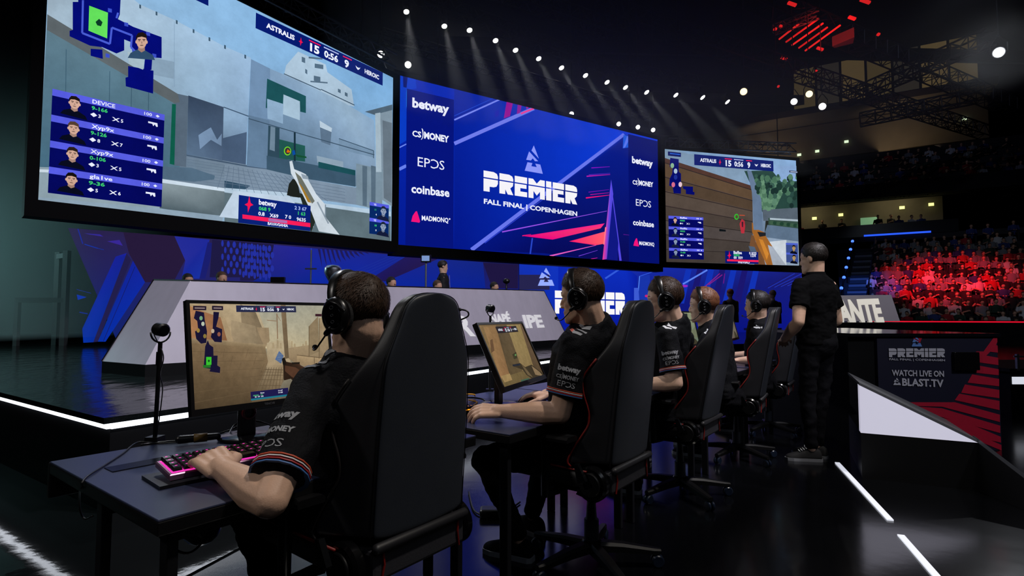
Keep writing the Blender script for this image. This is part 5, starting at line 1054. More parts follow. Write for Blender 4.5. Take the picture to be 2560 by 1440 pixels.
def gaming_chair(label, piping, lean=.06):
    def ry(z): return -.20 - lean * (z - .5) / .8
    root = thing('gaming_chair', label, 'chair'); rings = []; wl = []; wr_ = []; sl = []; sr = []
    for z, a, e, c in CZ:
        b = a + e; y = ry(z); f_ = max(.06, c * .55)
        half = [(.45 * a, -.014), (a - .016, -.004), (a + .002, .012), (b - .008, c - .02), (b, c), (b - .02, c + .014), (b * .80, c + .004), (b * .62, f_ + .012), (b * .35, f_ + .008)]
        rings.append([V((x, y + q, z)) for x, q in half] + [V((-x, y + q, z)) for x, q in half[::-1]]); wl.append(V((-b - .002, y + c + .002, z))); wr_.append(V((b + .002, y + c + .002, z))); sl.append(V((-a, y + .002, z))); sr.append(V((a, y + .002, z)))
    mb = MB(); mb.loft(rings); o = mb.build('backrest', M_lea2, root, smooth=1); mod(o, 'SUBSURF', levels=1, render_levels=2)
    mb = MB()          # rear upholstery panel, a thin pad over the shell
    mb.loft([[V((x * (a - .004), ry(z) - d_, z)) for x, d_ in ((-1, -.006), (-.985, .003), (-.9, .010), (-.5, .0185), (0, .020), (.5, .0185), (.9, .010), (.985, .003), (1, -.006), (0, -.006))] for z, a, e, c in CZ]); o = mb.build('back_panel', M_lea, root, smooth=1); mod(o, 'SUBSURF', levels=1, render_levels=2)
    mb = MB(); mb.tube(spline(sl + sr[::-1], 3), .0016, 6); mb.build('seam', M_blk2, root, smooth=1)
    for w_ in (wl, wr_): mb = MB(); mb.tube(spline(w_[:10], 3), .0045, 6); mb.build('piping', piping, root, smooth=1)
    mb = MB(); z0 = .43; mb.prism([(-.2, -.215, z0), (.2, -.215, z0), (.2, -.215, .525), (-.2, -.215, .525)], (0, .05, 0)); o = mb.build('lower_back_panel', M_grey, root); bevel(o, .012)
    mb = MB(); mb.capsule((-.19, -.222, .535), (.19, -.222, .535), .016, .016); mb.build('trim_roll', M_lea2, root, smooth=1)
    for s in (-1, 1):
        mb = MB(); mb.tube([(s * .165, -.218, .527), (s * .16, -.22, .48), (s * .17, -.218, .43)], .004, 6); mb.build('piping', M_pipe, root, label='short red piping low on the back')
        mb = MB(); mb.disc((s * .235, -.135, .475), (1, 0, 0), .078, .045, 28, .01); o = mb.build('hinge_cover', M_gloss, root, smooth=35)
        mb = MB(); mb.disc((s * .262, -.135, .475), (1, 0, 0), .052, .012, 24, .003); mb.build('hinge_disc', M_blk2, o, smooth=35)
        mb = MB(); mb.prism([(s * .232, -.18, .47), (s * .232, -.09, .47), (s * .232, -.06, .42), (s * .232, -.16, .40)], (s * .02, 0, 0)); mb.build('hinge_bracket', M_steel, root)
        mb = MB(); x = s * .315; mb.tube([(s * .18, .06, .405), (x, .06, .41), (x, .06, .66)], .022, 8); ar = mb.build('armrest', M_steel, root, smooth=50)
        mb = MB(); mb.loft([[V((x + w_ * .045, y, .665 + h)) for w_, h in ((-1, .0), (1, .0), (1.05, .014), (.8, .024), (-.8, .024), (-1.05, .014))] for y in (-.08, -.07, .05, .17, .18)]); mb.build('arm_pad', M_blk2, ar, smooth=40)
    mb = MB(); mb.prism([(-.285, -.14, .5), (-.285, -.1, .57), (-.285, -.08, .565), (-.285, -.1, .485)], (-.02, 0, 0)); mb.build('recline_lever', M_steel, root)
    mb = MB(); mb.loft([[V((x, y, z + dz)) for x, z in ((-.25, .43), (-.275, .47), (-.265, .535), (-.2, .53), (-.12, .505), (.12, .505), (.2, .53), (.265, .535), (.275, .47), (.25, .43))] for y, dz in ((-.17, 0), (-.1, 0), (.1, .005), (.27, .012), (.31, .0))]); o = mb.build('seat', M_lea2, root, smooth=1); mod(o, 'SUBSURF', levels=1, render_levels=2)
    mb = MB()
    for s in (-1, 1): mb.tube([(s * .262, -.12, .53), (s * .268, .1, .536), (s * .262, .27, .54)], .005, 6)
    mb.tube([(-.262, .27, .54), (-.15, .315, .53), (.15, .315, .53), (.262, .27, .54)], .005, 6); mb.build('seat_piping', M_pipe, root, smooth=1, label='dark red piping around the seat')
    mb = MB(); mb.box((0, 0, .41), (.3, .3, .03)); mb.box((0, 0, .385), (.14, .2, .04)); o = mb.build('tilt_plate', M_steel, root); bevel(o)
    mb = MB(); mb.tube([(0, 0, .1), (0, 0, .225)], .036, 18); mb.tube([(0, 0, .22), (0, 0, .24), (0, 0, .37)], [.03, .026, .018], 18); mb.build('gas_lift', mat('gas_lift_grey', (30, 34, 44), .35, .2), root, smooth=40)
    mb = MB(); mb.disc((0, 0, .1), (0, 0, 1), .05, .06, 20, .01); mb.build('base_hub', M_gloss, root, smooth=40)
    for k in range(5):
        a = 2 * pi * k / 5 + .3; d = V((cos(a), sin(a), 0)); mb = MB(); mb.loft([[d * t + d.cross(UP) * (w_ * sx) + UP * (z + h * sz) for sx, sz in ((-1, -1), (1, -1), (1, .4), (.6, 1), (-.6, 1), (-1, .4))] for t, w_, z, h in ((.03, .032, .1, .024), (.15, .028, .095, .02), (.30, .022, .078, .014), (.335, .016, .076, .011))])
        lg = mb.build('base_leg', mat('chair_base_black', (7, 7, 9), .5, spec=.25), root, smooth=40)
        mb = MB(); x = d.cross(UP)
        for s in (-1, 1): mb.disc(d * .32 + x * (s * .014) + UP * .031, x, .03, .018, 16, .005)
        mb.tube([d * .315 + UP * .075, d * .315 + UP * .04], .008, 6); mb.build('caster', M_caster, lg, smooth=40)
    return root
RZ = atan2(.8, .6)
ch0 = gaming_chair('black gaming chair nearest the camera, its back filling the lower middle', mat('black_piping', (26, 22, 22), .5))
ch0.location = CH[0]; ch0.rotation_euler.z = RZ
ch1 = gaming_chair('black gaming chair with red edges holding the player in profile at the second desk', M_pipe, .09)
ch1.location = CH[1]; ch1.rotation_euler.z = RZ; ch1['group'] = 'gaming chairs along the row'
ch2 = gaming_chair('black gaming chair with red edges holding the player with pale shoulder chevrons', M_pipe, .15); ch2.location = CH[2]; ch2.rotation_euler.z = RZ; ch2['group'] = 'gaming chairs along the row'
for i, lb in ((3, 'black gaming chair with red edges half hiding the ginger brown haired player'), (4, 'black gaming chair with red edges farthest along the row, beside the standing man')):
    q = dup(ch2); q.location = CH[i]; q['label'] = lb; q.rotation_euler.z = RZ + (0, 0, .0, .1, .05)[i]

# ------------------------------------------------------------------ desks
M_desk = mat('desk_top_dark', (54, 60, 86), .28, var=.18, scale=6, bump=.02, bscale=200, spec=.55); M_edge = mat('desk_edge', (13, 13, 15), .4); M_leg = mat('desk_leg_grey', (34, 35, 40), .4, .5)
DK = [V((-.85, 1.34, 0)), V((-.01, 2.29, 0)), V((.72, 3.23, 0)), V((1.51, 4.21, 0)), V((2.25, 5.21, 0))]
DW, DD, DH = 1.17, .885, .73
def desk(label):
    root = thing('desk', label, 'desk')
    mb = MB(); mb.box((DW / 2, DD / 2, DH - .003), (DW, DD, .006)); o = mb.build('desk_top', M_desk, root); bevel(o, .002)
    mb = MB(); mb.box((DW / 2, DD / 2, DH - .0235), (DW, DD, .035)); o = mb.build('desk_edge', M_edge, root); bevel(o, .003)
    for x, y in ((.05, .06), (DW - .05, .06), (.05, .52), (DW - .05, .52)):
        mb = MB(); mb.box((x, y, (DH - .041) / 2), (.028, .045, DH - .041)); o = mb.build('leg', M_leg, root); bevel(o, .004)
    mb = MB(); mb.box((DW / 2, .52, DH - .08), (DW - .12, .03, .06)); mb.box((DW / 2, .06, DH - .065), (DW - .12, .025, .03)); mb.build('crossbar', M_leg, root)
    mb = MB(); mb.box((DW / 2, DD + .013, DH - .065), (DW, .024, .12)); o = mb.build('rear_rail', M_blk2, root); bevel(o, .006)
    mb = MB(); mb.box((.20, .60, DH + .0015), (.24, .075, .003)); mb.build('cable_port', M_gloss, root)
    return root
dk0 = desk('dark desk nearest the camera, its bare corner reaching into the lower left')
dk0.location = DK[0]; dk0.rotation_euler.z = atan2(.8, .6)
for i, lb in ((1, 'dark desk of the player in profile, under the tilted monitor'), (2, 'dark desk of the player with pale shoulder chevrons'), (3, 'dark desk of the ginger brown haired player'), (4, 'dark desk farthest along the row, near the standing man')):
    q = dup(dk0); q.location = DK[i]; q['label'] = lb
def onD(i, r, d, z=DH): return DK[i] + R_ * r + D_ * d + UP * z
# ------------------------------------------------------------------ monitors
M_mon = mat('monitor_black', (14, 14, 17), .35, var=.05)
PIX['lcd'] = pixel_mat('lcd_picture', .78, .18, 30, 1.0, .84); PIX['lcdflat'] = pixel_mat('lcd_graphics', .9)
def monitor(label, B, u, W, H, tilt, post, paint, bz=.012, bb=.024):
    """B lower left corner of the casing, u along the screen, tilt leans the top away; post: foot of the stand"""
    u = V(u).normalized(); bk = V((-u.y, u.x, 0)); v = (UP * cos(tilt) + bk * sin(tilt)).normalized(); n = u.cross(v)
    root = thing('monitor', label, 'monitor', post); off = root.location
    def P(a, b, c): return B + u * a + v * b + n * c
    mb = MB(); mb.loft([[P(a, b, c) for a, b in ((i, i), (W - i, i), (W - i, H - i), (i, H - i))] for c, i in ((-.004, .012), (-.0005, .001), (-.022, .0), (-.028, .01), (-.05, .08))]); mb.build('casing', M_mon, root, off=off)
    mb = MB()
    for a, b, a2, b2 in ((0, 0, W, bb), (0, H - bz, W, H), (0, bb, bz, H - bz), (W - bz, bb, W, H - bz)): mb.prism([P(a, b, -.004), P(a2, b, -.004), P(a2, b2, -.004), P(a, b2, -.004)], n * .008)
    mb.build('bezel', M_mon, root, off=off)
    S = Screen(P(bz, bb, -.0035), u, v, .0003); S.W = W - 2 * bz; S.H = H - bz - bb; paint(S); S.build(root, {'picture': PIX['lcd'], 'score_bar': PIX['lcdflat'], 'minimap': PIX['lcdflat'], 'sponsor_panel': PIX['lcdflat']}, off=off)
    hub = P(W / 2, H * .42, -.05); fb = V(post); mb = MB(); w2 = .033
    top = V((fb.x, fb.y, hub.z + .03)); mb.loft([[p + u * a + bk * b for a, b in ((-w2, -.014), (w2, -.014), (w2, .014), (-w2, .014))] for p in (fb + UP * .012, fb + UP * .14, top)]); pst = mb.build('stand_post', M_mon, root, off=off); bevel(pst, .006)
    mb = MB(); mb.tube([top - UP * .03, hub + n * .012], .024, 10); mb.build('stand_arm', M_mon, root, off=off, smooth=40)
    mb = MB(); mb.loft([[fb + UP * z + V((cos(2 * pi * k / 28), sin(2 * pi * k / 28), 0)) * r for k in range(28)] for z, r in ((.001, .1), (.008, .105), (.014, .098), (.017, .03))]); mb.build('stand_base', M_gloss, root, off=off, smooth=40)
    mb = MB()
    c = fb + UP * .105 - bk * .016; mb.tube([c + (u * cos(2 * pi * i / 20) + UP * sin(2 * pi * i / 20)) * .024 for i in range(21)], .006, 8); mb.build('cable_ring', mat('stand_red', (96, 22, 30), .3), root, off=off, smooth=1)
    return root, S, u, v, n
def paint1(S):
    crop(S, 360, 640, 2.118); W, H = S.W, S.H
    S.poly([(0, 0), (W, 0), (W, H), (0, H)], [(100, 80, 50), (130, 108, 74), (196, 188, 158), (196, 176, 138)], True); S.L = 1
    S.poly([(590, 255), (1010, 255), (1010, 490), (620, 490)], [(172, 172, 152), (176, 172, 148), (206, 190, 146), (214, 194, 144)]); S.L = 2
    S.poly([(235, 255), (590, 255), (645, 400), (650, 480), (240, 460)], [(188, 156, 104), (206, 184, 140), (200, 176, 130), (190, 164, 116), (176, 140, 90)]); S.L = 3
    S.poly([(510, 255), (592, 300), (645, 430), (640, 480), (520, 440)], [(156, 132, 94), (130, 110, 78), (140, 118, 84), (150, 126, 90), (160, 136, 98)]); S.poly([(458, 338), (590, 372), (600, 465), (465, 455)], [(186, 160, 116), (164, 140, 102), (150, 128, 92), (170, 144, 104)])
    S.poly([(236, 262), (300, 290), (405, 325), (440, 448), (240, 440)], [(196, 128, 52), (180, 112, 44), (164, 100, 40), (150, 92, 38), (186, 120, 50)]); S.poly([(330, 270), (430, 330), (475, 452), (440, 450), (405, 325)], (186, 156, 108))
    S.poly([(595, 378), (660, 380), (665, 450), (640, 485), (610, 420)], (166, 138, 96)); S.poly([(650, 460), (700, 450), (775, 445), (775, 580), (650, 580)], [(196, 174, 130), (206, 184, 140), (198, 176, 132), (186, 160, 116), (176, 148, 104)])
    for x, h in ((676, 30), (700, 46), (716, 30), (775, 40), (790, 26), (835, 24), (850, 40)): S.poly([(x, 490), (x + 14, 490), (x + 11, 490 - h), (x + 3, 490 - h)], (186, 162, 116))
    S.poly([(244, 438), (640, 472), (656, 560), (600, 720), (560, 795), (264, 818)], [(138, 108, 66), (150, 124, 82), (140, 112, 72), (104, 82, 50), (90, 70, 42), (82, 64, 38)]); S.L = 4
    S.poly([(243, 434), (642, 470), (640, 486), (244, 462)], [(166, 138, 94), (172, 146, 102), (148, 122, 80), (142, 114, 74)])
    for k in range(6): S.line((250, 505 + k * 55), (640 - k * 10, 515 + k * 40), 2.2, (112, 88, 54))
    for k in range(9): S.line((300 + k * 42, 490 + (k % 3) * 40), (298 + k * 40, 540 + (k % 3) * 40), 2, (116, 92, 58))
    S.poly([(652, 575), (742, 580), (730, 690), (720, 775), (560, 795), (600, 705)], [(176, 150, 108), (168, 142, 100), (130, 106, 72), (116, 94, 62), (104, 84, 54), (118, 96, 62)]); S.L = 5
    for k in range(8): t = k / 7; S.line((648 + t * 92, 590), (575 + t * 150, 790), 2.4, (106, 84, 54))
    for k in range(8): y = 600 + k * k * 3.4; S.line((640 - k * 10, y), (735, y + 2), 2.4, (106, 84, 54))
    S.poly([(765, 488), (985, 455), (1010, 620), (805, 570), (765, 545)], [(176, 148, 104), (186, 160, 114), (156, 128, 86), (150, 122, 82), (158, 130, 88)]); S.poly([(872, 372), (920, 320), (926, 505), (872, 530)], (152, 128, 88)); S.poly([(926, 330), (968, 318), (1000, 560), (926, 545)], [(176, 150, 106), (186, 160, 116), (160, 132, 90), (154, 128, 88)]); S.poly([(808, 525), (990, 545), (1005, 625), (900, 600), (808, 570)], [(190, 158, 106), (196, 164, 112), (170, 138, 90), (160, 130, 84), (160, 130, 86)])
    S.L = 6; S.line((872, 372), (872, 530), 3, (110, 88, 56)); S.line((926, 330), (926, 545), 3, (110, 88, 56)); S.line((808, 525), (995, 546), 4, (120, 96, 62)); S.line((900, 535), (902, 600), 3, (120, 96, 62))
    S.poly([(722, 255), (748, 255), (766, 540), (745, 546)], [(146, 118, 80), (132, 106, 70), (112, 90, 58), (120, 96, 62)]); S.line((702, 305), (706, 440), 5, (150, 112, 74)); S.line((650, 340), (700, 345), 4, (160, 126, 88)); S.line((702, 310), (722, 345), 3, (160, 126, 88))
    S.poly([(714, 503), (738, 528), (724, 570), (693, 548)], (66, 106, 164)); S.L = 7
    for k in range(5): S.line((704, 520 + k * 9), (732, 522 + k * 9), 2, (130, 150, 170))
    S.poly([(738, 655), (735, 560), (728, 545), (742, 536), (752, 560), (780, 566), (820, 564), (826, 578), (870, 600), (930, 640), (1010, 700), (1010, 760), (830, 760), (770, 690)], [(48, 32, 20)] * 3 + [(58, 38, 22)] * 4 + [(78, 46, 26)] * 4 + [(50, 30, 18)] * 3); S.L = 8; S.poly([(745, 580), (800, 590), (880, 640), (860, 680), (780, 640), (745, 610)], (92, 54, 28)); S.poly([(728, 545), (742, 536), (750, 572), (735, 580)], (34, 28, 22)); S.poly([(780, 564), (824, 562), (822, 572), (784, 574)], (40, 32, 24))
    S.poly([(718, 700), (738, 660), (775, 650), (810, 680), (830, 740), (820, 762), (726, 760)], [(132, 122, 98), (146, 136, 110), (140, 130, 106), (120, 110, 88), (96, 88, 70), (80, 74, 60), (104, 96, 78)])
    S.cur = 'minimap'; S.L = 9; N = (26, 22, 52)
    for p in ([(272, 290), (316, 300), (320, 340), (332, 400), (328, 460), (300, 465), (275, 440), (268, 400), (285, 390), (280, 345), (262, 330)], [(366, 296), (396, 298), (392, 330), (380, 375), (412, 388), (410, 458), (372, 455), (352, 430), (362, 380)], [(322, 480), (336, 446), (345, 470), (365, 484), (366, 528), (388, 528), (386, 580), (402, 590), (400, 620), (345, 612), (350, 598), (314, 592), (318, 540)]): S.poly(p, N)
    S.L = 10; S.poly([(327, 535), (355, 535), (355, 576), (327, 580)], (60, 200, 50)); S.poly([(310, 578), (352, 578), (350, 592), (312, 592)], (40, 120, 40))
    for x, y, cc in ((300, 330, (120, 170, 130)), (310, 360, (190, 200, 180)), (362, 398, (196, 176, 150)), (285, 395, (160, 130, 60)), (320, 425, (140, 120, 60)), (395, 415, (150, 90, 70))): S.oval((x, y), 9, 12, cc, 9)
    S.L = 11; S.poly([(341, 548), (347, 556), (341, 564), (335, 556)], (20, 70, 30))
    S.cur = 'score_bar'; S.L = 9
    for a, b, t_ in ((258, 328, 'GRENADE'), (358, 417, 'ASTRALIS')): S.poly([(a, 264), (b, 266), (b, 288), (a, 287)], (36, 26, 44)); S.L = 10; S.line((a + 8, 276), (b - 8, 277), 6, (150, 132, 130)); S.L = 9
    score_bar(S, S.at(485, 262), S.at(804, 299), bg=(40, 44, 74)); S.L = 9; S.poly([(905, 307), (985, 308), (985, 322), (905, 320)], (60, 30, 40))
    S.cur = 'sponsor_panel'; a = S.at(562, 720); b = S.at(764, 741); S.L = 10; S.rect((a[0], b[1]), (b[0], a[1]), (32, 28, 78)); F = frac((a[0], b[1]), (b[0], a[1])); S.L = 11; S.rect(F(0, 0), F(1, .2), (30, 120, 140)); h = a[1] - b[1]
    S.rect(F(.06, .45), F(.2, .6), (70, 150, 110)); textuv(S, 'Benan', F(.25, .68), h * .14, WHT, .03); textuv(S, '0000', F(.25, .5), h * .1, GRN, .02); textuv(S, '00  197  256', F(.1, .28), h * .15, WHT, .03); textuv(S, '5 6 6/7', F(.72, .7), h * .15, WHT, .03); textuv(S, '0 0 0/5', F(.72, .46), h * .15, WHT, .03)
    S.cur = 'picture'
B1 = onz(478, 1043, .86)
rm, S, u, v, n = monitor('monitor nearest the camera showing a sandy game alley, in front of the nearest player', B1, R_, .60, .425, radians(10), onD(0, .575, .70), paint1)
mb = MB(); vs, fs, wd = textgeo('TENCVE', .01); mb.add([B1 + u * (.27 + x * .0085) + v * (.008 + y * .0085) + n * .0045 for x, y in vs], fs); mb.build('maker_mark', mat('faint_grey', (84, 86, 92), .5), rm, off=rm.location)
def paint2(S):
    crop(S, 1140, 640, 3.13); W, H = S.W, S.H
    S.poly([(0, 0), (W, 0), (W, H), (0, H)], [(130, 104, 52), (100, 78, 48), (110, 88, 58), (150, 116, 60)], True); S.L = 1
    S.poly([(215, 555), (310, 545), (420, 930), (350, 960)], [(168, 124, 62), (150, 110, 56), (150, 104, 48), (166, 116, 54)]); S.poly([(310, 545), (395, 540), (520, 900), (420, 935)], [(98, 80, 54), (106, 86, 58), (110, 88, 50), (100, 80, 46)]); S.poly([(395, 540), (500, 535), (610, 880), (520, 900)], [(166, 140, 74), (158, 132, 68), (150, 122, 62), (156, 126, 66)]); S.poly([(500, 535), (560, 530), (715, 930), (610, 880)], [(112, 86, 58), (120, 90, 62), (104, 80, 48), (96, 74, 46)])
    S.poly([(360, 950), (600, 880), (715, 930), (385, 1030)], [(130, 106, 54), (120, 98, 50), (110, 90, 46), (120, 98, 50)]); S.L = 2
    S.poly([(265, 660), (285, 650), (300, 740), (275, 760)], (116, 80, 44)); S.poly([(440, 770), (470, 750), (478, 800), (452, 808)], (70, 66, 40)); S.oval((465, 775), 6, 8, (90, 160, 70)); S.poly([(350, 940), (420, 920), (440, 970), (380, 990)], (176, 140, 70)); S.poly([(620, 640), (640, 640), (655, 720), (630, 700)], (130, 96, 66))
    S.poly([(440, 850), (500, 838), (540, 870), (590, 850), (640, 890), (700, 930), (690, 950), (600, 965), (550, 930), (520, 890), (450, 865)], (70, 58, 38)); S.L = 3; S.poly([(510, 850), (545, 880), (600, 950), (560, 930)], (120, 98, 60)); S.poly([(590, 860), (650, 905), (680, 940), (620, 930)], (150, 120, 76)); S.poly([(440, 852), (500, 842), (500, 856), (445, 864)], (40, 46, 62))
    S.L = 4; score_bar(S, S.at(305, 556), S.at(487, 594), bg=(44, 40, 46)); S.cur = 'sponsor_panel'; S.L = 6; S.poly([(505, 972), (570, 955), (572, 968), (508, 986)], (70, 100, 80)); S.cur = 'picture'
monitor('monitor tilted far back on the second desk, in front of the player in profile', V((-.034, 2.605, .86)), V((.37, .93, 0)), .63, .36, radians(25), onD(1, .56, .50), paint2)
def paint3(S, tone=((150, 140, 84), (112, 104, 64))):
    W, H = S.W, S.H; a, b = tone; S.poly([(0, 0), (W, 0), (W, H), (0, H)], [b, b, a, a], True); S.L = 1
    S.poly([(W * .1, H * .35), (W * .45, H * .5), (W * .7, H * .42), (W, H * .55), (W, H * .2), (0, H * .15)], [tuple(int(x * .8) for x in a)] * 6, True); S.poly([(W * .6, 0), (W * .7, H * .22), (W * .85, H * .15), (W, 0)], (70, 64, 44), True); S.rect((W * .3, H * .9), (W * .7, H * .97), (44, 44, 50)); S.poly([(W * .3, H * .5), (W * .5, H * .62), (W * .52, H * .9), (W * .3, H * .85)], tuple(min(255, int(x * 1.25)) for x in a), True)
monitor('monitor on the third desk, between the second chair and the third player', V((.83, 3.68, .955)), V((.5, .87, 0)), .60, .33, radians(12), onD(2, .62, .58), paint3)
monitor('monitor on the fourth desk, seen between the third player and the fourth', V((1.44, 4.66, .94)), V((.55, .83, 0)), .60, .33, radians(12), onD(3, .62, .60), lambda S: paint3(S, ((150, 160, 120), (110, 130, 110))))
monitor('monitor on the farthest desk, seen left of the dark haired player', V((2.16, 5.42, .97)), V((.5, .87, 0)), .60, .38, radians(14), onD(4, .50, .60), lambda S: paint3(S, ((150, 136, 116), (110, 96, 84))))
# ------------------------------------------------------------------ keyboards, mice, small desk things
M_key = mat('keycap_black', (20, 17, 20), .35)
def keyboard(label, o, ax, glowm, m_body, nx=12, rows=4):
    ax = V(ax).normalized(); dy = V((-ax.y, ax.x, 0)); root = thing('keyboard', label, 'keyboard', o); W, Dp = .36, .132
    def P(x, y, z): return ax * x + dy * y + UP * (z + y * .12)
    mb = MB(); mb.loft([[P(x, y, z) for x, y in ((i, i), (W - i, i), (W - i, Dp - i), (i, Dp - i))] for z, i in ((.0, .004), (.004, .0), (.018, .0), (.021, .003))]); mb.build('body', m_body, root)
    mb = MB(); mb.add([P(.008, .007, .0215), P(W - .008, .007, .0215), P(W - .008, Dp - .006, .0215), P(.008, Dp - .006, .0215)], [(0, 1, 2, 3)]); mb.build('backlight', glowm, root)
    mb = MB(); legs = []; py = (Dp - .014) / rows; px_ = (W - .016) / nx
    for j in range(rows):
        x = .009
        while x < W - .018:
            wd = px_ * (1 if not (j == 0 and .11 < x < .13) else 4.5); wd = min(wd, W - .009 - x); a, b, c, d = x + .0021, x + wd - .0021, .008 + j * py + .0021, .008 + (j + 1) * py - .0021; legs.append((a + b, c + d))
            mb.loft([[P(u_, v_, z) for u_, v_ in ((a + i, c + i), (b - i, c + i), (b - i, d - i), (a + i, d - i))] for z, i in ((.025, 0), (.030, .0006), (.0355, .0026))]); x += wd
    mb.build('keycaps', M_key, root)
    mb = MB()
    for sx, sy in legs: mb.add([P(sx / 2 + p, sy / 2 + .003 + q, .0358) for p, q in ((-.0032, -.0022), (.0032, -.0022), (.0032, .0022), (-.0032, .0022))], [(0, 1, 2, 3)])
    mb.build('key_legends', glowm, root)
    return root
PINK = mat('pink_backlight', (255, 40, 190), .4, emit=.8, ecol=(255, 60, 196), var=0); AMB = mat('amber_backlight', (255, 150, 20), .4, emit=1.6, ecol=(255, 150, 20), var=0)
keyboard('keyboard glowing pink under the hand of the nearest player', V((-.985, 1.60, .742)), (.66, .75, 0), PINK, mat('keyboard_alu', (150, 110, 140), .3, .7))
keyboard('keyboard with amber lit keys under the hand of the player in profile', V((-.40, 2.48, .734)), (.62, .78, 0), AMB, M_blk2)
keyboard('keyboard glowing pink on the third desk, beside the player with shoulder chevrons', onD(2, .16, .20, .734), R_, PINK, M_blk2)
mb = MB(); o = V((-.985, 1.60, .731)); ax = V((.66, .75, 0)).normalized(); dy = V((-ax.y, ax.x, 0)); mb.prism([o + ax * -.03 + dy * -.018, o + ax * .38 + dy * -.018, o + ax * .38 + dy * .15, o + ax * -.03 + dy * .15], (0, 0, .009)); tag(mb.build('keyboard_tray', M_blk2), 'thin black plate under the pink glowing keyboard', 'tray')
def mouse(label, p, f):
    f = V(f).normalized(); x = f.cross(UP); root = thing('mouse', label, 'mouse', p); mb = MB(); mb.loft([[f * y + x * (w_ * a) + UP * (h * b + .001) for a, b in ((-1, 0), (-1, .45), (-.7, .9), (0, 1), (.7, .9), (1, .45), (1, 0))] for y, w_, h in ((-.062, .016, .012), (-.05, .029, .028), (-.01, .032, .039), (.03, .029, .032), (.055, .027, .02), (.062, .018, .012))]); o = mb.build('shell', M_blk2, root, smooth=1)
    mb = MB(); mb.disc(f * .036 + UP * .029, x, .010, .007, 12); mb.build('wheel', M_gloss, root); return root
mouse('black mouse under the right hand of the player in profile', V((.13, 3.14, .735)), (-.9, .2, 0))
mouse('black mouse on the right side of the nearest desk', onD(0, .98, .30, .735), D_)
mb = MB(); mb.prism([onD(1, .62, .12, .7305), onD(1, 1.08, .12, .7305), onD(1, 1.08, .50, .7305), onD(1, .62, .50, .7305)], (0, 0, .004)); tag(mb.build('mouse_pad', mat('blue_mouse_pad', (24, 30, 84), .8)), 'dark blue mouse pad on the second desk', 'mouse pad')
def webcam(label, p, top, aim):
    root = thing('camera_stand', label, 'camera', p); p, top = V(p), V(top); h = top - p; mb = MB(); mb.tube([V((0, 0, 0)), h - UP * .05], .008, 10); mb.build('pole', M_blk2, root, smooth=40)
    mb = MB(); mb.box((0, 0, .0), (.05, .05, .03)); mb.build('foot_clamp', M_blk2, root); mb = MB(); mb.tube([h * .68, h * .80], .0115, 10); mb.build('pole_sleeve', M_blk2, root)
    mb = MB(); mb.tube([h - UP * .055 + R_ * .035 * cos(a) * 1 + UP * .04 * sin(a) + UP * .045 for a in [pi + pi * k / 10 for k in range(11)]], .0035, 6); mb.build('yoke', M_blk2, root, smooth=1)
    mb = MB(); d = V(aim).normalized(); c = h + UP * .0; mb.disc(c, d, .026, .05, 20, .006); bd = mb.build('camera_body', M_blk2, root, smooth=40)
    mb = MB(); mb.disc(c + d * .026, d, .017, .006, 16); mb.build('lens', M_gloss, bd, smooth=40)
    mb = MB(); mb.tube(spline([c - d * .02, c - d * .05 - UP * .02, h - UP * .1 + V((.02, -.01, 0)), h * .6 + V((.014, -.012, 0)), h * .45 + V((.02, .0, 0)), h * .05 + V((.015, -.012, 0))], 6), .0022, 5); mb.build('cable', M_blk2, root); return root
webcam('small black camera on a thin pole behind the nearest desk, left of the monitor', onz(387, 1100, .73), aty(402, 824, 2.16), (.9, -.5, -.1))
p = V((-.145, 3.60, .73)); webcam('small black camera on a thin pole above the tilted monitor', p, aty(1226, 771, 3.60), (.6, -.7, -.1))
p = V((-.34, 2.9, .73)); mb = MB(); mb.tube(spline([aty(1122, 777, 2.5), aty(1150, 774, 2.5), aty(1168, 778, 2.5), aty(1170, 790, 2.5), aty(1150, 800, 2.5), aty(1135, 806, 2.5), V((-.28, 2.52, 1.0)), V((-.30, 2.6, .74))], 6), .004, 6); mb.capsule(aty(1125, 776, 2.5), aty(1150, 774, 2.5), .008, .008); tag(mb.build('cable', M_blk2), 'thin black cable end standing up behind the nearest chair, before the podium letters', 'cable')
def cable(label, pts, r=.003, m=None, group=None): mb = MB(); mb.tube(spline(pts, 7), r, 6); return tag(mb.build('cable', m or M_blk2, smooth=1), label, 'cable', group)
Z = .734
cable('thin black cable crossing the bare corner of the nearest desk and hanging off its side', [onz(470, 1105, Z), onz(400, 1108, Z), onz(345, 1106, Z), onz(305, 1135, Z), onz(262, 1163, Z), onz(216, 1193, Z), onz(203, 1215, Z - .02), onz(199, 1240, .62), onz(200, 1275, .55), onz(212, 1297, .52), onz(232, 1290, .54)])
cable('black cable lying along the back of the nearest desk', [onz(352, 1112, Z), onz(420, 1104, Z), onz(480, 1100, Z), onz(560, 1080, Z), onz(600, 1062, Z + .02), onz(612, 1040, Z + .08)], .004)
cable('black cable curling around the foot of the nearest monitor', [onz(570, 1090, Z), onz(590, 1060, Z + .03), onz(640, 1052, Z + .05), onz(690, 1072, Z), onz(660, 1092, Z), onz(625, 1088, Z + .01)], .004)
root = thing('cable_adapter', 'black and yellow cable adapter lying behind the pink keyboard', 'adapter', onz(490, 1108, .733)); mb = MB(); mb.capsule((-.05, -.02, .018), (.06, .04, .018), .016, .013); mb.build('casing', M_blk2, root, smooth=1); mb = MB(); mb.tube([(-.01, .002, .018), (.03, .024, .018)], .0165, 10); mb.build('band', mat('band_yellow', (120, 90, 26), .5), root, smooth=1)
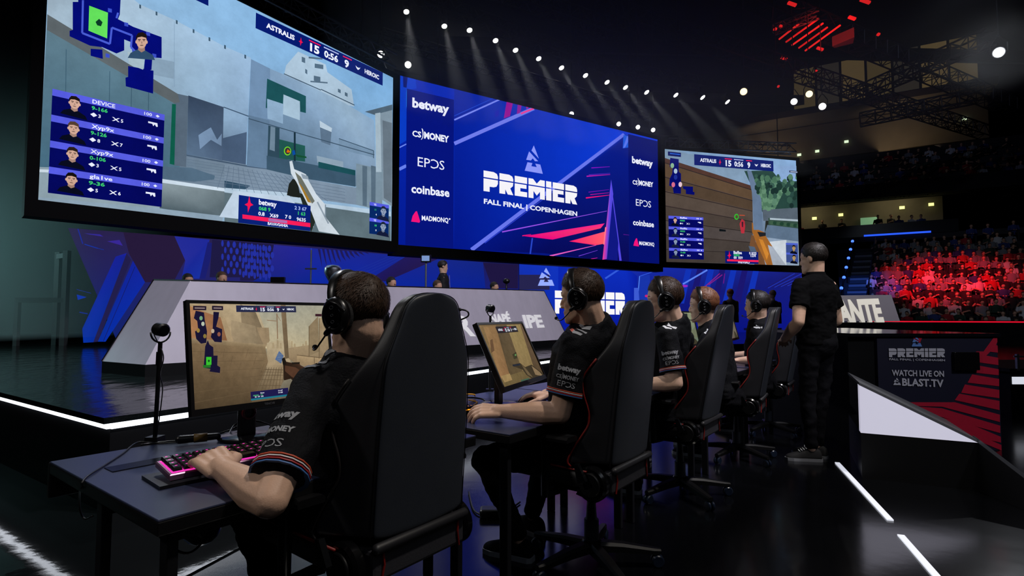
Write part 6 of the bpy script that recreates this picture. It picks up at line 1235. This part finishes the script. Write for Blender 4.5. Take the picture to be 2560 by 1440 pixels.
for k in range(9):
    x, y = onD(1, .06 + .07 * k, .62 + .1 * (k % 3)).xy; a = k * 1.3; q = V((x, y, Z)); dv = V((cos(a), sin(a), 0))
    cable(['tangled black and yellow cable behind the tilted monitor', 'tangled black cable behind the tilted monitor'][k % 2], [q - dv * .12, q - dv * .05 + V((.03, .02, .012)), q + UP * .02, q + dv * .06 + V((-.03, .03, .01)), q + dv * .13], .005, [mat('cable_yellow', (190, 130, 20), .5), M_blk2][k % 2], ['yellow cables on the second desk', 'black cables on the second desk'][k % 2])
# things hanging under the nearest desk and lying on the floor
cable('black cable drooping under the nearest desk', [onD(0, .12, .45, .69), onD(0, .16, .42, .55), onD(0, .24, .40, .47), onD(0, .32, .42, .52), onD(0, .34, .44, .6)], .004)
root = thing('power_brick', 'rounded dark device hanging in cables under the nearest desk', 'device', onD(0, .27, .50, .50)); mb = MB(); mb.capsule((0, 0, .05), (.03, .05, .0), .05, .06); mb.capsule((.03, .05, .02), (.08, .10, .06), .045, .03); mb.build('casing', M_gloss, root, smooth=1); mb = MB(); mb.tube(spline([(0, 0, .09), (-.04, .0, .14), (.0, .02, .19)], 6), .006, 6); mb.build('cord', M_blk2, root)
cable('black cable loop on the floor behind the nearest chair', [onz(1172, 1230, .01), onz(1185, 1275, .01), onz(1215, 1288, .01), onz(1260, 1282, .01), onz(1300, 1255, .01)], .006)
root = thing('foot_pedal_box', 'small black junction box on the floor under the second desk', 'junction box', onz(1232, 1290, .0)); mb = MB(); mb.box((0, 0, .025), (.16, .1, .05)); o = mb.build('casing', M_blk2, root); bevel(o, .015)
# ------------------------------------------------------------------ right side: branded counter, ramp, floor strips
Yc = 5.05; x0, x1 = aty(2192, 840, Yc).x, aty(2492, 840, Yc).x; zt = 1.06
root = thing('counter', 'dark branded counter with title and watch live lettering, red stripes on its right', 'counter', (x0, Yc, 0)); off = root.location
mb = MB(); mb.prism([(x0, Yc, 0), (x1, Yc, 0), (x1, Yc, zt - .03), (x0, Yc, zt - .03)], (0, 2.3, 0)); mb.build('body', mat('counter_navy', (16, 17, 40), .5, var=.08), root, off=off)
mb = MB(); mb.prism([(x0 - .25, Yc - .02, zt - .03), (x1 + .02, Yc - .02, zt - .03), (x1 + .02, Yc + 2.3, zt - .03), (x0 - .25, Yc + 2.3, zt - .03)], (0, 0, .03)); mb.build('glossy_top', mat('counter_gloss', (14, 15, 20), .06), root, off=off)
mb = MB(); mb.prism([(x0 - .25, Yc + .03, 0), (x0, Yc + .03, 0), (x0, Yc + .03, zt - .03), (x0 - .25, Yc + .03, zt - .03)], (0, 2.2, 0)); mb.build('side_panel', M_black, root, off=off)
S = Screen((x0, Yc - .001, 0), (1, 0, 0), UP, .0025); S.W = x1 - x0; S.H = zt - .035; crop(S, 1960, 780, 2.182); S.L = 1; RED = (150, 14, 40)
for p in ([(1160, 115), (1185, 115), (1150, 190), (1060, 280), (1040, 280)], [(1060, 275), (1120, 215), (1050, 215), (1010, 235)], [(1120, 205), (1155, 180), (1170, 185), (1170, 222), (1110, 215)], [(1085, 235), (1170, 250), (1170, 290), (1065, 275)], [(1050, 290), (1170, 312), (1170, 345), (1035, 330)], [(1025, 340), (1172, 365), (1172, 405), (1000, 385)], [(985, 395), (1173, 425), (1173, 470), (965, 440)], [(955, 445), (1174, 485), (1174, 535), (930, 480)], [(640, 492), (930, 492), (1176, 560), (1176, 600), (860, 516), (700, 512)], [(720, 515), (860, 525), (1178, 620), (1178, 660), (850, 570)], [(820, 568), (1000, 605), (1180, 680), (1182, 712), (1040, 680), (860, 590)], [(900, 620), (1040, 660), (1184, 725), (1185, 755), (1100, 720)], [(585, 112), (610, 112), (640, 135), (620, 140)], [(675, 116), (720, 135), (752, 140), (740, 170), (700, 140)]): S.cur = 'printed_stripe#%d' % len(S.parts); S.poly(p, RED)
cols = S.parts; S.cur = 'lettering'; S.L = 3; S.W = 0
for q_, (t_, a, b, h, k) in enumerate((('PREMIER', (570, 246), (875, 246), 48, 'logo'), ('FALL FINAL | COPENHAGEN', (572, 262), (875, 268), 11, .02), ('WATCH LIVE ON', (586, 346), (870, 352), 32, .03), ('BLAST.TV', (642, 400), (868, 408), 40, .035))): S.cur = 'lettering#%d' % q_; S.text(t_, a, b, h, WHT, k)
S.text('TRI', (593, 398), (635, 398), 40, WHT, 'logo'); S.cur = 'emblem'; S.text('TRI', (693, 188), (750, 188), 56, WHT, 'logo')
PM = {'printed_stripe': mat('print_crimson', (168, 16, 48), .5, var=.1), 'lettering': mat('letter_grey_white', (176, 176, 190), .5), 'emblem': mat('emblem_blue', (90, 130, 200), .5)}
for nm, m_ in S.parts.items(): m_.build(nm.split('#')[0], PM[nm.split('#')[0]], root, off=off, normals=False)
a = aty(2381, 880, Yc - .01); b = aty(2444, 925, Yc - .01); mb = MB(); mb.box(((a.x + b.x) / 2, Yc - .02, (a.z + b.z) / 2), (b.x - a.x, .04, a.z - b.z)); o = mb.build('wall_box', M_gloss, root, off=off, label='small black box fixed to the counter front'); bevel(o)
# ramp with lit white side
A_, B_, C_ = aty(2148, 963, 4.2), aty(2152, 1082, 4.2), onz(2445, 1107, aty(2152, 1082, 4.2).z)
E_ = V((3.22, 3.40, .16)); F_ = V((3.22, 3.40, 0)); root = thing('stage_ramp', 'ramp side with a glowing white triangle over a black base and grey sloped edge', 'ramp', (A_.x, A_.y, 0)); off = root.location
nrm = V((.5, 1, 0)).normalized()
mb = MB(); mb.prism([B_, C_, V((C_.x, C_.y, 0)), V((B_.x, B_.y, 0))], nrm * .9); mb.prism([C_, E_, F_, V((C_.x, C_.y, 0))], nrm * .7); mb.build('base', mat('ramp_black', (9, 9, 11), .4), root, off=off)
mb = MB(); mb.prism([A_, B_, C_], nrm * .1); mb.build('light_panel', mat('lit_acrylic', (205, 204, 220), .4, emit=.62, ecol=(214, 212, 232), var=.03), root, off=off)
mb = MB(); mb.prism([A_, C_, C_ + nrm * .85, A_ + nrm * .85], (0, 0, .02)); mb.prism([C_, E_, E_ + nrm * .12, C_ + nrm * .12], (0, 0, .03)); mb.build('edge_cap', mat('ramp_edge_grey', (96, 98, 104), .4), root, off=off)
def floor_strip(a, b, w_, m, label):
    a, b = V(a), V(b); d = (b - a).normalized(); x = d.cross(UP) * w_ / 2; mb = MB(); mb.prism([a - x, b - x, b + x, a + x], (0, 0, .008)); return tag(mb.build('floor_light_strip', m), label, 'light strip')
floor_strip(onz(2093, 1158, .001), onz(2226, 1302, .001), .034, M_strip2, 'white light strip in the floor from the standing man\'s feet towards the camera')
floor_strip(onz(2252, 1340, .001), onz(2400, 1510, .001), .034, M_strip2, 'white light strip in the floor running out of the lower right, after a gap')
root = thing('stage_step', 'black stage step with a white light edge at the right border', 'step', (6.15, 6.9, 0)); mb = MB(); mb.box((1.5, .6, .25), (3, 1.4, .5)); mb.box((1.5, .6, .55), (3.02, 1.42, .04)); mb.build('body', M_black, root); mb = MB(); mb.prism([(0.02, -.112, .38), (3, -.112, .38), (3, -.112, .47), (.02, -.112, .47)], (0, .01, 0)); mb.build('light_edge', M_strip2, root); mb = MB(); mb.box((1.5, -.108, .72), (2.9, .012, .02)); mb.box((.1, -.1, .65), (.03, .03, .2)); mb.box((2.8, -.1, .65), (.03, .03, .2)); mb.build('rail', M_alu, root)
root = thing('light_bar', 'red glowing light bar near the floor between the standing man and the counter', 'light bar', aty(2122, 925, 8.2)); mb = MB(); mb.loft([[V((x, y * .1, z)) for x, z in ((-.2, -.11), (.16, -.11), (.16, .10), (-.02, .12), (-.2, .02))] for y in (0, 1)]); mb.build('casing', mat('bar_red', (110, 14, 30), .2, emit=.15), root); mb = MB(); mb.box((-.03, -.01, -.105), (.3, .02, .025)); mb.build('light_tube', M_redled, root); mb = MB(); mb.box((0, .05, -.35), (.05, .05, .5)); mb.build('stand', M_black, root)

P = aty(2108, 868, 9.6); root = thing('blue_screen', 'low blue glowing LED screen seen between the standing man and the counter', 'screen', P); mb = MB(); mb.box((0, .05, 0), (1.0, .08, .56)); mb.build('casing', M_frame, root); mb = MB(); mb.add([(-.48, 0, -.26), (.48, 0, -.26), (.48, 0, .26), (-.48, 0, .26)], [(0, 1, 2, 3)], [rgb(10, 20, 110), rgb(30, 60, 200), rgb(14, 30, 130), rgb(10, 20, 100)]); mb.add([(-.1, -.003, -.2), (.1, -.003, .05), (.06, -.003, .05), (-.16, -.003, -.2)], [(0, 1, 2, 3)], rgb(80, 110, 230)); mb.build('picture', PIX['flat'], root, normals=False)
# ------------------------------------------------------------------ seated crowd and people behind the podium
M_cskin = mat('crowd_skin', (206, 158, 132), .6); M_cj = mat('crowd_trousers', (24, 26, 34), .8)
def figure(shirt, hairm, pose=0):
    """seated spectator, facing +y, seat at z 0.45"""
    mb = MB(); lean = (.0, .06, -.03)[pose % 3]
    def sec(p, a, b, n=10): return [V(p) + V((a * cos(2 * pi * k / n), b * sin(2 * pi * k / n), 0)) for k in range(n)]
    mb.loft([sec((0, 0, .42), .17, .14), sec((0, 0, .55), .175, .13), sec((0, lean * .4, .75), .19, .13), sec((0, lean * .8, .93), .21, .12), sec((0, lean, 1.01), .14, .09), sec((0, lean, 1.04), .07, .06)])
    hands = [((-.12, .34, .62), (.12, .34, .62)), ((-.05, .30, .70), (.05, .31, .71)), ((-.2, .36, .6), (.08, .24, .80))][pose % 3]
    for s, h in zip((-1, 1), hands): mb.cm = 0; mb.capsule((s * .2, lean, .95), (s * .25, .06 + lean * .5, .72), .06, .05, 7, 2); mb.cm = 1 if pose != 1 else 0; mb.capsule((s * .25, .06 + lean * .5, .72), h, .045, .035, 7, 2); mb.cm = 1; mb.capsule(h, V(h) + V((0, .06, -.01)), .036, .03, 7, 2)
    mb.cm = 3
    for s in (-1, 1): mb.capsule((s * .09, 0, .5), (s * .14, .42, .5), .09, .065, 7, 2); mb.capsule((s * .14, .42, .5), (s * .13, .40, .08), .062, .045, 7, 2); mb.capsule((s * .13, .40, .04), (s * .14, .52, .03), .045, .035, 6, 2)
    mb.cm = 1; mb.capsule((0, lean, 1.02), (0, lean + .01, 1.10), .055, .05, 8, 2); mb.ell((0, lean + .02, 1.20), (.078, .095, .115), None, 10, 8); mb.ell((0, lean + .11, 1.185), (.014, .02, .02), None, 6, 4)
    mb.cm = 2; mb.ell((0, lean + .004, 1.235), (.084, .10, .095), Matrix.Rotation(-.35, 3, 'X'), 10, 7)
    me = mb.build('person', [shirt, M_cskin, hairm, M_cj], None, smooth=50); return me
SH = [('white', (205, 205, 210)), ('pale grey', (130, 132, 140)), ('red', (170, 40, 48)), ('black', (26, 26, 30)), ('blue', (50, 66, 130)), ('dark green', (36, 60, 48))]
HR = [mat('crowd_hair_dark', (34, 26, 22), .7), mat('crowd_hair_brown', (80, 56, 38), .7)]
protos = []
for i, (nm, cc) in enumerate(SH):
    for p_ in range(2): protos.append((nm, figure(mat('shirt_%s' % nm.replace(' ', '_'), cc, .85), HR[(i + p_) % 2], (i + p_ * 2) % 3)))
used = set(); RC = random.Random(21); FR = atan2(-QX.y, -QX.x) - pi / 2
def seat_person(P, where, gp, weights, i=None, rz=0, sc=1.0, label=None):
    nm, pr = RC.choices(protos, [weights[k // 2] for k in range(len(protos))])[0] if i is None else protos[i]
    if pr.name in used: o = pr.copy(); C.objects.link(o)
    else: o = pr; used.add(pr.name)
    o.location = P; o.rotation_euler.z = FR + rz; o.scale = (sc,) * 3
    return tag(o, label or 'spectator in a %s top seated in %s' % (nm, where), 'person', '%s tops, %s' % (nm, gp))
for r in range(13):
    t = -3.6 + .12 * (r % 2) + .10 * r
    if r < 3: t += .0
    while t < 4.2:
        if RC.random() > .06:
            red = 3 <= r <= 11
            seat_person(SP(t + RC.uniform(-.06, .06), r * .85 + .15 + RC.uniform(-.05, .05), .2 + r * .42 - .4), ('the front rows of the lower stand', 'the red lit middle of the lower stand', 'the top rows of the lower stand')[0 if r < 3 else 1 if r < 10 else 2], ('front rows', 'red lit rows', 'top rows')[0 if r < 3 else 1 if r < 10 else 2], (2, 2, 2, 4, 2, 2) if r < 3 else (3, 3, 3, 4, 2, 2) if r < 10 else (3, 3, 1, 3, 2, 1), rz=RC.uniform(-.35, .35), sc=RC.uniform(.93, 1.07))
        t += .50
for r in range(6):
    t = -6.5 + .2 * (r % 2) + r * .2
    while t < 6.5:
        if RC.random() > .34: seat_person(SP(t, 13.55 + r * .85, 9.7 + r * .62 - .45), 'the dark upper stand', 'upper stand', (1, 2, 1, 4, 2, 1), rz=RC.uniform(-.3, .3))
        t += .62
for t, nm_, i, q in ((-5.4, 'standing', 6, 13.0), (-4.2, 'standing', 7, 13.2), (-2.1, 'standing', 6, 12.6), (-1.35, 'standing', 7, 12.8), (-.3, 'seated', 0, 12.2), (-1.0, 'seated', 8, 12.1), (.2, 'seated', 9, 12.2), (-6.8, 'seated', 4, 12.4)):
    o = seat_person(SP(t, q, 6.55 if nm_ == 'seated' else 6.8), '', 'balcony', None, i, RC.uniform(-.5, .5), label='spectator in a %s top on the balcony under the lit concourse wall' % protos[i][0]); o['group'] = 'balcony spectators, %s tops' % protos[i][0]
for k, (t, q, z) in enumerate(((2.6, 11.0, 5.0), (3.4, 11.0, 5.0), (4.6, 11.1, 5.1))): seat_person(SP(t, q + .6, z + .6), '', 'blue lit', None, 8 + k % 2, label='spectator lit blue above the top row at the right'); 
# people behind the podium
def behind(px, py, Y, label, shirt, hairm, rz=0, sc=1.0):
    P = aty(px, py, Y); o = figure(shirt, hairm, 1); o.location = (P.x, P.y, P.z - 1.31 * sc); o.rotation_euler.z = rz; o.scale = (sc,) * 3; return tag(o, label, 'person')
MJ = mat('rival_jersey', (22, 24, 34), .7)
behind(549, 681, 9.3, 'seated rival player whose hair shows over the left end of the podium', MJ, HR[1], -2.2); behind(972, 694, 10.2, 'seated rival player whose head shows over the podium behind the nearest player', MJ, HR[0], -2.2); behind(1087, 702, 10.9, 'seated rival player in front of the man in the suit', MJ, HR[1], -2.2); behind(1229, 706, 11.8, 'seated rival player near the right end of the podium', MJ, HR[0], -2.2)
behind(465, 686, 9.2, 'seated rival player with a pale headset at the far left of the podium', MJ, HR[0], -2.2)
o = behind(1830, 723, 15.4, 'person with curly reddish hair seated beyond the farthest monitors', mat('coat_brown', (60, 40, 36), .8), mat('hair_reddish', (150, 74, 56), .7), .4, 1.05)
o = behind(1936, 726, 14.7, 'person with a red headset in a dark jacket, beyond the farthest player', MJ, mat('hair_sandy', (130, 100, 80), .7), .3, 1.0)
# man in the suit
b = onz(1108, 780, .6); b = V((aty(1108, 660, 12.2).x, 12.2, .6)); fw = V((.9, .1, 0)).normalized(); rt = fw.cross(UP); z_ = UP
sp = [(b + z_ * .98, .16, .12), (b + z_ * 1.12, .155, .115), (b + z_ * 1.27, .175, .125), (b + z_ * 1.43, .195, .125), (b + z_ * 1.53, .15, .09), (b + z_ * 1.575, .066, .06)]
lg = [(b + rt * s * .09 + z_ * .95, b + rt * s * .1 + z_ * .52, b + rt * s * .1 + z_ * .1, fw) for s in (-1, 1)]
M_suit = mat('suit_black', (14, 14, 20), .8); M_shirt = mat('shirt_lavender', (150, 150, 200), .7)
r7, M7, b7, j7 = person('man with a short beard in a dark suit standing behind the podium', b + z_ * 1.72, fw + V((.1, .2, -.1)), UP, 1.08, b - rt * .19 + z_ * 1.47, b - rt * .27 + z_ * 1.17, b - rt * .18 + fw * .2 + z_ * 1.08, b + rt * .19 + z_ * 1.47, b + rt * .27 + z_ * 1.17, b + rt * .18 + fw * .2 + z_ * 1.08, sp, rt, lg, (fw, (0, 0, -1), REST), (fw, (0, 0, -1), REST), M_hairb, vox=.012, strands=500, top=.012, jersey=False, jm=M_suit, seed=31, sleeve=1.75)
mb = MB(); mb.prism([b + fw * .135 - rt * .05 + z_ * 1.53, b + fw * .135 + rt * .05 + z_ * 1.53, b + fw * .15 + z_ * 1.2], fw * .012); mb.build('shirt_front', M_shirt, r7, off=r7.location)
# things along the podium top
root = thing('trophy', 'shiny silver trophy on the podium behind the nearest player', 'trophy', (0, 0, 0)); P = aty(832, 694, 8.6); root.location = P; mb = MB(); mb.loft([[V((cos(2 * pi * k / 20) * r, sin(2 * pi * k / 20) * r, z)) for k in range(20)] for r, z in ((.08, -.30), (.085, -.24), (.05, -.2), (.045, -.1), (.10, 0), (.135, .08), (.13, .15), (.09, .19), (.02, .2))]); mb.build('cup', mat('silver', (225, 230, 240), .28, 1), root, smooth=40)
root = thing('floodlight', 'small lamp on a tall thin stand behind the podium, above the man in the suit', 'lamp', V((aty(1065, 650, 11.4).x, 11.4, .6))); h = aty(1065, 650, 11.4).z - .6; mb = MB(); mb.tube([(0, 0, 0), (0, 0, h)], .02, 8); mb.build('stand', M_alu, root); mb = MB(); mb.box((0, 0, h + .03), (.2, .1, .16)); o = mb.build('lamp_head', M_blk2, root); mb = MB(); mb.box((0, -.055, h + .03), (.16, .01, .11)); mb.build('lamp_face', glow('lamp_face', (130, 160, 210), .5), root)
root = thing('light_pole', 'thin pole with a pale cross bar behind the podium, left of the trophy', 'pole', V((aty(777, 690, 9.6).x, 9.6, .6))); h = aty(777, 625, 9.6).z - .6; mb = MB(); mb.tube([(0, 0, 0), (0, 0, h)], .014, 8); mb.build('pole', M_alu, root); mb = MB(); mb.box((0, 0, aty(777, 672, 9.6).z - .6), (.2, .03, .025)); mb.build('cross_bar', M_alu, root)
P = aty(695, 699, 8.7); root = thing('monitor', 'black monitor back peeking over the podium, left of the trophy', 'monitor', P); mb = MB(); mb.box((0, 0, -.04), (.22, .06, .16)); mb.box((0, 0, -.2), (.05, .05, .2)); o = mb.build('casing', M_mon, root); bevel(o)
P = aty(1266, 706, 11.9); root = thing('webcam', 'small dark camera peeking over the podium near its right end', 'camera', P); mb = MB(); mb.ell((0, 0, .03), (.08, .06, .06)); mb.tube([(0, 0, 0), (0, 0, -.3)], .02, 6); mb.build('casing', M_blk2, root, smooth=1)
# scaffold and cases in the haze at the left
root = thing('scaffold', 'dim scaffold frame standing in the haze at the far left behind the stage', 'scaffold', V((-9.4, 11.5, .6)))
for x, y in ((0, 0), (-.42, .3)):
    mb = MB(); mb.box((x, y, 1.0), (.1, .1, 2.0)); mb.build('upright', mat('scaffold_grey', (60, 64, 64), .5, .3), root)
mb = MB(); mb.beam((0, 0, 1.9), (-.42, .3, 1.9), .1); mb.beam((0, 0, .95), (-.9, -.1, .95), .1); mb.build('cross_bar', mat('scaffold_grey', (60, 64, 64), .5, .3), root); mb = MB(); mb.box((-.9, -.1, .5), (.08, .08, 1.0)); mb.build('upright', MATS['scaffold_grey'], root)
